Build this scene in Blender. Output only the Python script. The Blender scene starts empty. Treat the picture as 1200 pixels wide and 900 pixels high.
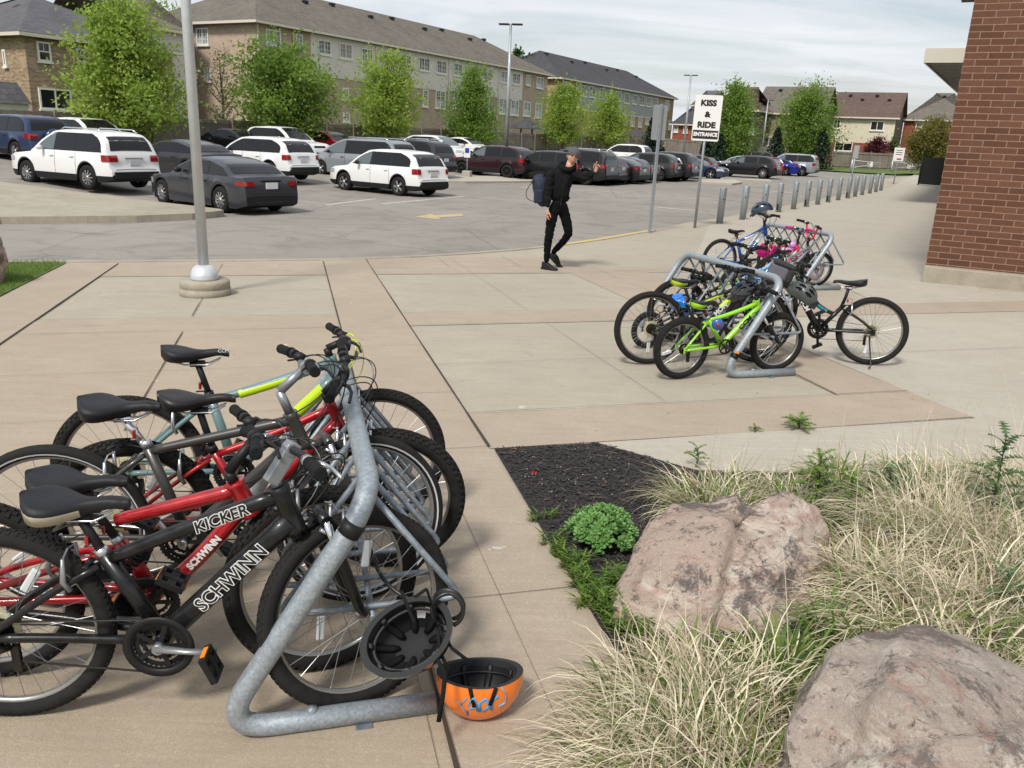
import bpy, bmesh, math, random
from math import sin, cos, pi, sqrt, radians as rad
from mathutils import Vector, Matrix, noise
V = Vector
random.seed(7)
scene = bpy.context.scene
COL = scene.collection

# ------------------------------------------------------------------ camera model (measured from the photograph)
FPX, PITCH, ROLL, EYE = 963.1, .29248, .04226, 1.68
_cp, _sp = cos(PITCH), sin(PITCH)
FWD = V((0, _cp, -_sp)); _R0 = V((1, 0, 0)); _U0 = _R0.cross(FWD)
RGT = cos(ROLL)*_R0 + sin(ROLL)*_U0
UP = -sin(ROLL)*_R0 + cos(ROLL)*_U0
E1 = V((cos(rad(61.4)), sin(rad(61.4)), 0)); E2 = V((E1.y, -E1.x, 0))      # the car park's two directions
EA = V((-.26, .9656, 0)); EB = V((.9656, .26, 0))                            # the plaza's two directions

def sm(t):
    t = min(1, max(0, t)); return t*t*(3-2*t)

def gz(x, y):
    """height of the ground"""
    fd = sm((26-y)/14)
    if y < 14: z = -.01746*max(y, -20)
    elif y < 30: z = -.01746*14-.006*(y-14)
    else: z = -.01746*14-.006*16+.09*sm((y-40)/20)
    z += .01213*max(-12, min(12, x))*fd
    t = -18-(x*E2.x+y*E2.y)
    if t > 0: z += .042*min(t, 20)*sm(t/5)
    return z

def ray(px, py): return FWD + RGT*((px-600)/FPX) - UP*((py-450)/FPX)
def G(px, py, dz=0.):
    """ground point (raised by dz) seen at a pixel of the 1200 x 900 photograph"""
    d = ray(px, py); d = d/d.y; lo, hi = .3, 300.
    for _ in range(50):
        m = (lo+hi)/2
        if EYE+d.z*m > gz(d.x*m, m)+dz: lo = m
        else: hi = m
    return V((d.x*lo, lo, EYE+d.z*lo))
def at(px, py, y):
    d = ray(px, py); d = d/d.y; return V((d.x*y, y, EYE+d.z*y))
def onplane(px, py, p, n):
    d = ray(px, py); o = V((0, 0, EYE)); return o+d*((V(p)-o).dot(n)/d.dot(n))
def AB(a, b, z=None):
    p = E1*a+E2*b; return V((p.x, p.y, gz(p.x, p.y) if z is None else z))
def UVp(u, v, dz=0.):
    p = EA*u+EB*v; return V((p.x, p.y, gz(p.x, p.y)+dz))
LOT = -.08

# ------------------------------------------------------------------ materials
MATS = {}
def newmat(name):
    m = bpy.data.materials.new(name); m.use_nodes = True; nt = m.node_tree
    b = nt.nodes['Principled BSDF']; MATS[name] = m
    return m, nt, b
def N(nt, typ, **kw):
    n = nt.nodes.new(typ)
    for k, v in kw.items():
        if k.startswith('i_'): n.inputs[k[2:].replace('_', ' ')].default_value = v
        else: setattr(n, k, v)
    return n
def L(nt, a, b): nt.links.new(a, b)
def rgb(r, g, b):
    """8-bit picture colour to linear"""
    f = lambda c: (c/255/12.92) if c/255 <= .04045 else ((c/255+.055)/1.055)**2.4
    return (f(r), f(g), f(b), 1)
def coords(nt, scale=1., kind='Object'):
    tc = N(nt, 'ShaderNodeTexCoord'); mp = N(nt, 'ShaderNodeMapping')
    mp.inputs['Scale'].default_value = (scale,)*3 if not hasattr(scale, '__len__') else scale
    L(nt, tc.outputs[kind], mp.inputs['Vector']); return mp.outputs['Vector']
def noise_fac(nt, vec, scale, detail=4, rough=.6, lo=.35, hi=.65, dist=0.):
    n = N(nt, 'ShaderNodeTexNoise'); n.inputs['Scale'].default_value = scale; n.inputs['Detail'].default_value = detail
    n.inputs['Roughness'].default_value = rough; n.inputs['Distortion'].default_value = dist
    L(nt, vec, n.inputs['Vector'])
    r = N(nt, 'ShaderNodeMapRange'); r.inputs['From Min'].default_value = lo; r.inputs['From Max'].default_value = hi
    L(nt, n.outputs['Fac'], r.inputs['Value']); return r.outputs['Result']
def mixc(nt, fac, a, b, mode='MIX'):
    m = N(nt, 'ShaderNodeMix', data_type='RGBA', blend_type=mode)
    if isinstance(fac, (int, float)): m.inputs[0].default_value = fac
    else: L(nt, fac, m.inputs[0])
    for s, i in ((a, 6), (b, 7)):
        if isinstance(s, tuple): m.inputs[i].default_value = s
        else: L(nt, s, m.inputs[i])
    return m.outputs[2]
def mulf(nt, a, k):
    m = N(nt, 'ShaderNodeMath', operation='MULTIPLY'); L(nt, a, m.inputs[0])
    if isinstance(k, (int, float)): m.inputs[1].default_value = k
    else: L(nt, k, m.inputs[1])
    return m.outputs[0]
def bump(nt, b, h, strength=.3, dist=.01):
    n = N(nt, 'ShaderNodeBump'); n.inputs['Strength'].default_value = strength; n.inputs['Distance'].default_value = dist
    L(nt, h, n.inputs['Height']); L(nt, n.outputs['Normal'], b.inputs['Normal'])

def simple(name, col, rough=.5, metal=0., var=.0, vscale=8., coat=0., spec=.5, bmp=0., bscale=60.):
    if name in MATS: return MATS[name]
    m, nt, b = newmat(name)
    if len(col) == 3: col = tuple(col)+(1,)
    b.inputs['Base Color'].default_value = col; b.inputs['Roughness'].default_value = rough
    b.inputs['Metallic'].default_value = metal; b.inputs['Coat Weight'].default_value = coat
    b.inputs['Coat Roughness'].default_value = .05; b.inputs['Specular IOR Level'].default_value = spec
    if var:
        v = coords(nt); f = noise_fac(nt, v, vscale)
        dk = tuple(c*(1-var) for c in col[:3])+(1,); lt = tuple(min(1, c*(1+var)) for c in col[:3])+(1,)
        L(nt, mixc(nt, f, dk, lt), b.inputs['Base Color'])
        r = N(nt, 'ShaderNodeMapRange'); r.inputs['To Min'].default_value = rough*.8; r.inputs['To Max'].default_value = min(1, rough*1.25)
        L(nt, f, r.inputs['Value']); L(nt, r.outputs['Result'], b.inputs['Roughness'])
    if bmp:
        v = coords(nt); bump(nt, b, noise_fac(nt, v, bscale, 3), bmp)
    return m

def concrete(name, c1, c2, stain, fine=180., joint_dirt=.5):
    m, nt, b = newmat(name); v = coords(nt)
    big = noise_fac(nt, v, .55, 6, .65, .3, .7); mid = noise_fac(nt, v, 3.3, 6, .7, .3, .72, .4)
    col = mixc(nt, big, c1, c2)
    col = mixc(nt, mulf(nt, mid, .5), col, stain)
    # trowel / broom streaks along the slab
    mp = N(nt, 'ShaderNodeMapping'); mp.inputs['Rotation'].default_value = (0, 0, rad(-15)); mp.inputs['Scale'].default_value = (1.2, 22, 1)
    L(nt, v, mp.inputs['Vector']); st = noise_fac(nt, mp.outputs[0], 1.6, 5, .6, .35, .7)
    col = mixc(nt, mulf(nt, st, .16), col, tuple(min(1, c*1.5) for c in c2[:3])+(1,))
    dark = noise_fac(nt, v, 1.15, 8, .75, .60, .72, .6)
    col = mixc(nt, mulf(nt, dark, .42), col, tuple(c*.45 for c in c1[:3])+(1,))
    sp = noise_fac(nt, v, fine, 2, .7, .25, .75)
    col = mixc(nt, mulf(nt, sp, .38), col, tuple(c*.42 for c in c1[:3])+(1,))
    sp1 = noise_fac(nt, v, fine*.38, 4, .85, .38, .66); col = mixc(nt, mulf(nt, sp1, .26), col, tuple(c*.5 for c in c1[:3])+(1,))
    sp2 = noise_fac(nt, v, fine*.45, 3, .8, .60, .74)
    col = mixc(nt, mulf(nt, sp2, .35), col, tuple(min(1, c*1.7) for c in c2[:3])+(1,))
    # a few dark spots (gum, grit)
    vo = N(nt, 'ShaderNodeTexVoronoi'); vo.inputs['Scale'].default_value = 5.5; L(nt, v, vo.inputs['Vector'])
    r = N(nt, 'ShaderNodeMapRange'); r.inputs['From Min'].default_value = .07; r.inputs['From Max'].default_value = .04
    L(nt, vo.outputs['Distance'], r.inputs['Value'])
    gate = noise_fac(nt, v, 2.1, 2, .5, .56, .6)
    col = mixc(nt, mulf(nt, mulf(nt, r.outputs['Result'], gate), .6), col, (.05, .045, .04, 1))
    vo2 = N(nt, 'ShaderNodeTexVoronoi'); vo2.inputs['Scale'].default_value = 1.7; L(nt, v, vo2.inputs['Vector']); r2 = N(nt, 'ShaderNodeMapRange'); r2.inputs['From Min'].default_value = .06; r2.inputs['From Max'].default_value = .03
    L(nt, vo2.outputs['Distance'], r2.inputs['Value']); sc_ = noise_fac(nt, v, 40, 3, .6, .45, .6); col = mixc(nt, mulf(nt, mulf(nt, r2.outputs['Result'], sc_), .5), col, tuple(min(1, c*2.0) for c in c2[:3])+(1,))
    L(nt, col, b.inputs['Base Color']); b.inputs['Roughness'].default_value = .85; b.inputs['Specular IOR Level'].default_value = .3
    bump(nt, b, sp, .35, .003)
    return m

def setup_mats():
    concrete('concrete_grey', rgb(170, 161, 145), rgb(182, 173, 156), rgb(152, 141, 124))
    concrete('concrete_tan', rgb(169, 155, 138), rgb(181, 167, 149), rgb(150, 135, 117))
    concrete('concrete_warm', rgb(168, 154, 135), rgb(180, 166, 146), rgb(150, 134, 115))
    concrete('concrete_pale', rgb(178, 171, 157), rgb(190, 183, 169), rgb(160, 151, 136))
    concrete('kerb_concrete', rgb(160, 152, 136), rgb(186, 178, 160), rgb(120, 110, 95), 90.)
    m, nt, b = newmat('asphalt'); v = coords(nt)
    col = mixc(nt, noise_fac(nt, v, .16, 6, .65, .3, .7), rgb(140, 134, 126), rgb(162, 156, 147))
    col = mixc(nt, mulf(nt, noise_fac(nt, v, .9, 7, .75, .48, .62, .8), .45), col, rgb(102, 99, 96))
    mp = N(nt, 'ShaderNodeMapping'); mp.inputs['Rotation'].default_value = (0, 0, rad(28)); mp.inputs['Scale'].default_value = (.25, 3., 1)
    L(nt, v, mp.inputs['Vector']); col = mixc(nt, mulf(nt, noise_fac(nt, mp.outputs[0], .7, 5, .6, .5, .7), .28), col, rgb(168, 163, 156))
    nz = N(nt, 'ShaderNodeTexNoise'); nz.inputs['Scale'].default_value = 1.1; nz.inputs['Detail'].default_value = 6; L(nt, v, nz.inputs['Vector']); wv = mixc(nt, .12, v, nz.outputs['Color'], 'ADD')
    vc = N(nt, 'ShaderNodeTexVoronoi'); vc.feature = 'DISTANCE_TO_EDGE'; vc.inputs['Scale'].default_value = .21; L(nt, wv, vc.inputs['Vector'])
    cr = N(nt, 'ShaderNodeMapRange'); cr.inputs['From Min'].default_value = .006; cr.inputs['From Max'].default_value = .0015; L(nt, vc.outputs['Distance'], cr.inputs['Value'])
    col = mixc(nt, mulf(nt, cr.outputs['Result'], .32), col, rgb(82, 79, 75))
    oil = noise_fac(nt, v, .55, 3, .5, .66, .74, .3); col = mixc(nt, mulf(nt, oil, .4), col, rgb(84, 82, 79))
    gr = noise_fac(nt, v, 110, 2, .8, .2, .8); col = mixc(nt, mulf(nt, gr, .5), col, rgb(98, 95, 91))
    L(nt, col, b.inputs['Base Color']); b.inputs['Roughness'].default_value = .9; b.inputs['Specular IOR Level'].default_value = .25
    bump(nt, b, gr, .5, .006)
    m, nt, b = newmat('galvanised'); v = coords(nt)
    vo = N(nt, 'ShaderNodeTexVoronoi'); vo.inputs['Scale'].default_value = 130; vo.inputs['Randomness'].default_value = 1
    L(nt, v, vo.inputs['Vector'])
    f1 = N(nt, 'ShaderNodeSeparateColor'); L(nt, vo.outputs['Color'], f1.inputs[0])
    mix = mixc(nt, f1.outputs[0], rgb(142, 150, 156), rgb(172, 180, 185))
    mix = mixc(nt, mulf(nt, noise_fac(nt, v, 14, 5, .7, .35, .7), .55), mix, rgb(138, 147, 154))
    mix = mixc(nt, mulf(nt, noise_fac(nt, v, 30, 6, .8, .58, .7), .6), mix, rgb(205, 210, 212))
    L(nt, mix, b.inputs['Base Color']); b.inputs['Metallic'].default_value = .45; b.inputs['Roughness'].default_value = .48
    bump(nt, b, noise_fac(nt, v, 120, 3), .12, .002)
    m, nt, b = newmat('galvanised_rod'); v = coords(nt)
    L(nt, mixc(nt, noise_fac(nt, v, 25, 5, .7), rgb(104, 113, 122), rgb(146, 154, 160)), b.inputs['Base Color'])
    b.inputs['Metallic'].default_value = .4; b.inputs['Roughness'].default_value = .5
    # brick of the school wall: local x along the wall, z up
    def brickmat(name, ca, cb, mortar, bw, rh, ms, axis='XZ', sc=1., bstr=.5, off=.5):
        m, nt, b = newmat(name); tc = N(nt, 'ShaderNodeTexCoord'); sx = N(nt, 'ShaderNodeSeparateXYZ'); cx = N(nt, 'ShaderNodeCombineXYZ')
        L(nt, tc.outputs['Object'], sx.inputs[0]); ad = N(nt, 'ShaderNodeMath', operation='ADD')
        L(nt, sx.outputs[0], ad.inputs[0]); L(nt, sx.outputs[1], ad.inputs[1])
        L(nt, ad.outputs[0], cx.inputs[0]); L(nt, sx.outputs[2], cx.inputs[1])
        br = N(nt, 'ShaderNodeTexBrick'); br.offset = off; br.inputs['Scale'].default_value = 1; br.inputs['Brick Width'].default_value = bw
        br.inputs['Row Height'].default_value = rh; br.inputs['Mortar Size'].default_value = ms; br.inputs['Mortar Smooth'].default_value = .15
        br.inputs['Color1'].default_value = ca; br.inputs['Color2'].default_value = cb; br.inputs['Mortar'].default_value = mortar; br.inputs['Bias'].default_value = 0
        L(nt, cx.outputs[0], br.inputs['Vector'])
        n = noise_fac(nt, tc.outputs['Object'], 22*sc, 5, .7)
        col = mixc(nt, mulf(nt, n, .3), br.outputs['Color'], tuple(c*.55 for c in ca[:3])+(1,))
        n2 = noise_fac(nt, tc.outputs['Object'], .8*sc, 5, .7); col = mixc(nt, mulf(nt, n2, .18), col, tuple(min(1, c*1.6) for c in cb[:3])+(1,))
        L(nt, col, b.inputs['Base Color']); b.inputs['Roughness'].default_value = .85; b.inputs['Specular IOR Level'].default_value = .25
        inv = N(nt, 'ShaderNodeMath', operation='SUBTRACT'); inv.inputs[0].default_value = 1; L(nt, br.outputs['Fac'], inv.inputs[1])
        bump(nt, b, inv.outputs[0], bstr, .008)
        return m
    brickmat('school_brick', rgb(84, 55, 42), rgb(106, 73, 57), rgb(148, 123, 107), .29, .0885, .0065)
    brickmat('town_brick', rgb(166, 146, 129), rgb(186, 165, 148), rgb(178, 162, 147), .24, .08, .005)
    brickmat('tan_brick', rgb(148, 122, 92), rgb(182, 156, 122), rgb(170, 150, 126), .24, .08, .006)
    brickmat('mixed_brick', rgb(116, 97, 80), rgb(176, 153, 128), rgb(160, 142, 120), .28, .09, .006)
    brickmat('red_brick', rgb(128, 68, 54), rgb(146, 82, 66), rgb(150, 112, 96), .24, .08, .005)
    def siding(name, col):
        m, nt, b = newmat(name); tc = N(nt, 'ShaderNodeTexCoord'); sx = N(nt, 'ShaderNodeSeparateXYZ'); L(nt, tc.outputs['Object'], sx.inputs[0])
        mm = N(nt, 'ShaderNodeMath', operation='MULTIPLY'); mm.inputs[1].default_value = 1/.19; L(nt, sx.outputs[2], mm.inputs[0])
        fr = N(nt, 'ShaderNodeMath', operation='FRACT'); L(nt, mm.outputs[0], fr.inputs[0])
        n = noise_fac(nt, tc.outputs['Object'], 1.1, 4)
        L(nt, mixc(nt, mulf(nt, n, .5), col, tuple(c*.86 for c in col[:3])+(1,)), b.inputs['Base Color']); b.inputs['Roughness'].default_value = .65
        bump(nt, b, fr.outputs[0], .7, .012)
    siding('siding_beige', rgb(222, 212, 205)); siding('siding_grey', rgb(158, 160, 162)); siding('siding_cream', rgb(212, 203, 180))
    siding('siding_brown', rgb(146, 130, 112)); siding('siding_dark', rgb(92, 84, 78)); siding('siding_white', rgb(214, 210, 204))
    def shingle(name, a, c):
        m, nt, b = newmat(name); v = coords(nt); w = N(nt, 'ShaderNodeTexBrick'); w.inputs['Scale'].default_value = 1
        w.inputs['Brick Width'].default_value = .35; w.inputs['Row Height'].default_value = .16; w.inputs['Mortar Size'].default_value = .008
        w.inputs['Color1'].default_value = a; w.inputs['Color2'].default_value = c; w.inputs['Mortar'].default_value = tuple(x*.55 for x in a[:3])+(1,)
        L(nt, v, w.inputs['Vector'])
        n = noise_fac(nt, v, .35, 6, .7); n2 = noise_fac(nt, v, 4, 4, .7)
        col = mixc(nt, mulf(nt, n, .35), w.outputs['Color'], tuple(min(1, x*1.35) for x in c[:3])+(1,))
        col = mixc(nt, mulf(nt, n2, .35), col, tuple(x*.7 for x in a[:3])+(1,))
        L(nt, col, b.inputs['Base Color']); b.inputs['Roughness'].default_value = .95; b.inputs['Specular IOR Level'].default_value = .15
    shingle('shingle_brown', rgb(94, 89, 83), rgb(116, 110, 102)); shingle('shingle_grey', rgb(84, 84, 88), rgb(100, 99, 102))
    shingle('shingle_charcoal', rgb(66, 66, 70), rgb(80, 79, 82)); shingle('shingle_red', rgb(88, 74, 69), rgb(104, 88, 82))
    # weathered board fence
    m, nt, b = newmat('fence_wood'); v = coords(nt); mp = N(nt, 'ShaderNodeMapping'); mp.inputs['Scale'].default_value = (7, 7, .35); L(nt, v, mp.inputs['Vector'])
    c = mixc(nt, noise_fac(nt, mp.outputs[0], 1.0, 5, .7, .3, .7), rgb(112, 104, 96), rgb(150, 140, 128))
    c = mixc(nt, mulf(nt, noise_fac(nt, v, .8, 4), .4), c, rgb(84, 76, 70)); L(nt, c, b.inputs['Base Color']); b.inputs['Roughness'].default_value = .9
    # mulch, lawn, soil
    m, nt, b = newmat('mulch'); v = coords(nt); vo = N(nt, 'ShaderNodeTexVoronoi'); vo.inputs['Scale'].default_value = 55; L(nt, v, vo.inputs['Vector'])
    c = mixc(nt, vo.outputs['Distance'], rgb(58, 53, 52), rgb(28, 25, 25)); L(nt, c, b.inputs['Base Color']); b.inputs['Roughness'].default_value = .95
    bump(nt, b, vo.outputs['Distance'], 1., .02)
    simple('mulch_chip', rgb(50, 46, 46), .85, var=.45, vscale=30); simple('mulch_chip_brown', rgb(88, 74, 62), .85, var=.3, vscale=20)
    simple('soil', rgb(96, 84, 66), .95, var=.4, vscale=20)
    m, nt, b = newmat('lawn'); v = coords(nt)
    c = mixc(nt, noise_fac(nt, v, 60, 4, .8), rgb(62, 86, 34), rgb(104, 130, 56)); c = mixc(nt, mulf(nt, noise_fac(nt, v, 1.5, 4), .4), c, rgb(128, 138, 70))
    L(nt, c, b.inputs['Base Color']); b.inputs['Roughness'].default_value = .95; bump(nt, b, noise_fac(nt, v, 60, 4), .8, .02)
    # foliage (thin leaves let light through)
    def leaf(name, c1, c2, tr=.45, sc=.9):
        m = bpy.data.materials.new(name); m.use_nodes = True; nt = m.node_tree; MATS[name] = m
        for n in list(nt.nodes): nt.nodes.remove(n)
        out = N(nt, 'ShaderNodeOutputMaterial'); at_ = N(nt, 'ShaderNodeAttribute', attribute_name='tone')
        col = mixc(nt, at_.outputs['Fac'], c1, c2)
        d = N(nt, 'ShaderNodeBsdfPrincipled'); d.inputs['Roughness'].default_value = .55; d.inputs['Specular IOR Level'].default_value = .35
        t = N(nt, 'ShaderNodeBsdfTranslucent'); mx = N(nt, 'ShaderNodeMixShader'); mx.inputs[0].default_value = tr
        L(nt, col, d.inputs['Base Color']); L(nt, mixc(nt, .5, col, tuple(min(1, c*1.5) for c in c2[:3])+(1,)), t.inputs['Color'])
        L(nt, d.outputs[0], mx.inputs[1]); L(nt, t.outputs[0], mx.inputs[2]); L(nt, mx.outputs[0], out.inputs[0]); return m
    leaf('leaf_bright', rgb(82, 110, 40), rgb(164, 184, 82), .5); leaf('leaf_mid', rgb(68, 98, 38), rgb(138, 164, 72), .5); leaf('leaf_dark', rgb(40, 68, 32), rgb(76, 108, 48))
    leaf('leaf_conifer', rgb(26, 42, 30), rgb(52, 70, 48), .15); leaf('leaf_burgundy', rgb(58, 26, 34), rgb(98, 42, 54), .3); leaf('leaf_russet', rgb(72, 92, 40), rgb(134, 118, 58))
    leaf('leaf_sedum', rgb(72, 116, 56), rgb(136, 176, 104), .3); leaf('leaf_weed', rgb(60, 92, 34), rgb(118, 142, 58), .35); leaf('leaf_thistle', rgb(48, 76, 46), rgb(92, 118, 76), .25)
    leaf('blade_dry', rgb(122, 98, 66), rgb(248, 238, 208), .3); leaf('blade_green', rgb(62, 92, 36), rgb(124, 146, 68), .35); leaf('leaf_sparse', rgb(92, 90, 66), rgb(120, 118, 84), .3)
    simple('bark', rgb(86, 74, 64), .95, var=.35, vscale=12, bmp=.6)
    # window glass, car glass
    m, nt, b = newmat('window_glass'); v = coords(nt)
    c = mixc(nt, noise_fac(nt, v, .9, 3, .6, .4, .6), rgb(50, 56, 62), rgb(176, 184, 188)); L(nt, c, b.inputs['Base Color']); b.inputs['Roughness'].default_value = .08; b.inputs['Specular IOR Level'].default_value = .7
    simple('window_dark', rgb(34, 36, 38), .06, spec=.7)
    m, nt, b = newmat('car_glass'); b.inputs['Base Color'].default_value = (.008, .009, .010, 1); b.inputs['Roughness'].default_value = .05; b.inputs['Specular IOR Level'].default_value = .38
    m, nt, b = newmat('car_glass_light'); b.inputs['Base Color'].default_value = rgb(84, 94, 96); b.inputs['Roughness'].default_value = .05; b.inputs['Specular IOR Level'].default_value = .8
    simple('trim_white', rgb(226, 222, 214), .5); simple('gutter', rgb(206, 196, 180), .5); simple('black_plastic', (.012, .012, .013), .5, spec=.3)
    simple('rubber', (.018, .017, .016), .85, var=.3, vscale=30, spec=.2); simple('chrome', (.75, .75, .76), .18, 1.); simple('alloy', (.55, .56, .57), .3, .9)
    simple('tail_red', (.27, .008, .009), .12, coat=1.); simple('lamp_clear', (.62, .63, .64), .1, .3, coat=1.); simple('plate', rgb(206, 208, 210), .4)
    simple('amber', (.8, .25, .02), .25); simple('underbody', (.012, .012, .012), .9)

# ------------------------------------------------------------------ mesh builder
class MB:
    def __init__(s): s.v = []; s.f = []; s.m = []; s.s = []; s.t = []; s.mi = 0; s.sm = False; s.tone = .5
    def add(s, vs, fs, mi=None, smooth=None, M=None):
        o = len(s.v)
        s.v.extend([tuple(M @ V(p)) for p in vs] if M is not None else [tuple(p) for p in vs])
        for f in fs:
            s.f.append(tuple(o+i for i in f)); s.m.append(s.mi if mi is None else mi); s.s.append(s.sm if smooth is None else smooth)
        s.t.extend([s.tone]*len(vs)); return s
    def box(s, c, size, M=None, mi=None, rz=0.):
        x, y, z = (k/2 for k in size); c = V(c)
        R = Matrix.Rotation(rz, 4, 'Z')
        vs = [c+R @ V((a*x, b*y, d*z)) for a in (-1, 1) for b in (-1, 1) for d in (-1, 1)]
        return s.add(vs, [(0, 1, 3, 2), (4, 6, 7, 5), (0, 4, 5, 1), (2, 3, 7, 6), (0, 2, 6, 4), (1, 5, 7, 3)], mi, False, M)
    def tube(s, pts, r, n=8, M=None, mi=None, cap=True, closed=False, flat=1.):
        pts = [V(p) for p in pts]; k = len(pts); rs = r if hasattr(r, '__len__') else [r]*k
        tang = []
        for i in range(k):
            a = pts[(i-1) % k] if (closed or i > 0) else pts[i]; b = pts[(i+1) % k] if (closed or i < k-1) else pts[i]
            t = (b-a); tang.append(t.normalized() if t.length > 1e-9 else V((0, 0, 1)))
        up = V((0, 0, 1)) if abs(tang[0].z) < .9 else V((0, 1, 0))
        nrm = (up-tang[0]*up.dot(tang[0])).normalized(); vs = []
        for i in range(k):
            nrm = nrm-tang[i]*nrm.dot(tang[i])
            nrm = nrm.normalized() if nrm.length > 1e-6 else tang[i].orthogonal().normalized()
            bn = tang[i].cross(nrm)
            for j in range(n):
                a = 2*pi*j/n; vs.append(pts[i]+(nrm*cos(a)*flat+bn*sin(a))*rs[i])
        fs = []
        for i in range(k if closed else k-1):
            i2 = (i+1) % k
            for j in range(n):
                fs.append((i*n+j, i*n+(j+1) % n, i2*n+(j+1) % n, i2*n+j))
        s.add(vs, fs, mi, n > 5, M)
        if cap and not closed and k > 1:
            o = len(s.v)-len(vs)
            for f in (tuple(o+j for j in reversed(range(n))), tuple(o+(k-1)*n+j for j in range(n))):
                s.f.append(f); s.m.append(s.mi if mi is None else mi); s.s.append(False)
        return s
    def lathe(s, prof, n=24, M=None, mi=None, closed=False, smooth=True):
        """profile of (r, z) turned round local z"""
        k = len(prof); vs = [(r*cos(2*pi*j/n), r*sin(2*pi*j/n), z) for r, z in prof for j in range(n)]; fs = []
        for i in range(k if closed else k-1):
            i2 = (i+1) % k
            for j in range(n): fs.append((i*n+j, i*n+(j+1) % n, i2*n+(j+1) % n, i2*n+j))
        return s.add(vs, fs, mi, smooth, M)
    def ball(s, c, r, M=None, mi=None, n=12, k=8):
        c = V(c); r = r if hasattr(r, '__len__') else (r,)*3; vs = []; fs = []
        for i in range(k+1):
            th = pi*i/k
            for j in range(n):
                ph = 2*pi*j/n; vs.append((c.x+r[0]*sin(th)*cos(ph), c.y+r[1]*sin(th)*sin(ph), c.z+r[2]*cos(th)))
        for i in range(k):
            for j in range(n): fs.append((i*n+j, (i+1)*n+j, (i+1)*n+(j+1) % n, i*n+(j+1) % n))
        return s.add(vs, fs, mi, True, M)
    def prism(s, poly, z0, z1, M=None, mi=None):
        n = len(poly); vs = [(x, y, z0) for x, y in poly]+[(x, y, z1) for x, y in poly]
        return s.add(vs, [tuple(reversed(range(n))), tuple(range(n, 2*n))]+[(i, (i+1) % n, n+(i+1) % n, n+i) for i in range(n)], mi, False, M)
    def grid(s, fn, nu, nv, mi=None, smooth=True, M=None):
        vs = [fn(i/nu, j/nv) for i in range(nu+1) for j in range(nv+1)]
        fs = [(i*(nv+1)+j, (i+1)*(nv+1)+j, (i+1)*(nv+1)+j+1, i*(nv+1)+j+1) for i in range(nu) for j in range(nv)]
        return s.add(vs, fs, mi, smooth, M)
    def mesh(s, name, mats, merge=False):
        me = bpy.data.meshes.new(name); me.from_pydata(s.v, [], s.f)
        for m in (mats if isinstance(mats, (list, tuple)) else [mats]): me.materials.append(MATS[m] if isinstance(m, str) else m)
        me.polygons.foreach_set('material_index', s.m); me.polygons.foreach_set('use_smooth', s.s)
        if any(abs(t-.5) > 1e-6 for t in s.t[:50]+s.t[-50:]):
            a = me.attributes.new('tone', 'FLOAT', 'POINT'); a.data.foreach_set('value', s.t)
        if merge:
            bm = bmesh.new(); bm.from_mesh(me); bmesh.ops.remove_doubles(bm, verts=bm.verts, dist=1e-5); bmesh.ops.recalc_face_normals(bm, faces=bm.faces); bm.to_mesh(me); bm.free()
        me.update(); return me
    def build(s, name, mats, parent=None, loc=None, rz=0., merge=False, bevel=0., rot=None):
        o = bpy.data.objects.new(name, s.mesh(name, mats, merge)); COL.objects.link(o)
        if parent is not None: o.parent = parent
        if loc is not None: o.location = loc
        if rot is not None: o.rotation_euler = rot
        elif rz: o.rotation_euler = (0, 0, rz)
        if bevel:
            b = o.modifiers.new('bevel', 'BEVEL'); b.width = bevel; b.segments = 2; b.limit_method = 'ANGLE'; b.angle_limit = rad(40)
        return o

def tag(o, label=None, cat=None, group=None, kind=None):
    if label: o['label'] = label
    if cat: o['category'] = cat
    if group: o['group'] = group
    if kind: o['kind'] = kind
    return o
def empty(name, loc, rz=0., label=None, cat=None, group=None, rot=None):
    o = bpy.data.objects.new(name, None); COL.objects.link(o); o.location = loc
    o.rotation_euler = rot if rot is not None else (0, 0, rz); o.empty_display_size = .2
    return tag(o, label, cat, group)
def link_mesh(name, me, parent, M=None):
    o = bpy.data.objects.new(name, me); COL.objects.link(o); o.parent = parent
    if M is not None: o.matrix_local = M
    return o
def copy_tree(o, parent=None):
    c = o.copy(); COL.objects.link(c); c.parent = parent
    for ch in list(o.children): copy_tree(ch, c)
    return c
def rounded(pts, r, n=6):
    """polyline with its inner corners rounded"""
    pts = [V(p) for p in pts]; out = [pts[0]]
    for i in range(1, len(pts)-1):
        a, p, b = pts[i-1], pts[i], pts[i+1]; da = (a-p); db = (b-p); rr = min(r, da.length*.49, db.length*.49)
        p0 = p+da.normalized()*rr; p1 = p+db.normalized()*rr
        for k in range(n+1):
            t = k/n; out.append(p0*(1-t)**2+p*2*t*(1-t)+p1*t*t)
    out.append(pts[-1]); return out
_fontcache = {}
def text_mesh(txt, size, depth=.002, bold=0., sx=1., italic=0.):
    cu = bpy.data.curves.new('lettering', 'FONT'); cu.body = txt; cu.size = size; cu.extrude = depth; cu.offset = bold; cu.align_x = 'CENTER'; cu.align_y = 'CENTER'
    cu.shear = italic; cu.resolution_u = 3
    ob = bpy.data.objects.new('lettering', cu); COL.objects.link(ob)
    bpy.context.view_layer.update()
    me = bpy.data.meshes.new_from_object(ob.evaluated_get(bpy.context.evaluated_depsgraph_get()))
    bpy.data.objects.remove(ob); bpy.data.curves.remove(cu)
    if sx != 1.: me.transform(Matrix.Diagonal((sx, 1, 1, 1)))
    return me
def text(txt, size, mat, M, parent, name='lettering', depth=.002, bold=0., sx=1., italic=0.):
    me = text_mesh(txt, size, depth, bold, sx, italic); me.materials.clear(); me.materials.append(MATS[mat])
    o = bpy.data.objects.new(name, me); COL.objects.link(o); o.parent = parent; o.matrix_local = M; return o
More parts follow.
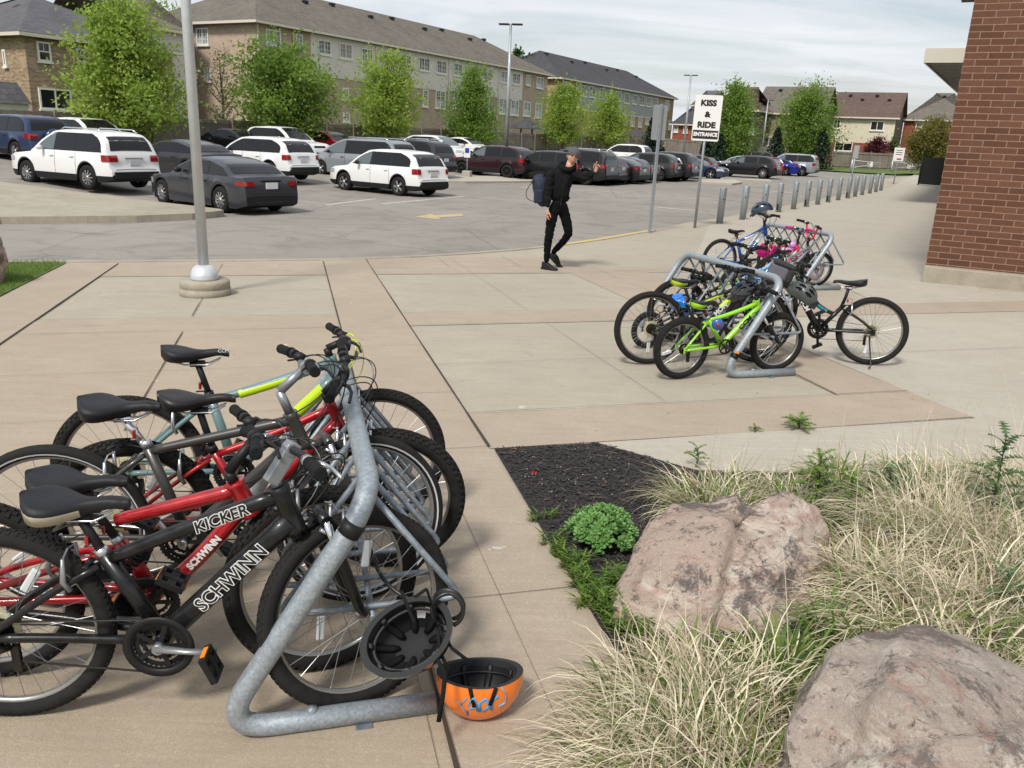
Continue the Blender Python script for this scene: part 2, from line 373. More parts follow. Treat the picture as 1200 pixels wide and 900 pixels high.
def frame(origin, x, y):
    """matrix whose local x and y follow the given directions"""
    x = V(x).normalized(); z = x.cross(V(y)).normalized(); y = z.cross(x)
    return Matrix(((x.x, y.x, z.x, origin[0]), (x.y, y.y, z.y, origin[1]), (x.z, y.z, z.z, origin[2]), (0, 0, 0, 1)))
def axisM(p, q):
    """matrix taking local z from p towards q"""
    p = V(p); q = V(q); z = (q-p).normalized(); x = z.orthogonal().normalized(); y = z.cross(x)
    return Matrix(((x.x, y.x, z.x, p.x), (x.y, y.y, z.y, p.y), (x.z, y.z, z.z, p.z), (0, 0, 0, 1)))

def sheet(name, poly, dz, mat, step=1., off=0., kind='structure', depth=0.):
    """a sheet cut to an outline (world x, y) that follows the ground; depth > 0 gives it an edge face"""
    bm = bmesh.new(); vs = [bm.verts.new((p[0], p[1], 0)) for p in poly]; bm.faces.new(vs)
    xs = [p[0] for p in poly]; ys = [p[1] for p in poly]
    for ax, lo, hi in ((0, min(xs), max(xs)), (1, min(ys), max(ys))):
        c = math.floor(lo/step)*step+step
        while c < hi:
            g = bm.verts[:]+bm.edges[:]+bm.faces[:]; co = V((c, 0, 0)) if ax == 0 else V((0, c, 0)); no = V((1, 0, 0)) if ax == 0 else V((0, 1, 0))
            bmesh.ops.bisect_plane(bm, geom=g, plane_co=co, plane_no=no); c += step
    for v in bm.verts: v.co.z = gz(v.co.x, v.co.y)+dz
    bm.normal_update()
    if bm.faces and bm.faces[:][0].normal.z < 0: bmesh.ops.reverse_faces(bm, faces=bm.faces)
    if depth:
        e = [e for e in bm.edges if len(e.link_faces) == 1]; r = bmesh.ops.extrude_edge_only(bm, edges=e)
        for v in r['geom']:
            if isinstance(v, bmesh.types.BMVert): v.co.z -= depth
    bmesh.ops.triangulate(bm, faces=[f for f in bm.faces if len(f.verts) > 4])
    me = bpy.data.meshes.new(name); bm.to_mesh(me); bm.free(); me.materials.append(MATS[mat])
    o = bpy.data.objects.new(name, me); COL.objects.link(o)
    if kind: o['kind'] = kind
    return o
# ================================================================== camera, light, sky
def camera_light():
    cd = bpy.data.cameras.new('camera'); cam = bpy.data.objects.new('camera', cd); COL.objects.link(cam)
    cd.sensor_width = 36; cd.lens = 36*FPX/1200; cd.clip_start = .05; cd.clip_end = 3000
    cam.matrix_world = Matrix(((RGT.x, UP.x, -FWD.x, 0), (RGT.y, UP.y, -FWD.y, 0), (RGT.z, UP.z, -FWD.z, EYE), (0, 0, 0, 1)))
    scene.camera = cam
    sd = V((-.34, -.73, 1.0)).normalized()      # towards the sun
    sl = bpy.data.lights.new('sun', 'SUN'); sl.energy = 2.9; sl.angle = rad(11); sl.color = (1, .955, .89)
    so = bpy.data.objects.new('sun', sl); COL.objects.link(so); so.rotation_euler = sd.to_track_quat('Z', 'Y').to_euler(); so.location = (0, 0, 30)
    w = bpy.data.worlds.new('World'); scene.world = w; w.use_nodes = True; nt = w.node_tree
    bg = nt.nodes['Background']; out = nt.nodes['World Output']
    sky = N(nt, 'ShaderNodeTexSky'); sky.sky_type = 'NISHITA'; sky.sun_disc = False
    sky.sun_elevation = math.asin(sd.z); sky.sun_rotation = math.atan2(sd.x, sd.y); sky.air_density = 1.2; sky.dust_density = 2.5; sky.ozone_density = 1.
    L(nt, sky.outputs[0], bg.inputs[0]); bg.inputs[1].default_value = .10
    tc = N(nt, 'ShaderNodeTexCoord'); sx = N(nt, 'ShaderNodeSeparateXYZ'); L(nt, tc.outputs['Generated'], sx.inputs[0])
    # thin high cloud: noise on a flat layer overhead, so that it streaks towards the horizon
    za = N(nt, 'ShaderNodeMath', operation='MAXIMUM'); za.inputs[1].default_value = .0; L(nt, sx.outputs[2], za.inputs[0])
    zb = N(nt, 'ShaderNodeMath', operation='ADD'); zb.inputs[1].default_value = .16; L(nt, za.outputs[0], zb.inputs[0])
    dx = N(nt, 'ShaderNodeMath', operation='DIVIDE'); dy = N(nt, 'ShaderNodeMath', operation='DIVIDE')
    L(nt, sx.outputs[0], dx.inputs[0]); L(nt, zb.outputs[0], dx.inputs[1]); L(nt, sx.outputs[1], dy.inputs[0]); L(nt, zb.outputs[0], dy.inputs[1])
    cx = N(nt, 'ShaderNodeCombineXYZ'); L(nt, dx.outputs[0], cx.inputs[0]); L(nt, dy.outputs[0], cx.inputs[1])
    mp = N(nt, 'ShaderNodeMapping'); mp.inputs['Rotation'].default_value = (0, 0, rad(12)); mp.inputs['Scale'].default_value = (.55, 1.5, 1); L(nt, cx.outputs[0], mp.inputs['Vector'])
    c1 = noise_fac(nt, mp.outputs[0], 1.25, 7, .62, .30, .62, .7)
    mp2 = N(nt, 'ShaderNodeMapping'); mp2.inputs['Location'].default_value = (3.3, 1.2, 5); mp2.inputs['Scale'].default_value = (.45, 1.3, 1); L(nt, cx.outputs[0], mp2.inputs['Vector'])
    c2 = noise_fac(nt, mp2.outputs[0], 1.3, 5, .5, .30, .70, .5)
    cc = mixc(nt, c2, (.62, .66, .71, 1), (.78, .795, .81, 1))
    cb = N(nt, 'ShaderNodeBackground'); L(nt, cc, cb.inputs[0]); cb.inputs[1].default_value = 1.0
    fac = N(nt, 'ShaderNodeMapRange'); fac.inputs['To Min'].default_value = .40; fac.inputs['To Max'].default_value = .98; L(nt, c1, fac.inputs['Value'])
    mx = N(nt, 'ShaderNodeMixShader'); L(nt, fac.outputs['Result'], mx.inputs[0]); L(nt, bg.outputs[0], mx.inputs[1]); L(nt, cb.outputs[0], mx.inputs[2])
    L(nt, mx.outputs[0], out.inputs[0])
    scene.view_settings.view_transform = 'Standard'; scene.view_settings.look = 'None'; scene.view_settings.gamma = 1
    scene.view_settings.exposure = .30; scene.view_settings.use_curve_mapping = False
    scene.render.engine = 'CYCLES'; scene.cycles.use_denoising = True; scene.cycles.max_bounces = 5
    scene.cycles.diffuse_bounces = 2; scene.cycles.glossy_bounces = 2; scene.cycles.transparent_max_bounces = 8; scene.cycles.caustics_reflective = False; scene.cycles.caustics_refractive = False

BOLL = [(843, 260.5), (870, 256), (894, 251), (912, 247), (929.5, 243.7), (944.5, 241), (957.8, 238.3), (970, 235.6), (982, 233.2), (993, 231), (1001.6, 229), (1010, 227.2), (1019, 225.3), (1026, 223.7), (1032, 222)]
def grounds():
    sheet('terrain', [(-330, -30), (330, -30), (330, 420), (-330, 420)], -.22, 'lawn', 12.)
    b0, b1 = -34.2, 60
    lot = [AB(-20, b0), AB(150, b0), (75, 93, 0), (30, 84, 0), (27, 71, 0), (46, 96, 0), (48, 60, 0), (10, 8, 0), (-30, 8, 0), (-48, 20, 0)]
    lot = [AB(-28, b0), AB(118, b0), AB(112, -19), AB(86, -17), AB(84, -7), AB(100, -3), AB(80, 6), AB(2, 2), (-12, 6, 0), (-46, 6, 0)]
    sheet('car_park', [(p[0], p[1]) for p in lot], LOT, 'asphalt', 2.)
    kpx = [(-60, 306.6), (80, 306.2), (240, 305.5), (400, 303.6), (480, 300.6), (540, 297.2), (600, 292.7), (650, 287.5), (700, 280.5), (740, 273.6), (762, 270)]
    kerb = [G(*p) for p in kpx]; k0 = kerb[0]
    bp = [G(*p) for p in BOLL]; bd = (bp[-1]-bp[3]).normalized(); bn = V((-bd.y, bd.x, 0)).normalized()
    edge = kerb+[bp[0]+bn*.55-bd*1.2]+[p+bn*.5 for p in bp[1::3]]+[bp[-1]+bn*.5+bd*2, bp[-1]+bd*14+bn*2.5, bp[-1]+bd*34+bn*2]
    edge += [AB(108, 4), AB(60, 8), V((9, 9, 0)), V((9, 3, 0)), V((4, .2, 0)), V((2.4, -1, 0)), V((-7, -1, 0)), V((-14, 5, 0))]
    sheet('plaza', [(p.x, p.y) for p in edge], 0., 'concrete_grey', 1., depth=.14)
    # poured bands and bays, each sheet 4 mm above the last
    def uvrect(name, u0, u1, v0, v1, mat, dz=.004):
        sheet(name, [UVp(u, v)[:2] for u, v in ((u0, v0), (u0, v1), (u1, v1), (u1, v0))], dz, mat, 1.)
    sheet('walkway', [(p.x, p.y) for p in [UVp(5.03, 4.50), UVp(4.42, 4.5), UVp(4.36, 1.72), UVp(3.85, 2.10), UVp(3.60, 3.1), UVp(3.3, 4.6), UVp(3.2, 9.0), UVp(7, 14), UVp(8.6, 10.6), AB(13.2, .2), AB(24, -.9), AB(58, -.9), AB(90, 2), AB(90, -6), bp[-1]+bd*3-bn*.1, bp[8]-bn*.1, bp[0]-bn*.15, bp[0]-bn*.1-bd*1.1, UVp(13.4, 6.9), UVp(10.3, 7.5), UVp(8.3, 6.9), UVp(7.95, 4.53)]], .004, 'concrete_pale', 1.)
    uvrect('paving_band', 4.38, 5.04, 1.06, 4.50, 'concrete_tan'); uvrect('paving_band', 5.04, 7.9, 3.88, 4.50, 'concrete_tan')
    uvrect('paving_band', 7.90, 8.53, -2.43, 4.50, 'concrete_tan'); uvrect('paving_band', -1, 13.1, .40, 1.05, 'concrete_tan', .008)
    uvrect('paving_band', 11.36, 12.0, -2.43, 8.0, 'concrete_tan'); uvrect('paving_band', 5, 12.62, -3.12, -2.43, 'concrete_tan', .008)
    uvrect('paving_band', 8.53, 11.36, 3.88, 5.1, 'concrete_tan'); uvrect('paving_bay', 12.0, 12.66, -2.43, .40, 'concrete_tan'); uvrect('paving_bay', 12., 13.2, 1.05, 4.4, 'concrete_tan')
    uvrect('paving_bay', -1, 7.90, -9, .40, 'concrete_warm'); uvrect('paving_band', 7.90, 8.55, 4.50, 9.6, 'concrete_tan', .008)
    # open joints between the bays
    j = MB(); js = MB()
    def joint(u0, v0, u1, v1, w=.006, mb=None, dz=.013):
        n = max(1, int(sqrt((u1-u0)**2+(v1-v0)**2)/.4)); mb = mb or j
        d = (EA*(u1-u0)+EB*(v1-v0)).normalized(); s = V((-d.y, d.x, 0))*w
        wob = random.uniform(0, 9)
        for i in range(n):
            a = UVp(u0+(u1-u0)*i/n, v0+(v1-v0)*i/n, dz); c = UVp(u0+(u1-u0)*(i+1)/n, v0+(v1-v0)*(i+1)/n, dz)
            wa = .75+.5*noise.noise(V((i*.7, wob, 0))); wc = .75+.5*noise.noise(V(((i+1)*.7, wob, 0)))
            mb.add([a-s*wa, c-s*wc, c+s*wc, a+s*wa], [(0, 1, 2, 3)])
    joint(-1, .385, 12.72, .395, .009); joint(4.4, 1.06, 12.9, 1.05, .010); joint(6.2, -2.425, 12.6, -2.43, .010); joint(5.06, 3.87, 5.7, 3.9, .006)
    for u, v0, v1 in ((7.9, -2.43, .39), (8.53, -2.43, .39), (11.36, -2.43, .39), (7.9, 1.06, 3.88), (8.53, 1.06, 3.88), (11.38, 1.06, 5.1), (5.05, 1.06, 4.5), (12.0, 1.06, 4.6)):
        joint(u, v0, u, v1, .0032)
    joint(11.5, 4.6, 11.9, 8, .004); joint(5.04, -1.03, 7.85, -1.03, .005); joint(8.6, -1.03, 11.3, -1.03, .005); joint(11.4, -1.03, 12.5, -1.03, .003)
    for u, v0, v1 in ((4.4, .4, 1.05), (7.05, .4, 1.05), (5.55, .4, 1.05), (10.1, -2.4, .38), (6.45, -7, .38), (9.4, .4, 1.05), (6.35, 1.08, 3.85), (9.9, 1.08, 5.), (12.0, .4, 1.05), (2.75, .4, 1.04), (3.6, -6, .38), (5.3, -7, .38)):
        joint(u, v0, u, v1, .0016)
    joint(-1, .72, 4.4, .73, .0014); joint(-1, .33, 2.6, .34, .0012); joint(5.1, 2.5, 7.85, 2.45, .0016); joint(8.6, 2.45, 13, 2.4, .0016); joint(8.6, 4.4, 11.9, 4.4, .002)
    joint(12.0, 3.3, 13.3, 3.3, .003); joint(12.0, 2.2, 13.2, 2.2, .0025); joint(3.95, 5.2, 6.9, 13, .003); joint(6.2, 4.7, 6.2, 12, .0025); joint(12, 6.9, 16.5, 10.8, .003)
    for k in range(8): joint(15+k*4.2, 9.2+k*.9, 14+k*4.2, 15+k*.9, .004)
    m, nt, b = newmat('joint_dark'); b.inputs['Base Color'].default_value = rgb(62, 54, 46); b.inputs['Roughness'].default_value = 1
    tag(j.build('pavement_joints', 'joint_dark'), kind='structure')
    # pale laitance patches along the bays' edges
    # kerb stones along the drive
    kb = MB(); kb.sm = False; kp = [k + V((0, 0, 0)) for k in kerb]
    def strip(pts, w, h, mb, mi):
        for i in range(len(pts)-1):
            a, c = pts[i], pts[i+1]; n = max(1, int((c-a).length/.6))
            for q in range(n):
                p0 = a.lerp(c, q/n); p1 = a.lerp(c, (q+1)/n); d = (p1-p0).normalized(); s = V((-d.y, d.x, 0))
                vs = []
                for p in (p0, p1):
                    z = gz(p.x, p.y); l = p+s*.015; r = p-s*w
                    vs += [V((l.x, l.y, z-.16)), V((l.x, l.y, z+h)), V((r.x, r.y, z+h)), V((r.x, r.y, z-.16))]
                mb.add(vs, [(0, 1, 5, 4), (1, 2, 6, 5), (2, 3, 7, 6)], mi)
    strip(kp[:8], .14, .014, kb, 0); strip(kp[7:], .14, .016, kb, 1)
    m, nt, b = newmat('kerb_yellow'); v = coords(nt); L(nt, mixc(nt, noise_fac(nt, v, 9, 5, .7, .4, .6), rgb(190, 168, 96), rgb(176, 164, 134)), b.inputs['Base Color']); b.inputs['Roughness'].default_value = .8
    tag(kb.build('kerb', ['kerb_concrete', 'kerb_yellow']), kind='structure')
    # raised traffic island, lamp island
    t = LOT+.15
    isl = [(-90, 262), (0, 254), (80, 253.4), (160, 252.6), (225, 250), (253, 247.5), (262, 246.4), (258, 244.8), (244, 243), (200, 238), (130, 229), (60, 220.5), (0, 213), (-60, 206), (-200, 214)]
    P = [G(x, y, t) for x, y in isl]; sheet('traffic_island', [(p.x, p.y) for p in P], t, 'kerb_concrete', 1., depth=.17)
    for pts in ([(478, 209), (545, 212.5), (622, 212), (628, 209.5), (600, 206.5), (540, 205.5), (478, 205)], [(818, 213), (858, 215), (870, 213.5), (862, 210.5), (820, 209)], [(850, 209.4), (905, 212), (900, 210)]):
        P = [G(x, y, LOT+.1) for x, y in pts]; sheet('traffic_island', [(p.x, p.y) for p in P], LOT+.1, 'concrete_pale', 1., depth=.12)
    # painted marks
    m, nt, b = newmat('paint_yellow'); v = coords(nt); L(nt, mixc(nt, noise_fac(nt, v, 6, 6, .8, .4, .6), rgb(190, 168, 104), rgb(158, 150, 134)), b.inputs['Base Color']); b.inputs['Roughness'].default_value = .8
    m, nt, b = newmat('paint_white'); v = coords(nt); L(nt, mixc(nt, noise_fac(nt, v, 6, 6, .8, .4, .6), rgb(184, 180, 172), rgb(160, 155, 147)), b.inputs['Base Color']); b.inputs['Roughness'].default_value = .8
    def mark(pts, mat):
        P = [G(x, y, LOT) for x, y in pts]; sheet('painted_marking', [(p.x, p.y) for p in P], LOT+.006, mat, 3.)
    mark([(486, 254.5), (505, 250.8), (509, 252.3), (541, 250.6), (543, 253.4), (514, 255.3), (517, 257.4)], 'paint_yellow')
    mark([(770, 242.6), (816, 246.4), (816, 247.2), (770, 243.3)], 'paint_white'); mark([(446, 238.6), (543, 230), (545, 230.7), (450, 239.6)], 'paint_white')
    mark([(380, 240), (440, 232.6), (442, 233.2), (384, 241)], 'paint_white'); mark([(610, 219.5), (645, 217.5), (646, 218), (611, 220.1)], 'paint_white')
    mark([(905, 224), (938, 226.6), (938, 227.1), (905, 224.5)], 'paint_white')
    # lawns, planting bed
    sheet('lawn', [(G(x, y).x, G(x, y).y) for x, y in ((79, 308.6), (0, 348.5), (-80, 392), (-200, 400), (-160, 308.6))], .018, 'lawn', 1.)
    gl = [AB(86, -17), AB(84, -7.5), AB(100, -3.5), AB(130, -5), AB(130, -40), AB(112, -19)]
    sheet('lawn', [(p.x, p.y) for p in gl], .03, 'lawn', 3.)
    sheet('verge', [(p.x, p.y) for p in (AB(-28, -34.2), AB(118, -34.2), AB(118, -70), AB(-28, -70))], .04, 'lawn', 4.)
    bed = [UVp(4.36, 1.08), UVp(4.34, 1.72), UVp(3.81, 2.12), UVp(3.56, 3.1), UVp(3.22, 4.6), UVp(3.1, 8.9), UVp(-1, 9), UVp(-1, 1.0), UVp(1, 1.0)]
    sheet('planting_bed', [(p.x, p.y) for p in bed], .012, 'mulch', .5)

def lamp_pole(px, py, top, y=None, name='lamp_post', label='', base=None, heads=True, r=.07, group=None):
    p = G(px, py, LOT) if y is None else V((at(px, py, y).x, y, 0)); z0 = gz(p.x, p.y)+LOT; p.z = z0
    lo, hi = 1, 14
    for _ in range(40):
        m = (lo+hi)/2; q = V((p.x, p.y, z0+m))-V((0, 0, EYE)); yy = 450-FPX*q.dot(UP)/q.dot(FWD)
        if yy > top: lo = m
        else: hi = m
    h = lo; t = empty(name, p, 0, label, 'lamp post', group); m = MB()
    zb = .75 if base else 0
    m.tube([(0, 0, zb), (0, 0, h)], [r, r*.62], 12); m.build('pole', 'pole_grey', t)
    if base: b = MB(); b.lathe([(.0, 0), (.27, 0), (.27, .68), (.24, .75), (0, .75)], 20); b.build('concrete_base', 'kerb_concrete', t)
    if heads:
        for s in (-1, 1):
            hm = MB(); hm.box((s*.33, 0, h-.02), (.5, .26, .07)); hm.box((s*.06, 0, h-.02), (.14, .06, .05)); hm.build('lamp_head', 'black_plastic', t, rz=rad(-10), bevel=.01)
    return t

def street():
    simple('pole_grey', rgb(158, 164, 166), .45, .35, var=.08, vscale=6); simple('pole_paint', rgb(196, 200, 204), .35, .25, var=.05)
    # nearest pole on its round base
    p = G(241, 345); p.z = gz(p.x, p.y); t = empty('lamp_post', p, 0, 'pale grey metal pole on a round concrete base in the plaza', 'lamp post')
    b = MB(); b.lathe([(0, -.02), (.28, -.02), (.28, .08), (.265, .085), (.275, .095), (.275, .155), (.262, .175), (0, .176)], 48); b.build('concrete_base', 'kerb_concrete', t)
    c = MB(); c.lathe([(0, .177), (.15, .177), (.155, .195), (.15, .21), (.152, .225), (.146, .24), (.128, .30), (.085, .335), (.06, .345), (0, .345)], 40); c.build('base_cover', 'pole_paint', t)
    c = MB(); c.tube([(0, 0, .34), (0, 0, 6.4)], [.058, .046], 24); c.build('pole', 'pole_paint', t)
    c = MB(); c.lathe([(.0, 3.33), (.056, 3.33), (.056, 3.37), (0, 3.37)], 24); c.build('band', 'galvanised', t)
    lamp_pole(592, 207, 28, name='lamp_post', label='tall car park lamp post with twin heads on a concrete base', base=True, r=.10, group=None)
    lamp_pole(801, 178, 88, y=74, label='twin headed lamp post behind the kiss and ride sign', r=.11)
    lamp_pole(892, 185, 117, y=88, label='distant lamp post beside the brown house', r=.10)
    # bollards
    m = MB(); m.lathe([(0, 0), (.088, 0), (.088, .90), (.082, .915), (0, .915)], 24); me = m.mesh('bollard', 'galvanised')
    d = MB(); d.box((0, -.086, .62), (.03, .012, .03)); d.box((.078, -.03, .62), (.012, .03, .03)); dm = d.mesh('slot', 'black_plastic')
    s = MB(); s.box((-.068, -.060, .16), (.05, .02, .20), rz=-.8); s2 = s.mesh('scuff', 'black_plastic')
    words = ['first bollard, beside the kiss and ride sign', 'second bollard from the kiss and ride sign', 'third bollard, behind the blue helmet', 'fourth bollard with black scuff, right of the helmet', 'fifth bollard of the row from the sign', 'sixth bollard of the row from the sign', 'seventh bollard, in the middle of the row', 'eighth bollard of the row from the sign', 'ninth bollard of the row from the sign', 'tenth bollard, a signpost rising behind it', 'eleventh bollard of the row from the sign', 'twelfth bollard of the row from the sign', 'thirteenth bollard of the row from the sign', 'fourteenth bollard, last but one of the row', 'farthest bollard at the end of the row']
    for i, (x, y) in enumerate(BOLL):
        p = G(x, y+1.5); p.z = gz(p.x, p.y); o = bpy.data.objects.new('bollard', me); COL.objects.link(o); o.location = p; o.rotation_euler = (rad(random.uniform(-1, 1)), rad(random.uniform(-1, 1)), random.uniform(-.3, .3))
        tag(o, 'galvanised steel '+words[i], 'bollard', 'row of steel bollards along the walkway')
        if i < 10: link_mesh('slot', dm, o)
        if i in (3, 5, 7, 9): link_mesh('scuff', s2, o)
    # signs
    simple('sign_white', rgb(226, 226, 224), .45); simple('sign_black', rgb(34, 32, 32), .5); simple('sign_back', rgb(176, 180, 182), .4, .4); simple('sign_blue', rgb(40, 60, 150), .5); simple('sign_red', rgb(190, 40, 40), .5)
    p = G(814, 267); p.z = gz(p.x, p.y); q = V((0, 0, EYE))-p; rz = math.atan2(q.y, q.x)+pi/2
    t = empty('kiss_and_ride_sign', p, rz, 'white kiss and ride entrance sign on a steel post', 'sign', rot=(0, rad(.6), rz))
    m = MB(); m.tube([(0, 0, 0), (0, 0, 3.02)], .032, 8); m.build('post', 'galvanised', t)
    W, H0, H1 = .62, 2.02, 3.04; cx = .0
    def plate(mb, w, z0, z1, y, th=.004, r=.04):
        pts = []
        for a0, sx_, sz_ in ((0, 1, 1), (90, -1, 1), (180, -1, -1), (270, 1, -1)):
            for k in range(5):
                a = rad(a0+k*22.5); pts.append((sx_*(w/2-r)+r*cos(a), ((z1+z0)/2)+sz_*((z1-z0)/2-r)+r*sin(a)))
        mb.prism(pts, 0, th, M=Matrix.Translation((0, y, 0)) @ Matrix.Rotation(pi/2, 4, 'X'))
    m = MB(); plate(m, W, H0, H1, -.036); m.build('sign_board', 'sign_white', t)
    m = MB(); m.box((0, -.0445, 2.165), (W-.04, .003, .19)); m.build('black_panel', 'sign_black', t)
    for txt, z, sz, mt in (('KISS', 2.86, .175, 'sign_black'), ('&', 2.61, .165, 'sign_black'), ('RIDE', 2.375, .175, 'sign_black'), ('ENTRANCE', 2.165, .115, 'sign_white')):
        y = -.042 if mt == 'sign_black' else -.048
        text(txt, sz, mt, Matrix.Translation((0, y, z)) @ Matrix.Rotation(pi/2, 4, 'X'), t, depth=.002, bold=.010 if mt == 'sign_black' else .006, sx=1.12 if txt != 'ENTRANCE' else .92)
    p = G(761, 273); p.z = gz(p.x, p.y); t = empty('sign_post', p, .3, 'narrow sign seen from behind on a steel post by the kerb', 'sign', rot=(0, rad(.6), .35))
    m = MB(); m.box((0, 0, 1.36), (.065, .045, 2.72)); m.build('post', 'galvanised', t, bevel=.006)
    m = MB(); plate(m, .34, 1.98, 2.70, .034); m.build('sign_board', 'sign_back', t)
    p = G(547, 209, LOT); p.z = gz(p.x, p.y)+LOT; t = empty('disabled_parking_sign', p, 0, 'small blue and white disabled parking sign on a concrete block', 'sign', rot=(0, 0, -.2))
    m = MB(); m.prism([(-.2, -.2), (.2, -.2), (.2, .2), (-.2, .2)], 0, .35); m.build('concrete_block', 'concrete_pale', t, bevel=.04)
    m = MB(); m.tube([(0, 0, .35), (0, 0, 1.45)], .03, 8); m.build('post', 'galvanised', t)
    m = MB(); m.box((0, -.04, 1.2), (.3, .01, .5)); m.build('sign_board', 'sign_white', t)
    m = MB(); m.box((0, -.048, 1.27), (.2, .006, .22)); m.build('blue_panel', 'sign_blue', t)
    def small_sign(x, y, y0, h, w, hh, label, face=True):
        p = G(x, y); p.z = gz(p.x, p.y); t = empty('sign_post', p, -.25, label, 'sign', rot=(0, rad(.8), -.25))
        m = MB(); m.tube([(0, 0, 0), (0, 0, h)], .035, 8); m.build('post', 'galvanised', t)
        m = MB(); m.box((0, -.04, h-hh/2), (w, .01, hh)); m.build('sign_board', 'sign_white' if face else 'sign_back', t)
        if face:
            m = MB(); 
            for k in range(3): m.box((0, -.048, h-.16-k*.13), (w*.62, .006, .035))
            m.build('lettering', 'sign_black', t); m = MB(); m.box((.05, -.048, h-hh+.12), (w*.45, .006, .1)); m.build('red_mark', 'sign_red', t)
    small_sign(1047, 215.5, 0, 2.25, .62, .82, 'small white notice on a post near the black fence')
    small_sign(994, 232, 0, 2.25, .22, .55, 'sign seen edge-on behind the bollard row', False)
    # swing barriers
    for (xa, ya, xb, yb, lab) in ((997, 197, 1031, 197.5, 'white swing barrier between the bollard row and the notice'), (1044, 198, 1078, 200, 'white swing barrier beside the black fence')):
        A = G(xa, ya+4); B = G(xb, yb+4); A.z = gz(A.x, A.y); B.z = gz(B.x, B.y); B = A+(B-A).normalized()*min((B-A).length, 3.6) if False else B
        t = empty('barrier_gate', A, 0, lab, 'gate'); d = B-A; m = MB(); z = V((0, 0, 1))
        m.tube([z*0, z*1.15], .06, 8); m.build('post', 'pole_paint', t); m = MB(); m.tube([z*1.05, d+z*.82], .045, 8); m.tube([z*.35, d+z*.82], .035, 8); m.build('arm', 'pole_paint', t)
        m = MB(); m.box(d*.62+z*.72, (.5, .03, .5)); m.build('sign_board', 'sign_white', t)
    # black privacy fence by the school
    A = G(1076, 217); B = G(1112, 220); A.z = gz(A.x, A.y); t = empty('privacy_fence', A, 0, 'black privacy fence beside the brick school wall', 'fence'); d = (B-A); d.z = 0; d = d.normalized()*6
    m = MB(); n = V((-d.y, d.x, 0)).normalized()*.02
    m.add([n*1+V((0, 0, .08)), d+n+V((0, 0, .08)), d+n+V((0, 0, 1.75)), n+V((0, 0, 1.75)), -n+V((0, 0, .08)), d-n+V((0, 0, .08)), d-n+V((0, 0, 1.75)), -n+V((0, 0, 1.75))], [(0, 1, 2, 3), (7, 6, 5, 4), (0, 4, 5, 1), (3, 2, 6, 7), (0, 3, 7, 4), (1, 5, 6, 2)])
    m.build('screen', 'black_plastic', t)
    for k in range(4): m = MB(); m.tube([d*k/3-n*2, d*k/3-n*2+V((0, 0, 1.85))], .04, 8); m.build('post', 'black_plastic', t)

def school():
    C = V((6.08, 12.31, 0)); zb = gz(6.08, 12.31); t = empty('school_building', (C.x, C.y, zb), rad(-28.6), 'dark red-brown brick wall of the school on a concrete base', 'building')
    m = MB(); m.box((7, 22.5, 3.9+.12), (14, 45, 7.56)); m.build('brick_wall', 'school_brick', t)
    m = MB(); 
    for k in range(10): m.box((.69+k*1.4, 22.4, .03), (1.395, 45.2, .42))
    m.build('concrete_base', 'kerb_concrete', t, bevel=.012)
    m = MB(); m.box((-.10, .25, 4.55), (.16, .5, 1.3)); m.build('wall_fixture', 'black_plastic', t)
    # canopy on the wall that runs away from the camera
    y0 = 33.; P1 = at(1082, 73.5, y0); a0 = P1.x*E1.x+P1.y*E1.y; b0 = P1.x*E2.x+P1.y*E2.y
    P2 = onplane(1124.6, 112, P1, E2)
    c = empty('entrance_canopy', P1, rad(-28.6), 'cream fascia canopy with slatted underside projecting from the school', 'canopy'); c.parent = None
    d = (P2-P1); ly = d.dot(E1); lz = d.z; wd = 3.2
    simple('fascia_cream', rgb(196, 190, 176), .6); simple('slat_grey', rgb(168, 168, 164), .6); h = .50
    m = MB(); m.add([(0, 0, 0), (wd, 0, 0), (wd, 0, h), (0, 0, h), (0, .06, 0), (wd, .06, 0), (wd, .06, h), (0, .06, h)], [(0, 1, 2, 3), (7, 6, 5, 4), (0, 3, 7, 4), (1, 5, 6, 2), (3, 2, 6, 7), (0, 4, 5, 1)])
    m.add([(0, .06, 0), (0, ly, lz), (0, ly, lz+h), (0, .06, h), (.06, .06, 0), (.06, ly, lz), (.06, ly, lz+h), (.06, .06, h)], [(0, 3, 2, 1), (4, 5, 6, 7), (0, 1, 5, 4), (3, 7, 6, 2), (1, 2, 6, 5)])
    m.build('fascia', 'fascia_cream', c)
    m = MB(); m.add([(0, 0, h-.02), (wd, 0, h-.02), (wd, ly, lz+h-.02), (0, ly, lz+h-.02)], [(0, 1, 2, 3)]); m.build('deck', 'slat_grey', c)
    n = 26; m = MB()
    for k in range(n):
        y = .25+k*(ly-.3)/n; z = lz*y/ly; m.box((wd/2, y, z+.12), (wd-.14, .10, .2))
    m.build('slats', 'slat_grey', c)
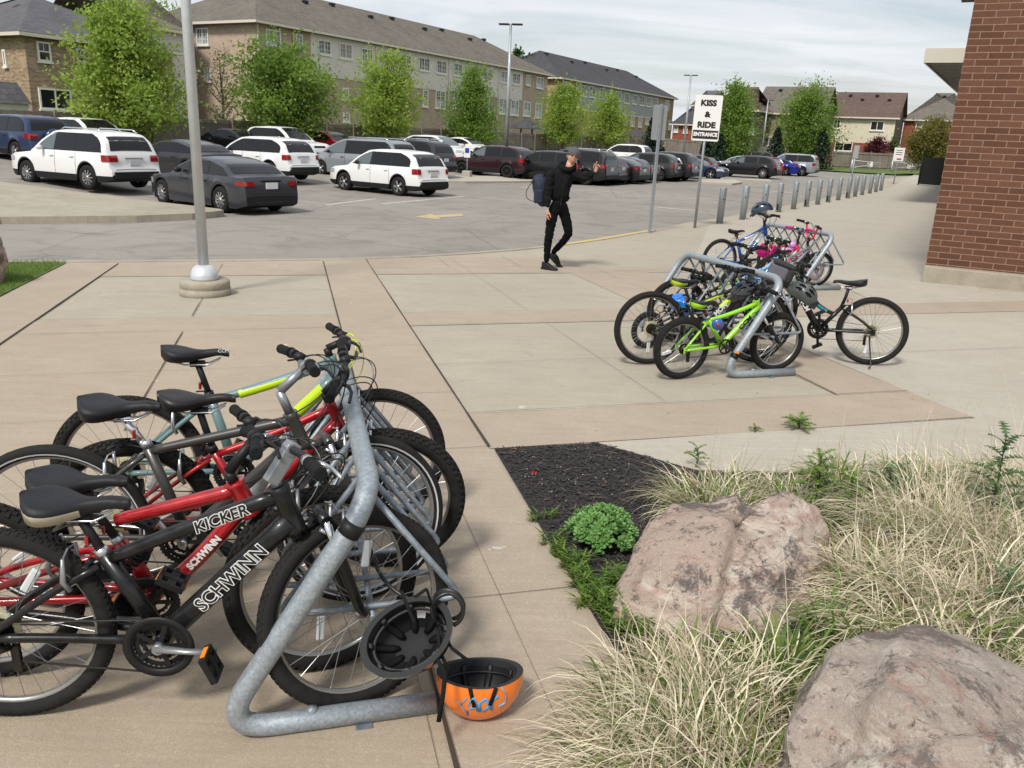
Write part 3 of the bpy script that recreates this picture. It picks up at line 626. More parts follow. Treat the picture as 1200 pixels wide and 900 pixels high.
# ================================================================== houses
class House:
    """local x along the facade, y into the house, z up; the facade y = 0 looks along -y"""
    def __init__(s, name, label, origin, rz, w, d, zbase, eave, cat='house', wallmat='town_brick', group=None):
        s.o = V((origin[0], origin[1], 0)); s.rz = rz; s.w = w; s.d = d; s.zb = zbase; s.ev = eave
        s.ax = V((cos(rz), sin(rz), 0)); s.ay = V((-sin(rz), cos(rz), 0))
        s.t = empty(name, (origin[0], origin[1], zbase), rz, label, cat, group)
        m = MB(); m.box((w/2, d/2, (eave-zbase)/2-.3), (w, d, eave-zbase+.6)); m.build('wall', wallmat, s.t)
    def loc(s, px, py, face='front'):
        if face == 'front': p, n = s.o, -s.ay
        elif face == 'left': p, n = s.o, -s.ax
        else: p, n = s.o+s.ax*s.w, s.ax
        q = onplane(px, py, p, n)-s.o; return q.dot(s.ax), q.dot(s.ay), q.z-s.zb
    def window(s, x0, y0, x1, y1, face='front', kind='grid', glass='window_glass', name='window'):
        """a window at the given pixel rectangle, built into its wall"""
        a = s.loc(x0, (y0+y1)/2, face); c = s.loc(x1, (y0+y1)/2, face); tp = s.loc((x0+x1)/2, y0, face); bt = s.loc((x0+x1)/2, y1, face)
        if face == 'front': u0, u1 = a[0], c[0]; M = Matrix.Translation(((u0+u1)/2, 0, (tp[2]+bt[2])/2))
        elif face == 'left': u0, u1 = a[1], c[1]; M = Matrix.Translation((0, (u0+u1)/2, (tp[2]+bt[2])/2)) @ Matrix.Rotation(-pi/2, 4, 'Z')
        else: u0, u1 = a[1], c[1]; M = Matrix.Translation((s.w, (u0+u1)/2, (tp[2]+bt[2])/2)) @ Matrix.Rotation(pi/2, 4, 'Z')
        w = abs(u1-u0); h = tp[2]-bt[2]; f = MB(); t = .09; y = -.05
        for q in (-1, 1): f.box((q*(w/2-t/2), y, 0), (t, .10, h)); f.box((0, y, q*(h/2-t/2)), (w-2*t, .10, t))
        nv = 1 if w/h < .75 else (2 if w/h < 1.6 else 3)
        if kind == 'grid':
            for k in range(1, nv+1 if nv > 1 else 1): pass
            for k in range(1, nv): f.box((-w/2+w*k/nv, y, 0), (.07, .09, h-2*t))
            for k in range(nv):
                f.box((-w/2+w*(k+.5)/nv, y+.012, 0), (.03, .05, h-2*t))
            for k in (1, 2): f.box((0, y+.014, -h/2+h*k/3), (w-2*t, .05, .03))
        elif kind == 'double': f.box((0, y, 0), (.07, .09, h-2*t))
        elif kind == 'sash': f.box((0, y, 0), (w-2*t, .09, .06)); f.box((0, y+.012, h/4), (.03, .05, h/2)); 
        f.box((0, -.06, -h/2-.05), (w+.12, .16, .09))
        o = f.build(name, 'trim_white', s.t); o.matrix_local = M
        g = MB(); g.box((0, -.025, 0), (w-2*t+.01, .02, h-2*t+.01)); g.build('pane', glass, o)
    def roof(s, mat, rise, kind='hip', over=.45, vents=0, ridge_in=None, trim='gutter'):
        w, d, h = s.w, s.d, s.ev-s.zb; x0, x1, y0, y1 = -over, w+over, -over, d+over; m = MB(); ri = (d/2+over if ridge_in is None else ridge_in)
        if kind == 'hip': A, B = (x0+ri, d/2, h+rise), (x1-ri, d/2, h+rise)
        elif kind == 'gable': A, B = (x0, d/2, h+rise), (x1, d/2, h+rise)
        c = [(x0, y0, h), (x1, y0, h), (x1, y1, h), (x0, y1, h)]
        # each slope is a slab 12 cm thick
        def slab(pts):
            n = len(pts); m.add([V(p)+V((0, 0, .14)) for p in pts]+[V(p)+V((0, 0, .0)) for p in pts], [tuple(range(n)), tuple(reversed(range(n, 2*n)))]+[(i, n+i, n+(i+1) % n, (i+1) % n) for i in range(n)])
        slab([c[0], c[1], B, A]); slab([c[2], c[3], A, B])
        if kind == 'hip': slab([c[1], c[2], B]); slab([c[3], c[0], A])
        r = m.build('roof', mat, s.t)
        e = MB(); th = .17
        for a, b in ((c[0], c[1]), (c[1], c[2]), (c[2], c[3]), (c[3], c[0])):
            if kind == 'gable' and a[0] == b[0]: continue
            a = V(a); b = V(b); mid = (a+b)/2; L_ = (b-a).length; ang = math.atan2(b.y-a.y, b.x-a.x); e.box((mid.x, mid.y, h+.02), (L_+.1, .12, th), rz=ang)
        e.build('eaves', trim, s.t)
        if kind == 'gable':
            for x in (.001, w-.001):
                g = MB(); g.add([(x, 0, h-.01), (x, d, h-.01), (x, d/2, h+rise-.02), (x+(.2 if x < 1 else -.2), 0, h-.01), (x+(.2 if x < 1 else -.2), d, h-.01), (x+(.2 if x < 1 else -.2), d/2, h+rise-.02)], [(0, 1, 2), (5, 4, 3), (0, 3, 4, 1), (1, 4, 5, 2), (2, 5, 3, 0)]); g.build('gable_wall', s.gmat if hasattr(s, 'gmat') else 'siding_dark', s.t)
        if vents:
            for k in range(vents):
                f = (k+.5)/vents; v = MB(); yy = d/2-.9-.8*(k % 2); zz = h+rise*(yy+over)/(d/2+over); v.box((w*(.08+.84*f), yy, zz+.25), (.38, .38, .22)); v.build('roof_vent', 'black_plastic', r)
        return r
    def panel(s, x0, x1, z0, z1, mat, face='front', name='siding', th=.035):
        m = MB()
        if face == 'front': m.box(((x0+x1)/2, -th/2, (z0+z1)/2), (x1-x0, th, z1-z0))
        elif face == 'right': m.box((s.w+th/2, (x0+x1)/2, (z0+z1)/2), (th, x1-x0, z1-z0))
        m.build(name, mat, s.t)
    def pipe(s, px, py0, py1, face='front'):
        a = s.loc(px, (py0+py1)/2, face); m = MB(); m.box((a[0] if face == 'front' else -.06, -.06 if face == 'front' else a[1], (s.ev-s.zb)/2), (.09, .07, s.ev-s.zb)); m.build('downpipe', 'gutter', s.t)

def houses():
    n2 = E2; yT = 0
    def on_b(px, py, b): return onplane(px, py, E2*b, E2)
    rzT = rad(61.4)
    # long terrace with the brown roof
    C = on_b(300, 27, -45); ev = C.z; zb = gz(C.x, C.y); R = on_b(642, 90, -45); w = (R-C).dot(E1)
    T = House('townhouse_terrace', 'long three storey brick and beige terrace with a brown shingle roof', C, rzT, w, 12.2, zb, ev+.05, 'terrace')
    T.roof('shingle_brown', 3.45, 'hip', .5, 9)
    s0 = T.loc(364, 60)[0]; s1 = T.loc(612, 100)[0]; zt = ev-zb-.02; zs = T.loc(397.2, 90.3)[2]; zs2 = T.loc(612.5, 116.7)[2]; zs = (zs+zs2)/2
    T.panel(s0, s1, zs, zt, 'siding_beige'); T.panel(s0-.1, s1+.1, zs-.12, zs-.003, 'gutter', name='trim_band', th=.06)
    for x0, x1, y0, y1 in ((311, 328, 35, 54), (346, 354, 40, 57), (372, 387, 47, 64), (397, 412, 51, 69), (423, 436, 57, 73), (447, 458, 60, 76), (469, 481, 64, 79), (490, 503, 67.5, 83), (511, 523, 71, 86.5), (531, 541, 74, 89), (550, 559, 78, 92), (565, 576, 80, 94.5), (586, 595, 83, 97), (600, 609, 85.5, 99), (616, 621, 88, 100), (628, 636, 90.5, 103.5)): T.window(x0, y0, x1, y1)
    for x0, x1, y0, y1 in ((401, 408, 103, 117), (437, 449, 104, 120), (495, 501, 105, 125), (510, 521, 106, 127), (531, 540, 108, 128), (566, 573, 112, 131), (584, 593, 115, 133.5), (598, 607, 117, 135), (613, 621, 119, 136), (627, 634, 121, 138)): T.window(x0, y0, x1, y1)
    T.window(402, 132, 409, 143); T.window(340, 80, 352, 96)
    T.window(231, 33, 245, 53, 'left'); T.window(240, 79.5, 248, 95.5, 'left'); T.window(186, 41, 193, 58, 'left')
    for px, a, c in ((303, 30, 120), (344, 40, 110), (440, 60, 130), (525, 70, 140), (583, 80, 140)): T.pipe(px, a, c)
    # second terrace with the dark roof
    C = on_b(656, 92, -45.6); ev = C.z; zb = gz(C.x, C.y); R = on_b(790, 115.6, -45.6); w = (R-C).dot(E1)
    T = House('townhouse_terrace', 'farther terrace with grey siding and a dark charcoal roof', C, rzT, w, 12.0, zb, ev, 'terrace', 'tan_brick')
    T.roof('shingle_charcoal', 3.6, 'hip', .5, 6)
    s0 = T.loc(676, 110)[0]; s1 = T.loc(771, 128)[0]; zt = ev-zb-.02; zs = T.loc(700, 130.5)[2]
    T.panel(s0, s1, zs, zt, 'siding_grey'); T.panel(s0-.1, s1+.1, zs-.14, zs-.003, 'gutter', name='trim_band', th=.06)
    for x0, x1, y0, y1 in ((659, 666, 95, 106), (680, 687, 100, 113), (690, 697, 101, 114), (702, 709, 103.5, 116), (711, 717, 105.5, 117), (721, 727, 107, 118.5), (731, 737, 109, 121), (741, 746, 111, 122), (749, 755, 112, 123.5), (757, 763, 114, 125), (765, 770, 115, 125.5), (779, 784, 117.5, 129), (730, 734, 134, 147), (739, 743, 135, 148), (748, 752, 136.5, 149), (756, 761, 137.5, 146), (783, 787, 141, 152)): T.window(x0, y0, x1, y1)
    # brick house at the left edge
    C = on_b(27.5, 41, -45); ev = C.z; zb = gz(C.x, C.y)
    T = House('brick_house', 'mixed brown brick house with a grey hip roof and sliding patio door', C, rzT, 9.2, 12.5, zb, ev, 'house', 'mixed_brick')
    T.roof('shingle_grey', 2.7, 'hip', .5, 2, ridge_in=5.2)
    T.window(43, 49, 58.5, 72, kind='sash', glass='window_dark'); T.window(89, 57, 99, 73, kind='sash', glass='window_dark'); T.window(45.5, 104, 83, 128.5, kind='double', glass='window_dark'); T.window(5, 58, 8.5, 78, 'left', kind='plain', glass='window_dark')
    # pale gabled house glimpsed between the left house and the terrace
    C = on_b(165, 30, -50); C2 = on_b(202, 37, -50)
    T = House('grey_house', 'pale house glimpsed behind the tall tree and the metal pole', C, rzT, (C2-C).dot(E1)+1, 10, gz(C.x, C.y), on_b(165, 32, -50).z, 'house', 'siding_white'); T.roof('shingle_brown', 2.6, 'hip', .4)
    for a in ((175, 60, 183, 78), (172, 100, 182, 118)): T.window(*a)
    # shed
    P = on_b(0, 104, -38); Q = on_b(31.5, 108, -38); zt = (P.z+Q.z)/2-.55; z0 = gz(Q.x, Q.y); t = empty('garden_shed', (Q.x, Q.y, z0), rzT, 'grey garden shed with a dark roof below the brick house', 'shed')
    Hs = zt-z0; m = MB(); m.box((-2.4, 1.5, Hs/2), (4.8, 3, Hs)); m.build('wall', 'siding_white', t)
    m = MB(); m.add([(-4.9, -.1, Hs), (.1, -.1, Hs), (-.1, .5, Hs+.9), (-4.9, .5, Hs+.9), (-4.9, 3.1, Hs), (.1, 3.1, Hs), (-.1, 2.5, Hs+.9), (-4.9, 2.5, Hs+.9)], [(0, 1, 2, 3), (3, 2, 6, 7), (7, 6, 5, 4), (1, 5, 6, 2), (0, 3, 7, 4), (0, 4, 5, 1)]); m.build('roof', 'shingle_grey', t)
    # small houses at the end of the car park
    def front(px0, px1, pyev, y, zg=None): 
        a = at(px0, pyev, y); c = at(px1, pyev, y); return a, (c-a).length
    def far(name, label, px0, px1, pe0, pe1, y, depth, wall, roofm, rise, kind, over=.4, gmat='siding_dark', vents=3, ri=None):
        a = at(px0, pe0, y); c = onplane(px1, pe1, a, E1); w = sqrt((c.x-a.x)**2+(c.y-a.y)**2); rz = math.atan2(E2.y, E2.x)
        h = House(name, label, a, rz, w, depth, -.2, a.z, 'house', wall); h.gmat = gmat; h.roof(roofm, rise, kind, over, vents, ri); return h
    h = far('cream_house', 'cream sided house with a dark red-brown roof and brick ground floor', 974, 1050, 137.4, 140.6, 104, 9, 'siding_cream', 'shingle_red', 3.0, 'gable', gmat='siding_dark', vents=4)
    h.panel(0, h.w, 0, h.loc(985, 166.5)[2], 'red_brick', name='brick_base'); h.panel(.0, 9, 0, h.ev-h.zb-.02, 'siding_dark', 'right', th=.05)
    for a in ((977, 140, 985, 150.5), (1020, 142, 1036, 153), (978, 167, 999, 177)): h.window(*a, kind='double', glass='window_dark')
    h = far('brown_house', 'brown sided house with a grey gable roof behind the maple', 887, 962, 133, 136.2, 100, 9, 'siding_brown', 'shingle_brown', 3.1, 'gable', gmat='siding_dark', vents=3)
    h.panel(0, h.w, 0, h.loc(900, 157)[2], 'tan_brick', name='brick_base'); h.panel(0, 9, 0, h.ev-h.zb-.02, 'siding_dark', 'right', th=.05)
    for a in ((892, 136, 901, 147.5), (896, 160, 906, 171), (940, 139, 952, 149)): h.window(*a, kind='double')
    h = far('dark_house', 'dark brown house with a brown roof behind the tree by the sign', 834, 886, 129, 131, 96, 9, 'siding_dark', 'shingle_red', 2.6, 'hip', ri=4.2, vents=1)
    h.window(878, 150, 884, 158, kind='double')
    h = far('red_brick_house', 'red brick house with a grey hip roof beside the school', 1060, 1140, 140.8, 144, 108, 10, 'red_brick', 'shingle_brown', 3.4, 'hip', ri=5.2, vents=1)
    h.window(1073, 143.5, 1088.5, 153, kind='double')
    h = far('small_house', 'small brick house with a white gable left of the sign', 789, 815, 146, 147, 118, 8, 'red_brick', 'shingle_charcoal', 2.4, 'hip', ri=2.5, vents=0)
    for a in ((790, 148, 795, 155), (801, 148, 806, 156)): h.window(*a, kind='double')
    h = far('distant_house', 'distant grey roofed house between sign and brown roof', 812, 838, 124, 125, 135, 9, 'siding_grey', 'shingle_grey', 2.4, 'hip', ri=3.5, vents=0)
    # gazebos
    for px, py, lab, b in ((746, 160, 'dark hip roofed gazebo in front of the second terrace', -40), (617, 151, 'small dark gazebo roof in front of the brown roofed terrace', -39)):
        p = on_b(px, py, b); z0 = gz(p.x, p.y); t = empty('gazebo', (p.x, p.y, z0), rzT, lab, 'gazebo'); hh = p.z-z0; m = MB()
        for a in (-1, 1):
            for c in (-1, 1): m.box((a*1.3, c*1.3, hh/2), (.12, .12, hh))
        m.build('posts', 'black_plastic', t); m = MB(); m.add([(-1.7, -1.7, hh), (1.7, -1.7, hh), (1.7, 1.7, hh), (-1.7, 1.7, hh), (0, 0, hh+.95), (0, 0, hh+.02)], [(0, 1, 4), (1, 2, 4), (2, 3, 4), (3, 0, 4), (1, 0, 5), (2, 1, 5), (3, 2, 5), (0, 3, 5)]); m.build('roof', 'shingle_charcoal', t)

def fences():
    def run(label, A, B, h, step=2.45):
        d = B-A; d.z = 0; n = max(1, round(d.length/step)); u = d.normalized(); ang = math.atan2(u.y, u.x); t = empty('board_fence', (A.x, A.y, gz(A.x, A.y)), 0, label, 'fence'); z0 = gz(A.x, A.y)
        b = MB(); k = int(d.length/.15); rnd = random.Random(3)
        for i in range(k):
            p = u*(i+.5)*.15; g = gz(A.x+p.x, A.y+p.y)-z0; hh = h+rnd.uniform(-.02, .02); b.box((p.x, p.y, g+hh/2+.05), (.138, .022, hh-.1), rz=ang+rnd.uniform(-.02, .02))
        b.build('boards', 'fence_wood', t); nn = V((u.y, -u.x, 0))
        for z in (.3, h-.15):
            r = MB()
            for i in range(n):
                p0 = u*d.length*i/n; p1 = u*d.length*(i+1)/n; q0 = gz(A.x+p0.x, A.y+p0.y)-z0+z; q1 = gz(A.x+p1.x, A.y+p1.y)-z0+z; mid = (p0+p1)/2; r.box((mid.x+nn.x*.045, mid.y+nn.y*.045, (q0+q1)/2), (d.length/n, .04, .09), rz=ang)
            r.build('rail', 'fence_wood', t)
        m = MB(); m.box((0, 0, h/2), (.1, .1, h+.1)); pm = m.mesh('post', 'fence_wood')
        for i in range(n+1):
            p = u*d.length*i/n+nn*.09; g = gz(A.x+p.x, A.y+p.y)-z0; link_mesh('post', pm, t, Matrix.Translation((p.x, p.y, g+.05)) @ Matrix.Rotation(ang, 4, 'Z'))
    def fh(px, py, b): p = onplane(px, py, E2*b, E2); return p.z-gz(p.x, p.y)
    h = fh(400, 146, -35)
    run('grey weathered board fence below the two terraces', AB(-14, -35), AB(98, -35), h)
    A = at(812, 170, 98); A = AB(98, -35); B = at(972, 181, 92); run('board fence in front of the brown and dark houses', A, V((B.x, B.y, 0)), 1.75)
    B2 = at(1150, 182, 96); run('board fence in front of the cream house behind the green bank', V((B.x+.3, B.y, 0)), V((B2.x, B2.y, 0)), 1.8)
# ================================================================== trees and plants
def leafquad(mb, c, s, rnd, mi=None, asp=.6, up=None):
    n = V((rnd.gauss(0, 1), rnd.gauss(0, 1), rnd.gauss(.3, 1))).normalized(); a = n.orthogonal().normalized(); b = n.cross(a)
    r = rnd.uniform(0, 2*pi); u = (a*cos(r)+b*sin(r))*s; v = (b*cos(r)-a*sin(r))*s*asp
    mb.add([c-u, c+v*.9, c+u, c-v*.9], [(0, 1, 2, 3)], mi, False)

def tree(label, px, ptop, wpx, pbot, b=None, y=None, mat='leaf_mid', shape='round', n=6500, leaf=.085, seed=1, name='tree', group='trees', clumps=120, open_=.0, cat='tree', trunk=True, spread=.1, px_base=None):
    rnd = random.Random(seed)
    p = onplane(px, pbot, E2*b, E2) if b is not None else at(px, pbot, y)
    x, yy = p.x, p.y; z0 = gz(x, yy)
    k = FPX/(V((x, yy, 0)).dot(V((0, cos(PITCH), 0)))+EYE*sin(PITCH)); dep = p-V((0, 0, EYE)); dist = dep.dot(FWD)
    def zat(py):
        lo, hi = z0-2, 26
        for _ in range(40):
            m = (lo+hi)/2; q = V((x, yy, m))-V((0, 0, EYE))
            if 450-FPX*q.dot(UP)/q.dot(FWD) > py: lo = m
            else: hi = m
        return lo
    zt, zc = zat(ptop), zat(pbot); R = wpx/2/FPX*dist; H = zt-zc
    t = empty(name, (x, yy, z0), 0, label, cat, group)
    prof = {'round': lambda f: sqrt(max(0, 1-(2*f-1)**2))*.75+.25*(1-f) if f < 1 else 0, 'oval': lambda f: (min(1, f/.22)**.6)*(max(0, 1-f)**.55)*1.12, 'cone': lambda f: min(1, f/.12)**.5*(1-f)**.85, 'vase': lambda f: min(1, f/.6+.25)**.8*max(0, 1-f**5)**.5}[shape]
    cl = []; nb = max(7, clumps//5); hb0 = zc-z0; brs = []
    for i in range(nb):
        f = min(.99, .06+.94*((i+rnd.random())/nb)); r = R*prof(f)*rnd.uniform(.72, 1.08); a = i*2.4+rnd.uniform(-.5, .5); tip = V((cos(a)*r, sin(a)*r, hb0+f*H)); f0 = max(.0, f*.72-.12); st = V((0, 0, hb0+(f0-.05)*H)); tone = rnd.random(); brs.append((st, tip))
        kk = max(3, int(clumps/nb))
        for k in range(kk):
            q = .30+.72*(k+rnd.random()*.8)/kk; c = st.lerp(tip, min(1.02, q))+V((rnd.gauss(0, 1), rnd.gauss(0, 1), rnd.gauss(.2, .8)))*R*(.05+.07*q); cl.append((c, rnd.uniform(.45, 1.4), min(1, max(0, tone*.6+rnd.random()*.4))))
    for k in range(clumps//6):
        f = rnd.random(); a = rnd.uniform(0, 2*pi); r = R*prof(f)*rnd.uniform(.1, .7); cl.append((V((cos(a)*r, sin(a)*r, hb0+f*H)), rnd.uniform(.6, 1.2), rnd.random()*.6))
    m = MB(); per = n//len(cl); base = spread*(R+H/2)
    for c, sz, tone in cl:
        for _ in range(int(per*sz*1.1)):
            gq = rnd.gauss(0, 1) if rnd.random() < .85 else rnd.gauss(0, 1.9); g = V((rnd.gauss(0, 1), rnd.gauss(0, 1), rnd.gauss(0, .6)))*base*sz*(1 if rnd.random() < .8 else 1.7)
            m.tone = min(1, max(0, tone*.7+rnd.random()*.45-.08)); leafquad(m, c+g, leaf*rnd.choice((.6, .8, 1, 1, 1.25)), rnd)
    # shoots that break the outline
    for st, tip in brs:
        d = (tip-st).normalized()*.7+V((rnd.gauss(0, .3), rnd.gauss(0, .3), rnd.uniform(.3, .9))); d.normalize(); m.tone = rnd.uniform(.5, 1)
        for k in range(12): leafquad(m, tip+d*(k*base*.24)+V((rnd.gauss(0, .035), rnd.gauss(0, .035), rnd.gauss(0, .035)))*R, leaf*.85, rnd)
    m.build('crown', mat, t)
    if trunk:
        w = MB(); th = .035*R+.05; w.tube([(0, 0, -.1), (0, 0, (zc-z0)*.6+.2), (.03*R, .02*R, zc-z0+H*.45), (0, 0, zc-z0+H*.9)], [th, th*.85, th*.5, th*.1], 8)
        for st, c in brs:
            st = V((0, 0, max(.3, st.z))); mid = st.lerp(c, .5)+V((0, 0, -.05*R)); w.tube([st, mid, c], [th*.42, th*.26, th*.07], 5)
        w.build('trunk', 'bark', t)
    return t

def conifer(label, px, ptop, wpx, pbot, y, seed=1, group='conifers'):
    rnd = random.Random(seed); p = at(px, pbot, y); z0 = gz(p.x, p.y); H = at(px, ptop, y).z-z0; R = wpx/2/FPX*y*1.03
    t = empty('conifer', (p.x, p.y, z0), 0, label, 'tree', group); m = MB()
    for k in range(int(H*9)):
        f = k/(H*9); r = R*(1-f)**.9+.1
        for j in range(12):
            a = rnd.uniform(0, 2*pi); m.tone = rnd.random()
            for q in range(9):
                d = r*(q+1)/9*rnd.uniform(.85, 1.1); c = V((cos(a)*d, sin(a)*d, f*H+.2-d*.28+rnd.uniform(-.06, .06))); leafquad(m, c, .10+.04*rnd.random(), rnd, asp=.5)
    m.build('crown', 'leaf_conifer', t); w = MB(); w.tube([(0, 0, -.1), (0, 0, H*.95)], [.13, .02], 7); w.build('trunk', 'bark', t)

def trees():
    B = -33.2
    tree('tall bright green tree in front of the brick house', 152, -6, 158, 152, B, mat='leaf_bright', shape='oval', n=15500, clumps=210, seed=3, spread=.058, leaf=.10)
    tree('wide mid green tree at the corner of the brown roofed terrace', 336, 50, 132, 152, B, mat='leaf_mid', shape='round', n=15000, clumps=210, seed=5, spread=.07, leaf=.105)
    tree('round yellow-green tree right of the wide tree', 453, 62, 94, 155, B, mat='leaf_bright', shape='round', n=10500, clumps=140, seed=8, spread=.068, leaf=.10)
    tree('narrow dark green pyramidal tree left of the tall lamp post', 553, 80, 62, 172, B, mat='leaf_mid', shape='oval', n=13000, clumps=120, seed=9, leaf=.10, spread=.085)
    tree('bright green tree right of the tall lamp post', 659, 99, 60, 166, B, mat='leaf_bright', shape='round', n=8500, clumps=110, seed=12, spread=.08, leaf=.11)
    tree('pale green tree between the lamp post tree and the gazebo', 711, 107, 56, 168, B, mat='leaf_bright', shape='oval', n=7500, clumps=100, seed=15, spread=.08, leaf=.11)
    tree('sparse olive tree against the terrace end wall', 262, 62, 62, 150, -37, mat='leaf_sparse', shape='vase', n=1500, clumps=60, seed=18, spread=.06, leaf=.07)
    tree('tall green tree behind the kiss and ride sign', 855, 97, 56, 184, y=82, mat='leaf_mid', shape='oval', n=13000, clumps=130, seed=21, leaf=.13, spread=.085)
    tree('spreading green maple in front of the brown house', 940, 102, 68, 184, y=86, mat='leaf_mid', shape='round', n=15000, clumps=150, seed=25, leaf=.13, spread=.085)
    tree('rounded russet-green tree beside the brick school', 1088, 141, 60, 192, y=80, mat='leaf_russet', shape='round', n=12000, clumps=110, seed=28, leaf=.11)
    tree('burgundy shrub behind the board fence', 1026, 162, 32, 180, y=99, mat='leaf_burgundy', shape='round', n=2200, clumps=40, seed=30, trunk=False, name='shrub', cat='shrub', leaf=.12)
    tree('slim green cedar right of the burgundy shrub', 1045, 158, 9, 180, y=99, mat='leaf_dark', shape='oval', n=900, clumps=20, seed=31, name='shrub', cat='shrub', leaf=.1)
    tree('young green tree rising behind the gap before the small house', 767, 150, 22, 178, y=74, mat='leaf_conifer', shape='oval', n=1500, clumps=40, seed=33, leaf=.12)
    tree('dark treetop beyond the brown terrace roof', 604, 56, 18, 82, y=110, mat='leaf_dark', shape='round', n=900, clumps=24, seed=35, leaf=.2, trunk=True)
    tree('dark round treetop right of the lamp head', 620, 64, 14, 84, y=110, mat='leaf_dark', shape='round', n=800, clumps=24, seed=36, leaf=.2)
    conifer('dark conifer before the second terrace gazebo', 762, 138, 26, 182, 70, 1); conifer('dark conifer left of the kiss and ride sign', 828, 146, 22, 184, 72, 2)
    conifer('low dark conifer behind the kiss and ride tree', 842, 158, 26, 186, 80, 5)
    conifer('dark conifer in front of the brown house', 908, 150, 28, 184, 84, 3); conifer('dark drooping conifer beside the green bank', 960, 150, 32, 190, 84, 4)

# ---------------------------------------------------------------- planting bed
def blade(mb, p, d, ln, w, droop, segs=5, tone=.5, curl=0.):
    """one arching grass blade"""
    mb.tone = tone; d = d.normalized(); side = d.cross(V((0, 0, 1)))
    side = side.normalized() if side.length > 1e-3 else V((1, 0, 0)); q = V(p); vs = []; st = ln/segs; v = V(d)
    for k in range(segs+1):
        ww = w*(1-(k/segs)**1.7)+w*.06; vs += [q-side*ww, q+side*ww]; q = q+v*st; v = (v+V((side.x*curl, side.y*curl, -droop*(k+.6)/segs))).normalized()
        gzz = gz(q.x, q.y)+.006
        if q.z < gzz: q.z = gzz
    mb.add(vs, [(2*k, 2*k+1, 2*k+3, 2*k+2) for k in range(segs)], None, True)

def tussock(label, c, R, n, ln, green=.25, lean=(0, 0), seed=1, thick=.0022, up=1., wisps=8, zoff=0.):
    rnd = random.Random(seed); o = V((c[0], c[1], gz(c[0], c[1])+zoff)); t = empty('ornamental_grass', o, 0, label, 'grass plant', 'ornamental grass clumps in the planting bed')
    dry, grn = MB(), MB()
    for i in range(n):
        a = rnd.uniform(0, 2*pi); rr = R*sqrt(rnd.random()); p = o+V((cos(a)*rr, sin(a)*rr, 0)); p.z = gz(p.x, p.y)+zoff*.7
        out = V((cos(a), sin(a), 0))*(rr/R*.75+.12)+V((lean[0], lean[1], 0))+V((rnd.gauss(0, .38), rnd.gauss(0, .38), 0)); d = out+V((0, 0, up*rnd.uniform(.6, 1.35)))
        if rnd.random() < .12: d = V((d.x*1.6, d.y*1.6, .18))
        g = rnd.random() < green*1.35; L_ = ln*rnd.uniform(.45, 1.15)*(.8 if g else 1); w = thick*rnd.uniform(.4, 1.5)*(1.6 if g else 1)
        blade(grn if g else dry, p, d, L_, w, rnd.uniform(.3, 1.35), 6, (rnd.random() if g else rnd.random()**.75), rnd.gauss(0, .22))
    for i in range(wisps):
        a = rnd.uniform(0, 2*pi); p = o+V((cos(a), sin(a), 0))*R*.4; d = V((rnd.gauss(0, .35)+lean[0]*.5, rnd.gauss(0, .35)+lean[1]*.5, 1.3)); blade(dry, p, d, ln*rnd.uniform(1.2, 1.7), thick*.55, rnd.uniform(.05, .3), 7, rnd.uniform(.2, .8))
    for mb in (dry, grn): mb.v = [(x-o.x, y-o.y, z-o.z) for x, y, z in mb.v]
    if dry.v: dry.build('dry_blades', 'blade_dry', t)
    if grn.v: grn.build('green_blades', 'blade_green', t)
    return t

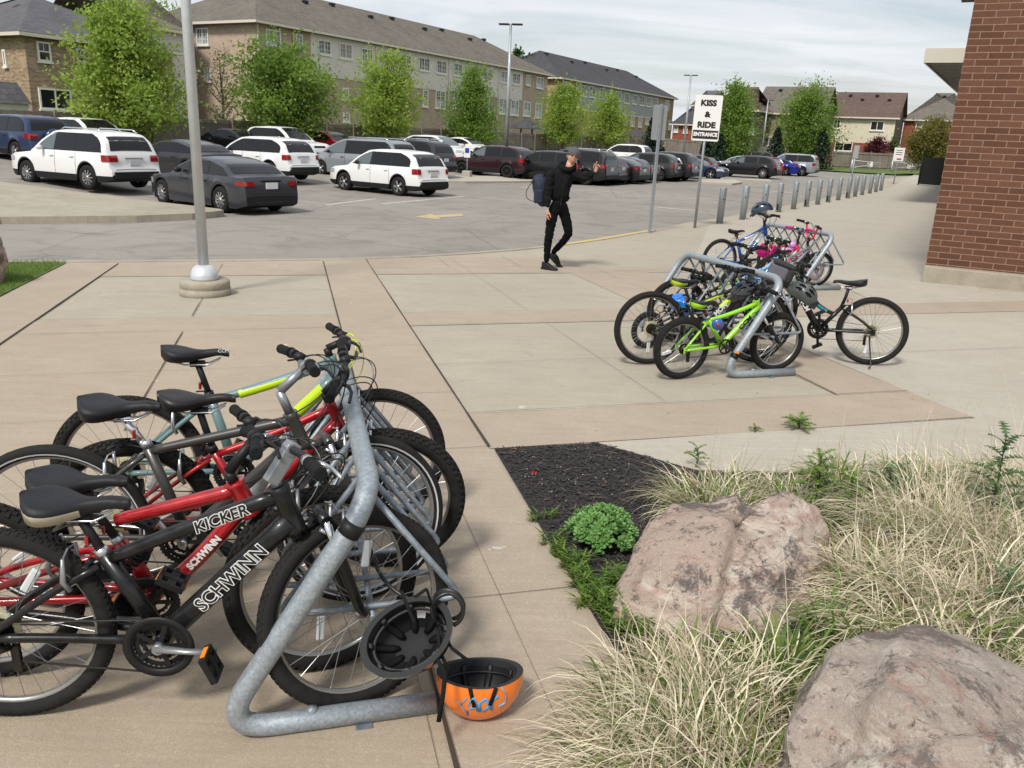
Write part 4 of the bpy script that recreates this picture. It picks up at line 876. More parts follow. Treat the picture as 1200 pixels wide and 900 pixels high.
def boulder(name, label, pts, mat, seed, rough=.025, detail=5, smooth_it=1, grooves=()):
    """a boulder from the corner points of its faces"""
    bm = bmesh.new(); c = sum((V(p) for p in pts), V())/len(pts)
    for p in pts: bm.verts.new(V(p)-c)
    r = bmesh.ops.convex_hull(bm, input=bm.verts[:]); bmesh.ops.delete(bm, geom=[e for e in r['geom_interior'] if isinstance(e, bmesh.types.BMVert)], context='VERTS')
    rr = random.Random(seed*7)
    for k in range(13):
        nrm = V((rr.gauss(0, 1), rr.gauss(-.3, 1), rr.gauss(.45, .6))).normalized(); sup = max(v.co.dot(nrm) for v in bm.verts); g_ = bm.verts[:]+bm.edges[:]+bm.faces[:]
        bmesh.ops.bisect_plane(bm, geom=g_, plane_co=nrm*sup*rr.uniform(.85, .95), plane_no=nrm, clear_outer=True); ed_ = [e for e in bm.edges if len(e.link_faces) == 1]
        if ed_: bmesh.ops.contextual_create(bm, geom=ed_)
    bmesh.ops.triangulate(bm, faces=bm.faces[:])
    for k in range(detail):
        bmesh.ops.subdivide_edges(bm, edges=[e for e in bm.edges if e.calc_length() > (.30 if k == 0 else .16 if k == 1 else .08 if k == 2 else .035 if k == 3 else .018)], cuts=1, use_grid_fill=True)
        bmesh.ops.triangulate(bm, faces=bm.faces[:])
        if k in (1, 2): bmesh.ops.smooth_vert(bm, verts=bm.verts[:], factor=.05, use_axis_x=True, use_axis_y=True, use_axis_z=True)
    for _ in range(smooth_it*0): bmesh.ops.smooth_vert(bm, verts=bm.verts[:], factor=.5, use_axis_x=True, use_axis_y=True, use_axis_z=True)
    bm.normal_update(); s = V((seed*3.1, seed*1.7, seed))
    for v in bm.verts:
        q = v.co; d = noise.fractal(q*2.2+s, 1., 2., 4)*rough*.7+(abs(noise.noise(q*6+s))-.25)*rough*1.1+noise.fractal(q*9+s, 1., 2., 4)*rough*.45
        cell = noise.voronoi(q*V((4.5, 4.5, 3)).x+s)[0]; d += (min(cell[1]-cell[0], .25)-.12)*rough*.9+noise.fractal(q*34+s, 1., 2., 3)*rough*.14
        for gp, gn, gw, gd, side in grooves:
            sd_ = (q+c-gp).dot(gn); d -= gd*math.exp(-(sd_/gw)**2)*(1 if sd_*side > 0 else math.exp(-(sd_/(gw*.35))**2))
        v.co = q+v.normal*d
    me = bpy.data.meshes.new(name); bm.to_mesh(me); bm.free(); me.materials.append(MATS[mat])
    for p in me.polygons: p.use_smooth = True
    o = bpy.data.objects.new(name, me); COL.objects.link(o); o.location = c; tag(o, label, 'boulder'); return o

def rockmats():
    def rock(name, a, b_, pale, dark, veins, vs):
        m, nt, b = newmat(name); v = coords(nt)
        n1 = noise_fac(nt, v, 3.2, 7, .65, .3, .7, .8); col = mixc(nt, n1, a, b_)
        # foliation bands
        mp = N(nt, 'ShaderNodeMapping'); mp.inputs['Rotation'].default_value = veins; mp.inputs['Scale'].default_value = (1, 1, 5); L(nt, v, mp.inputs['Vector'])
        col = mixc(nt, mulf(nt, noise_fac(nt, mp.outputs[0], vs*1.6, 8, .68, .48, .60, .5), .85), col, pale)
        col = mixc(nt, mulf(nt, noise_fac(nt, mp.outputs[0], vs*2.6, 8, .72, .54, .64, .6), .75), col, rgb(166, 128, 114))
        # dark lichen and stains
        col = mixc(nt, mulf(nt, noise_fac(nt, v, 3.4, 10, .80, .52, .57, .25), .88), col, dark)
        col = mixc(nt, mulf(nt, noise_fac(nt, v, 22, 8, .8, .56, .60, .2), .8), col, dark)
        col = mixc(nt, mulf(nt, noise_fac(nt, v, 120, 3, .8, .4, .75), .35), col, tuple(c*.5 for c in a[:3])+(1,))
        col = mixc(nt, mulf(nt, noise_fac(nt, v, 70, 3, .8, .58, .68), .5), col, pale)
        L(nt, col, b.inputs['Base Color']); b.inputs['Roughness'].default_value = .85; b.inputs['Specular IOR Level'].default_value = .3
        h = N(nt, 'ShaderNodeMath', operation='ADD'); L(nt, noise_fac(nt, v, 40, 7, .75), h.inputs[0]); L(nt, noise_fac(nt, mp.outputs[0], 6, 6, .7), h.inputs[1]); ns = N(nt, 'ShaderNodeTexNoise'); ns.inputs['Scale'].default_value = 5; ns.inputs['Detail'].default_value = 5; L(nt, mp.outputs[0], ns.inputs['Vector']); wv = mixc(nt, .22, v, ns.outputs['Color'], 'ADD')
        vc = N(nt, 'ShaderNodeTexVoronoi'); vc.feature = 'DISTANCE_TO_EDGE'; vc.inputs['Scale'].default_value = 5.5; L(nt, wv, vc.inputs['Vector']); cr = N(nt, 'ShaderNodeMapRange'); cr.inputs['From Min'].default_value = .018; cr.inputs['From Max'].default_value = .004; L(nt, vc.outputs['Distance'], cr.inputs['Value'])
        ck = mulf(nt, cr.outputs['Result'], noise_fac(nt, v, 4, 3, .5, .45, .6)); c2 = mixc(nt, mulf(nt, ck, .75), col, dark)
        # thin mineral seams following the layering
        wa = N(nt, 'ShaderNodeTexWave'); wa.inputs['Scale'].default_value = 5.5; wa.inputs['Distortion'].default_value = 7; wa.inputs['Detail'].default_value = 6; wa.inputs['Detail Scale'].default_value = 1.6; wa.bands_direction = 'Z'; L(nt, mp.outputs[0], wa.inputs['Vector'])
        wr = N(nt, 'ShaderNodeMapRange'); wr.inputs['From Min'].default_value = .78; wr.inputs['From Max'].default_value = .98; L(nt, wa.outputs['Fac'], wr.inputs['Value']); c2 = mixc(nt, mulf(nt, mulf(nt, wr.outputs['Result'], noise_fac(nt, v, 2.2, 4, .6, .42, .6)), .42), c2, rgb(150, 108, 96))
        gn = noise_fac(nt, v, 210, 2, .8, .35, .7); c2 = mixc(nt, mulf(nt, gn, .28), c2, tuple(c*.45 for c in a[:3])+(1,)); L(nt, c2, b.inputs['Base Color'])
        h2 = N(nt, 'ShaderNodeMath', operation='SUBTRACT'); L(nt, h.outputs[0], h2.inputs[0]); L(nt, ck, h2.inputs[1]); bump(nt, b, h2.outputs[0], .6, .012)
    rock('rock_pink', rgb(176, 158, 144), rgb(186, 164, 150), rgb(216, 204, 190), rgb(76, 74, 73), (.3, .9, .2), 1.5)
    rock('rock_grey', rgb(168, 155, 143), rgb(182, 168, 155), rgb(214, 204, 190), rgb(98, 91, 87), (.5, .55, .3), 1.5)

def bed():
    rockmats()
    def P(px, py, y): return at(px, py, y)
    def groove(a, b, c, w, d, side):
        a, b, c = P(*a), P(*b), P(*c); n = (b-V((0, 0, EYE))).cross(c-a).normalized(); return (b, n, w, d, side)
    # boulder 1: corner points measured at assumed depths (metres ahead of the camera)
    b1 = [P(718, 700, 2.75), P(722, 742, 2.62), P(748, 640, 2.95), P(768, 592, 3.25), P(852, 582, 3.35), P(905, 572, 3.30), P(968, 598, 3.28), P(1000, 640, 3.2), P(1000, 700, 3.0), P(930, 745, 2.72), P(860, 600, 3.05), P(900, 640, 2.85), P(800, 620, 2.95),
          P(880, 770, 2.55), P(790, 780, 2.50), P(800, 600, 3.6), P(940, 600, 3.7), P(760, 680, 2.72), P(850, 700, 2.66)]
    b1 += [V((p.x, p.y, gz(p.x, p.y)-.12)) for p in (G(735, 745), G(800, 790), G(930, 780), V((1.15, 3.4, 0)), V((.62, 3.3, 0)))]
    boulder('boulder', 'large pinkish boulder with dark lichen patches beside the green sedum', b1, 'rock_pink', 4, .020, grooves=[groove((852, 583, 3.3), (862, 640, 2.95), (815, 765, 2.52), .07, .045, -1), groove((905, 573, 3.3), (893, 650, 2.85), (880, 770, 2.55), .10, .030, 1), groove((768, 592, 3.2), (850, 590, 3.3), (800, 600, 3.6), .05, .03, 1)])
    b2 = [P(1022, 722, 2.05), P(1075, 735, 2.05), P(1150, 762, 2.0), P(1235, 800, 1.95), P(1290, 860, 1.8), P(960, 770, 1.9), P(920, 840, 1.75), P(900, 900, 1.62), P(1010, 800, 1.74), P(1060, 830, 1.62), P(1180, 870, 1.55), P(985, 960, 1.45), P(1150, 1000, 1.35), P(1280, 960, 1.45), P(1120, 745, 2.35), P(1200, 790, 2.3)]
    b2 += [V((p.x, p.y, gz(p.x, p.y)-.1)) for p in (G(890, 930), V((.75, 1.2, 0)), V((1.35, 1.2, 0)), V((1.6, 2.1, 0)), V((.9, 2.3, 0)))]
    boulder('boulder', 'grey-pink banded boulder in the bottom right corner of the bed', b2, 'rock_grey', 9, .018, grooves=[groove((1045, 735, 2.05), (1015, 800, 1.75), (960, 930, 1.5), .07, .022, 1), groove((1240, 815, 1.9), (1150, 845, 1.6), (1050, 850, 1.6), .06, .03, 1)])
    b3 = [G(0, 300), G(-60, 312)]; c = G(-14, 334); pts = [c+V((a, b, d)) for a, b, d in ((.25, 0, .1), (.2, -.1, .4), (.14, .1, .62), (-.1, 0, .78), (-.5, .2, .8), (-.9, 0, .4), (-.5, -.5, .4), (-.5, .6, .3), (.1, .3, .2), (0, -.35, .1), (-.9, -.2, -.1), (.1, .2, -.1))]
    boulder('boulder', 'reddish boulder on the lawn at the left edge', pts, 'rock_pink', 2, .02, 4)
    # mulch chips
    rnd = random.Random(5); m = MB(); m2 = MB()
    for i in range(9000):
        u = rnd.uniform(1.6, 4.33); v = rnd.uniform(1.09, 2.5)
        if u > 4.31-(v-1.72)*1.36 and v > 1.69: continue
        p = UVp(u, v); px_ok = True
        z = gz(p.x, p.y)+.014+rnd.random()*.012; a = rnd.uniform(0, pi); l = rnd.uniform(.008, .028); w = rnd.uniform(.002, .006); d = V((cos(a), sin(a), rnd.uniform(-.35, .35)))*l; s = V((-sin(a), cos(a), rnd.uniform(-.5, .5)))*w; c = V((p.x, p.y, z)); th = V((0, 0, .003))
        (m if rnd.random() < .93 else m2).add([c-d-s, c+d-s*.6, c+d+s*.6, c-d+s, c-d*.8+th, c+d*.8+th], [(0, 1, 5, 4), (1, 2, 5), (2, 3, 4, 5), (3, 0, 4)])
    tag(m.build('mulch_chips', 'mulch_chip'), kind='stuff'); tag(m2.build('mulch_chips', 'mulch_chip_brown'), kind='stuff')
    gr = MB()
    for i in range(160):
        p = UVp(rnd.uniform(2, 4.3), rnd.uniform(1.1, 1.8)); z = gz(p.x, p.y)+.03; s = rnd.uniform(.002, .0045); gr.box((p.x, p.y, z), (s, s*1.5, s), rz=rnd.random())
    tag(gr.build('grit', 'concrete_pale'), kind='stuff')
    pe = MB(); c = G(628, 554, .03)
    for k in range(9): leafquad(pe, c+V((rnd.gauss(0, .012), rnd.gauss(0, .012), .004)), .009, rnd)
    simple('petal_red', rgb(176, 50, 48), .6); tag(pe.build('fallen_petals', 'petal_red'), kind='stuff')
    # sedum dome
    c = G(704, 640); c.z = gz(c.x, c.y); t = empty('sedum_plant', c, 0, 'dome of fleshy green sedum leaves on the mulch', 'plant'); m = MB(); st = MB()
    for i in range(135):
        a = rnd.uniform(0, 2*pi); q = rnd.random(); r = .155*sqrt(q); h = .17*sqrt(max(.05, 1-q*.85))+rnd.uniform(-.012, .012); top = V((cos(a)*r, sin(a)*r, h)); ax = V((cos(a)*r*2.2, sin(a)*r*2.2, .28)).normalized()
        st.tube([(cos(a)*r*.4, sin(a)*r*.4, 0), top], [.003, .0025], 5)
        for ring, (nn, ln, tilt, dz) in enumerate(((5, .036, .95, -.028), (4, .032, .65, -.012), (3, .022, .35, 0))):
            for k in range(nn):
                b = 2*pi*k/nn+ring*.6+rnd.uniform(-.2, .2); u = ax.orthogonal().normalized(); w = ax.cross(u); o = (u*cos(b)+w*sin(b)); d = (o*sin(tilt)+ax*cos(tilt)).normalized(); s = ax.cross(o).normalized(); p = top+ax*dz
                L_ = ln*rnd.uniform(.8, 1.2); W = L_*.30; nrm = s.cross(d); m.tone = min(1, max(0, .35+ring*.2+rnd.uniform(-.25, .25)))
                m.add([p, p+d*L_*.45-s*W*.8+nrm*.003, p+d*L_*.85-s*W*.75+nrm*.006, p+d*L_+nrm*.004, p+d*L_*.85+s*W*.75+nrm*.006, p+d*L_*.45+s*W*.8+nrm*.003, p+d*L_*.6-nrm*.002], [(0, 1, 6), (1, 2, 6), (2, 3, 6), (3, 4, 6), (4, 5, 6), (5, 0, 6)], None, True)
    m.build('leaves', 'leaf_sedum', t); st.build('stems', 'leaf_weed', t)
    # weeds along the pavement edge
    m = MB()
    def weed(c, h, n, L_=.05):
        o = V(c); 
        for s in range(n):
            d = V((rnd.gauss(0, .3), rnd.gauss(0, .3), 1)).normalized(); 
            for k in range(9):
                q = o+d*h*(k+1)/9; a = rnd.uniform(0, 2*pi); blade(m, q, V((cos(a), sin(a), .5)), L_*rnd.uniform(.6, 1.2), .004, .5, 3, rnd.random())
    for (x, y, h, n) in ((622, 612, .05, 2), (632, 640, .07, 2), (645, 655, .07, 3), (655, 668, .09, 4), (668, 690, .10, 4), (680, 705, .10, 5), (695, 720, .10, 5), (665, 675, .08, 4), (705, 735, .08, 4), (712, 700, .12, 3), (690, 690, .08, 3), (672, 712, .06, 3), (718, 745, .06, 4), (725, 690, .08, 3), (738, 752, .06, 3)):
        p = G(x, y); weed(p+V((.02, 0, 0)), h, n+1); weed(p+V((.05+rnd.random()*.05, rnd.uniform(-.05, .05), 0)), h*1.1, n+1)
    tag(m.build('weeds', 'leaf_weed'), kind='stuff')
    # ornamental grasses
    T = tussock
    def c(px, py): p = G(px, py); return (p.x, p.y)
    T('dry grass clump behind the pinkish boulder, beside the sedum', c(838, 604), .17, 1080, .40, .28, (-.15, .1), 1, 0.0029, .75)
    T('dry grass clump between boulder top and pale walkway', c(925, 600), .15, 720, .34, .35, (0, .1), 2, 0.0029, .7)
    T('tall wispy straw grass at the walkway edge', c(1090, 640), .22, 1368, .50, .16, (-.1, .05), 3, 0.0029, 1.0, 26)
    T('large straw coloured grass mound on the right of the bed', c(1085, 735), .26, 1872, .44, .12, (-.55, -.2), 4, 0.0032, .75, 8)
    T('bright straw grass with seed wisps at the right edge', c(1190, 690), .24, 1584, .50, .15, (-.15, -.1), 5, 0.0032, 1.0, 16)
    T('pale grass spilling between the two boulders', c(1105, 795), .20, 1080, .42, .30, (-.45, -.35), 6, 0.0034, .7, 4)
    T('green tipped grass at the foot of the pinkish boulder', c(905, 835), .13, 720, .38, .50, (.05, .1), 7, 0.0034, 1.0, 4)
    T('shaggy dry grass spilling over the pavement in front', c(800, 850), .21, 1656, .36, .16, (-.25, -.05), 8, 0.0028, .75, 10)
    T('dry grass tuft in the lower middle of the bed', c(840, 925), .20, 1296, .34, .2, (-.1, .0), 9, 0.0028, .85, 6)
    T('thin pale grass reaching towards the orange helmet', c(735, 905), .13, 504, .34, .06, (-.5, 0), 10, 0.0022, .6, 14)
    T('deep straw grass at the right border behind the banded boulder', c(1235, 760), .25, 1584, .45, .25, (-.3, -.2), 12, 0.0032, .85, 6)
    T('straw grass at far right by the pale walkway', c(1240, 640), .25, 1080, .55, .14, (-.1, .0), 13, 0.0029, 1.1, 18)
    T('low straw grass between the boulders, behind', c(1010, 690), .17, 936, .36, .18, (-.1, .15), 14, 0.0031, .7, 5)
    T('loose grass clump along the walkway edge, left of the leafy weeds', c(985, 572), .15, 800, .30, .45, (0, .1), 24, .0028, .9, 8)
    T('green and straw grass along the walkway edge behind the low thistle', c(1075, 575), .16, 900, .34, .35, (0, .1), 25, .0028, 1.0, 10)
    T('wispy grass at the walkway edge beside the tall thistle', c(1165, 580), .17, 900, .38, .3, (0, .05), 26, .0028, 1.0, 14)
    T('straw grass clump beyond the right border of the picture', (2.6, 2.6), .25, 900, .45, .25, (0, 0), 27, .0032, 1.0, 8)
    T('straw grass clump beside the right border, farther back', (3.3, 3.2), .25, 900, .45, .25, (0, 0), 28, .0032, 1.0, 8)
    T('straw grass clump right of the banded boulder', (2.3, 1.7), .22, 800, .40, .25, (0, 0), 29, .0032, .9, 6)
    T('strap leaved green grass between the boulders', c(915, 800), .07, 130, .36, 1., (.05, .0), 21, .0052, 1.5, 0)
    T('short green grass at the foot of the sedum and boulder', c(800, 800), .10, 160, .26, 1., (-.1, .0), 22, .0036, 1.2, 0)
    T('green blades left of the banded boulder top', c(985, 760), .09, 170, .34, 1., (-.1, -.1), 23, .0040, 1.2, 0)
    # thistles and leafy weeds: lobed leaves on a stem
    def thistle(label, px, py, h, n, mat='leaf_thistle', lean=(0, 0), L_=.085, seed=1, name='thistle'):
        r2 = random.Random(seed); p = G(px, py); p.z = gz(p.x, p.y); t = empty(name, p, 0, label, 'weed', 'weeds in the planting bed'); m = MB(); s = MB(); top = V((lean[0]*h, lean[1]*h, h)); s.tube([(0, 0, 0), top*.5+V((.01, 0, 0)), top], [.005, .004, .002], 6)
        for k in range(n):
            f = .35+.65*(k+.5)/n; o = top*f; a = k*2.4+r2.uniform(-.3, .3); d = V((cos(a), sin(a), .55 if f < .85 else 1.1)).normalized(); sd = d.cross(V((0, 0, 1))).normalized(); ln = L_*(1.25-f*.55)*r2.uniform(.85, 1.15); q = V(o); seg = 6; v = V(d)
            for j in range(seg):
                w = ln*.22*sin(pi*(j+.8)/(seg+1)); m.tone = r2.random(); nx = q+v*ln/seg
                m.add([q-sd*.003, q+v*ln/seg*.1-sd*w*1.25+V((0, 0, .006)), nx-sd*.003, nx+sd*.003, q+v*ln/seg*.1+sd*w*1.25+V((0, 0, .006)), q+sd*.003], [(0, 1, 2), (0, 2, 3, 5), (3, 4, 5)])
                q = nx; v = (v+V((0, 0, -.16))).normalized()
        m.build('leaves', mat, t); s.build('stem', 'leaf_weed', t)
    thistle('tall green thistle rising above the straw grass', 1150, 640, .54, 20, seed=1, L_=.14)
    thistle('thistle at the right edge of the picture', 1200, 640, .42, 14, seed=2, L_=.13)
    thistle('low dark thistle at the walkway edge', 1035, 600, .22, 14, seed=3, L_=.15)
    thistle('dark thistle leaves low on the right among dry grass', 1180, 730, .24, 10, seed=4, L_=.13, lean=(-.3, -.2))
    thistle('leafy weed behind the pinkish boulder', 952, 600, .30, 22, 'leaf_weed', seed=5, L_=.11, name='leafy_weed')
    thistle('leafy weed right of the boulder top', 990, 612, .24, 18, 'leaf_weed', seed=6, L_=.09, name='leafy_weed')
    thistle('small weed growing in the pavement joint', 935, 503, .06, 14, 'leaf_weed', seed=7, L_=.13, name='leafy_weed')
    thistle('tiny weed tuft in the pavement joint', 884, 506, .03, 8, 'leaf_weed', seed=8, L_=.05, name='leafy_weed')
    thistle('green weed beside the dry grass and the pale walkway', 815, 548, .12, 10, 'leaf_weed', seed=9, L_=.08, name='leafy_weed')
    # lawn blades on the left
    g = MB()
    for i in range(5200):
        x = rnd.uniform(-12, 79); y = rnd.uniform(308, 352)
        if y > 308.6+(79-x)*.505-1: continue
        p = G(x, y); blade(g, V((p.x, p.y, p.z+.015)), V((rnd.gauss(0, .5), rnd.gauss(0, .5), 1)), rnd.uniform(.03, .07), .003, .5, 2, rnd.random())
    tag(g.build('lawn_grass', 'leaf_weed'), kind='stuff')
    # fallen leaf litter and droppings on the paving
    s = MB(); k = G(583, 644)
    for dx, dy, r in ((0, 0, .018), (.03, .01, .008), (-.035, -.02, .006)):
        s.lathe([(0, .002), (r*.6, .002), (r, 0)], 9, M=Matrix.Translation((k.x+dx, k.y+dy, k.z+.009)) @ Matrix.Diagonal((1.4, .8, 1, 1)))
    tag(s.build('bird_dropping', 'paint_white'), 'white splash on the tan paving beside the bed', 'stain')
# ================================================================== cars
CARS = {}
def paint(name, col, metal=.0, rough=.28):
    if name not in MATS: simple(name, col, rough, metal, coat=.45, spec=.35)
    return name
def carspec(kind):
    #        L,   W,   H,  wheelR, wheelbase, front overhang, clearance, belt, hood, cowl x from nose, roof start, roof end, rear glass base, deck/tail height, cladding z
    S = dict(
        suv=(4.75, 1.92, 1.76, .365, 2.80, .95, .24, 1.10, 1.02, 1.25, 2.15, 4.25, 4.62, 1.10, .44),
        crossover=(4.70, 1.86, 1.68, .355, 2.80, .92, .22, 1.07, 1.00, 1.15, 2.05, 4.05, 4.58, 1.08, .42),
        boxsuv=(4.85, 1.98, 1.82, .375, 2.80, .95, .25, 1.15, 1.13, 1.35, 2.10, 4.55, 4.76, 1.15, .35),
        van=(5.10, 1.98, 1.75, .34, 3.05, .98, .19, 1.05, 1.00, .95, 2.05, 4.70, 5.0, 1.08, .0),
        sedan=(4.68, 1.82, 1.40, .34, 2.84, .80, .16, .94, .88, 1.28, 2.15, 3.35, 4.15, .98, .0),
        hatch=(4.30, 1.80, 1.46, .325, 2.62, .86, .17, .95, .90, 1.10, 1.95, 3.40, 4.1, 1.0, .0),
        wagon=(4.66, 1.86, 1.56, .36, 2.80, .85, .20, 1.00, .93, 1.22, 2.05, 3.95, 4.48, 1.02, .0),
        fastback=(4.90, 1.87, 1.46, .345, 2.85, .92, .15, .95, .90, 1.25, 2.2, 3.3, 4.45, 1.02, .0))
    return S[kind]
def car(name, label, kind, paintmat, pos, heading, cat='car', glass='car_glass', wheel=0, roofrail=False, group='cars in the car park', detail=True, spare=False, badge=None):
    key = (kind, paintmat, glass, wheel, roofrail, spare)
    Ln, W, H, R, WB, FO, GC, BELT, HOOD, X1, X2, X3, X4, TAIL, CLAD = carspec(kind)
    t = empty(name, pos, heading, label, cat, group); t.scale = (.93, .93, .90 if kind in ('suv', 'crossover', 'boxsuv', 'van') else .93)
    if key in CARS:
        for ch in CARS[key].children:
            c = ch.copy(); COL.objects.link(c); c.parent = t
            for g in ch.children: d = g.copy(); COL.objects.link(d); d.parent = c
        return t
    CARS[key] = t
    # profile: distance from the nose s -> top z ; local x = Ln/2 - s (nose forward)
    top = [(0, .50), (.02, .60), (.07, HOOD-.26), (.16, HOOD-.13), (.40, HOOD-.05), (.8, HOOD-.01), (X1, HOOD+.04), ((X1+X2)/2, (HOOD+H)/2+.06), (X2, H-.055), (X2+.35, H-.015), ((X2+X3)/2, H), (X3-.2, H-.045), (X3, H-.09)]
    if kind in ('sedan', 'fastback'): top += [((X3+X4)/2, (H+TAIL)/2+.045), (X4, TAIL+.02), (Ln-.12, TAIL-.01), (Ln-.05, TAIL-.10), (Ln-.015, .62), (Ln, .50)]
    else: top += [((X3+X4)/2+.05, (H+TAIL)/2+.05), (X4, TAIL), (X4+.04, TAIL-.08), (Ln-.06, .72), (Ln-.01, .64), (Ln, .50)]
    def ztop(s):
        for i in range(len(top)-1):
            if s <= top[i+1][0]: a, b = top[i], top[i+1]; f = (s-a[0])/(b[0]-a[0]); return a[1]+(b[1]-a[1])*f
        return top[-1][1]
    def half(s):
        e = min(s, Ln-s); w = 1.
        if s < .75: w = 1-.20*(1-s/.75)**2.4
        if Ln-s < .6: w = 1-.12*(1-(Ln-s)/.6)**2.6
        return W/2*w
    tum = .34
    def yside(s, z): h = half(s); return h-.035-(max(0, z-BELT))*tum
    wx = [FO, FO+WB]
    def arch(s):
        z = GC
        for w in wx:
            d = abs(s-w); RR = R*1.17
            if d < RR: z = max(z, R+sqrt(RR*RR-d*d))
        return z
    st = sorted(set([round(p[0], 3) for p in top]+[round(k*.12, 3) for k in range(int(Ln/.12)+1)]+[round(w+R*1.17*cos(pi*k/14), 3) for w in wx for k in range(15)]+[Ln]))
    st = [s for i, s in enumerate(st) if 0 <= s <= Ln and (i == 0 or s-st[i-1] > .006 or s == Ln)]
    def section(s):
        zt = ztop(s); zb = min(BELT, zt-.03); a = arch(s); h = half(s); e = min(s, Ln-s); lift = .10*(1-min(1, e/.35))
        gc = GC+lift; a = max(a, gc); a = min(a, zb-.04); ye = yside(s, zt-.05) if zt > BELT+.05 else h-.09
        zr = max(zt-.055, zb+.01)
        pts = [(0, gc), (h-.26, gc), (h-.25, a), (h-.03, a), (h-.008, min(max(a+.05, CLAD), zb-.025)), (h, min(max(.58, a+.08), zb-.018)), (h-.008, min(max(.78, a+.09), zb-.01)), (h-.035, zb), (ye, zr), (ye*.88, zt-.018), (ye*.5, zt-.002), (0, zt)]
        return pts
    m = MB(); k = 12; secs = []
    for s in st:
        p = section(s); secs.append([(Ln/2-s, y, z) for y, z in p]+[(Ln/2-s, -y, z) for y, z in reversed(p[1:-1])])
    nn = len(secs[0]); vs = [v for s in secs for v in s]; fs = []; mi = []
    for i in range(len(secs)-1):
        for j in range(nn):
            j2 = (j+1) % nn; f = (i*nn+j, (i+1)*nn+j, (i+1)*nn+j2, i*nn+j2); fs.append(f)
            zc = sum(vs[q][2] for q in f)/4; under = j in (0, 1, 2, nn-1, nn-2, nn-3)
            mi.append(1 if under or (CLAD and j in (3, nn-4)) else 0)
    fs.append(tuple(range(nn))); mi.append(1); fs.append(tuple(reversed(range(len(vs)-nn, len(vs))))); mi.append(1)
    m.v = [tuple(v) for v in vs]; m.f = fs; m.m = mi; m.s = [True]*len(fs); m.t = [.5]*len(vs)
    body = m.build('body', [paintmat, 'black_plastic'], t)
    e = body.modifiers.new('edges', 'EDGE_SPLIT'); e.split_angle = rad(38)
    # panel helpers on the true surface
    def side_patch(sa, sb, z0, z1, sg, off=.006, nu=6, nv=3, clampA=None):
        def fn(u, v):
            z = z0+(z1-z0)*v; a, b = (sa(z), sb(z)) if callable(sa) else (sa, sb); s = a+(b-a)*u; return (Ln/2-s, sg*(yside(s, z)+off if z > BELT-.001 else half(s)-.035*(max(0, z-.78)/(BELT-.78))+off), z)
        return fn, nu, nv
    def inv(z, front):
        """where the roof line passes height z"""
        pts = top if front else list(reversed(top)); ss = [q/200*Ln for q in range(201)]
        if not front: ss = ss[::-1]
        for s in ss:
            if ztop(s) >= z and (s > X1*.6 if front else s < Ln-.0): return s
        return Ln/2
    zl, zh = BELT+.035, H-.13
    fA = lambda z: inv(z+.075, True)+.10; rA = lambda z: inv(z+.06, False)-.08
    if kind in ('sedan', 'fastback'): cuts = [(None, FO+1.42), (FO+1.48, FO+2.32), (FO+2.36, None)]
    elif kind == 'hatch': cuts = [(None, FO+1.30), (FO+1.37, FO+2.15), (FO+2.22, None)]
    else: cuts = [(None, FO+1.38), (FO+1.46, FO+2.32), (FO+2.42, None)]
    for sg in (1, -1):
        tf, nu, nv = side_patch(lambda z: fA(z)-.035, lambda z: (min(rA(z)-.065, X3+.22) if kind in ('suv', 'crossover', 'wagon', 'hatch') else rA(z)+.02), zl-.018, zh+.02, sg, .003); w = MB(); w.grid(tf, 16, 5)
        if sg > 0: w.f = [tuple(reversed(f)) for f in w.f]
        w.build('window_surround', 'black_plastic', t)
        for a, b in cuts:
            ga = (lambda z, a=a: fA(z) if a is None else max(a, fA(z))); gb = (lambda z, b=b: rA(z) if b is None else min(b, rA(z)))
            if b is None and kind in ('suv', 'crossover', 'wagon', 'hatch'): gb = (lambda z: min(rA(z)-.10, X3+.18-(z-zl)*.0))
            if b is None and kind in ('boxsuv', 'van'): gb = (lambda z: rA(z)-.06)
            if b is None and gb(zl) - ga(zl) < .1: continue
            fn, nu, nv = side_patch(ga, gb, zl, zh, sg); w = MB(); w.grid(lambda u, v: fn(u, v), nu, 5)
            if sg > 0: w.f = [tuple(reversed(f)) for f in w.f]
            w.build('side_window', glass if a is None and glass != 'car_glass' else 'car_glass', t)
        if detail:
            for s in (FO+1.42, FO+2.36):
                if s < Ln-.9:
                    z0 = .42; fn, nu, nv = side_patch(s-.005, s+.005, max(z0, GC+.1), BELT, sg, .002); w = MB(); w.grid(fn, 1, 5); 
                    if sg > 0: w.f = [tuple(reversed(f)) for f in w.f]
                    w.build('door_gap', 'underbody', t)
            for s in (FO+1.28, FO+2.2):
                hm = MB(); hm.box((Ln/2-s, sg*(half(s)+.005), BELT-.14), (.17, .03, .028)); hm.build('door_handle', paintmat if CLAD else 'black_plastic', t, bevel=.006)
            mm = MB(); s = X1+.62; mm.ball((Ln/2-s, sg*(half(s)+.09), BELT+.07), (.075, .11, .075), n=10, k=6); mm.build('mirror', 'black_plastic' if kind != 'suv' else paintmat, t)
    def top_patch(sa, sb, fr, off=.008, n=8, mat='car_glass', name='windshield', byz=False, f0=None, front=True):
        def fn(u, v):
            s = (sa+(sb-sa)*u) if not byz else inv_end(sa+(sb-sa)*u, front); q = (-fr+2*fr*v) if f0 is None else (f0+(fr-f0)*v); p = section(s); ye = p[8][0]; zt = ztop(s); a = abs(q)
            z = zt-.002*a if a < .5 else (zt-.002-(a-.5)/.38*.016 if a < .88 else zt-.018-(a-.88)/.12*(zt-.018-p[8][1])); slope = (ztop(s+.02)-ztop(s-.02))/.04; L_ = sqrt(1+slope*slope); return (Ln/2-s+slope/L_*off, q*ye, z+off/L_)
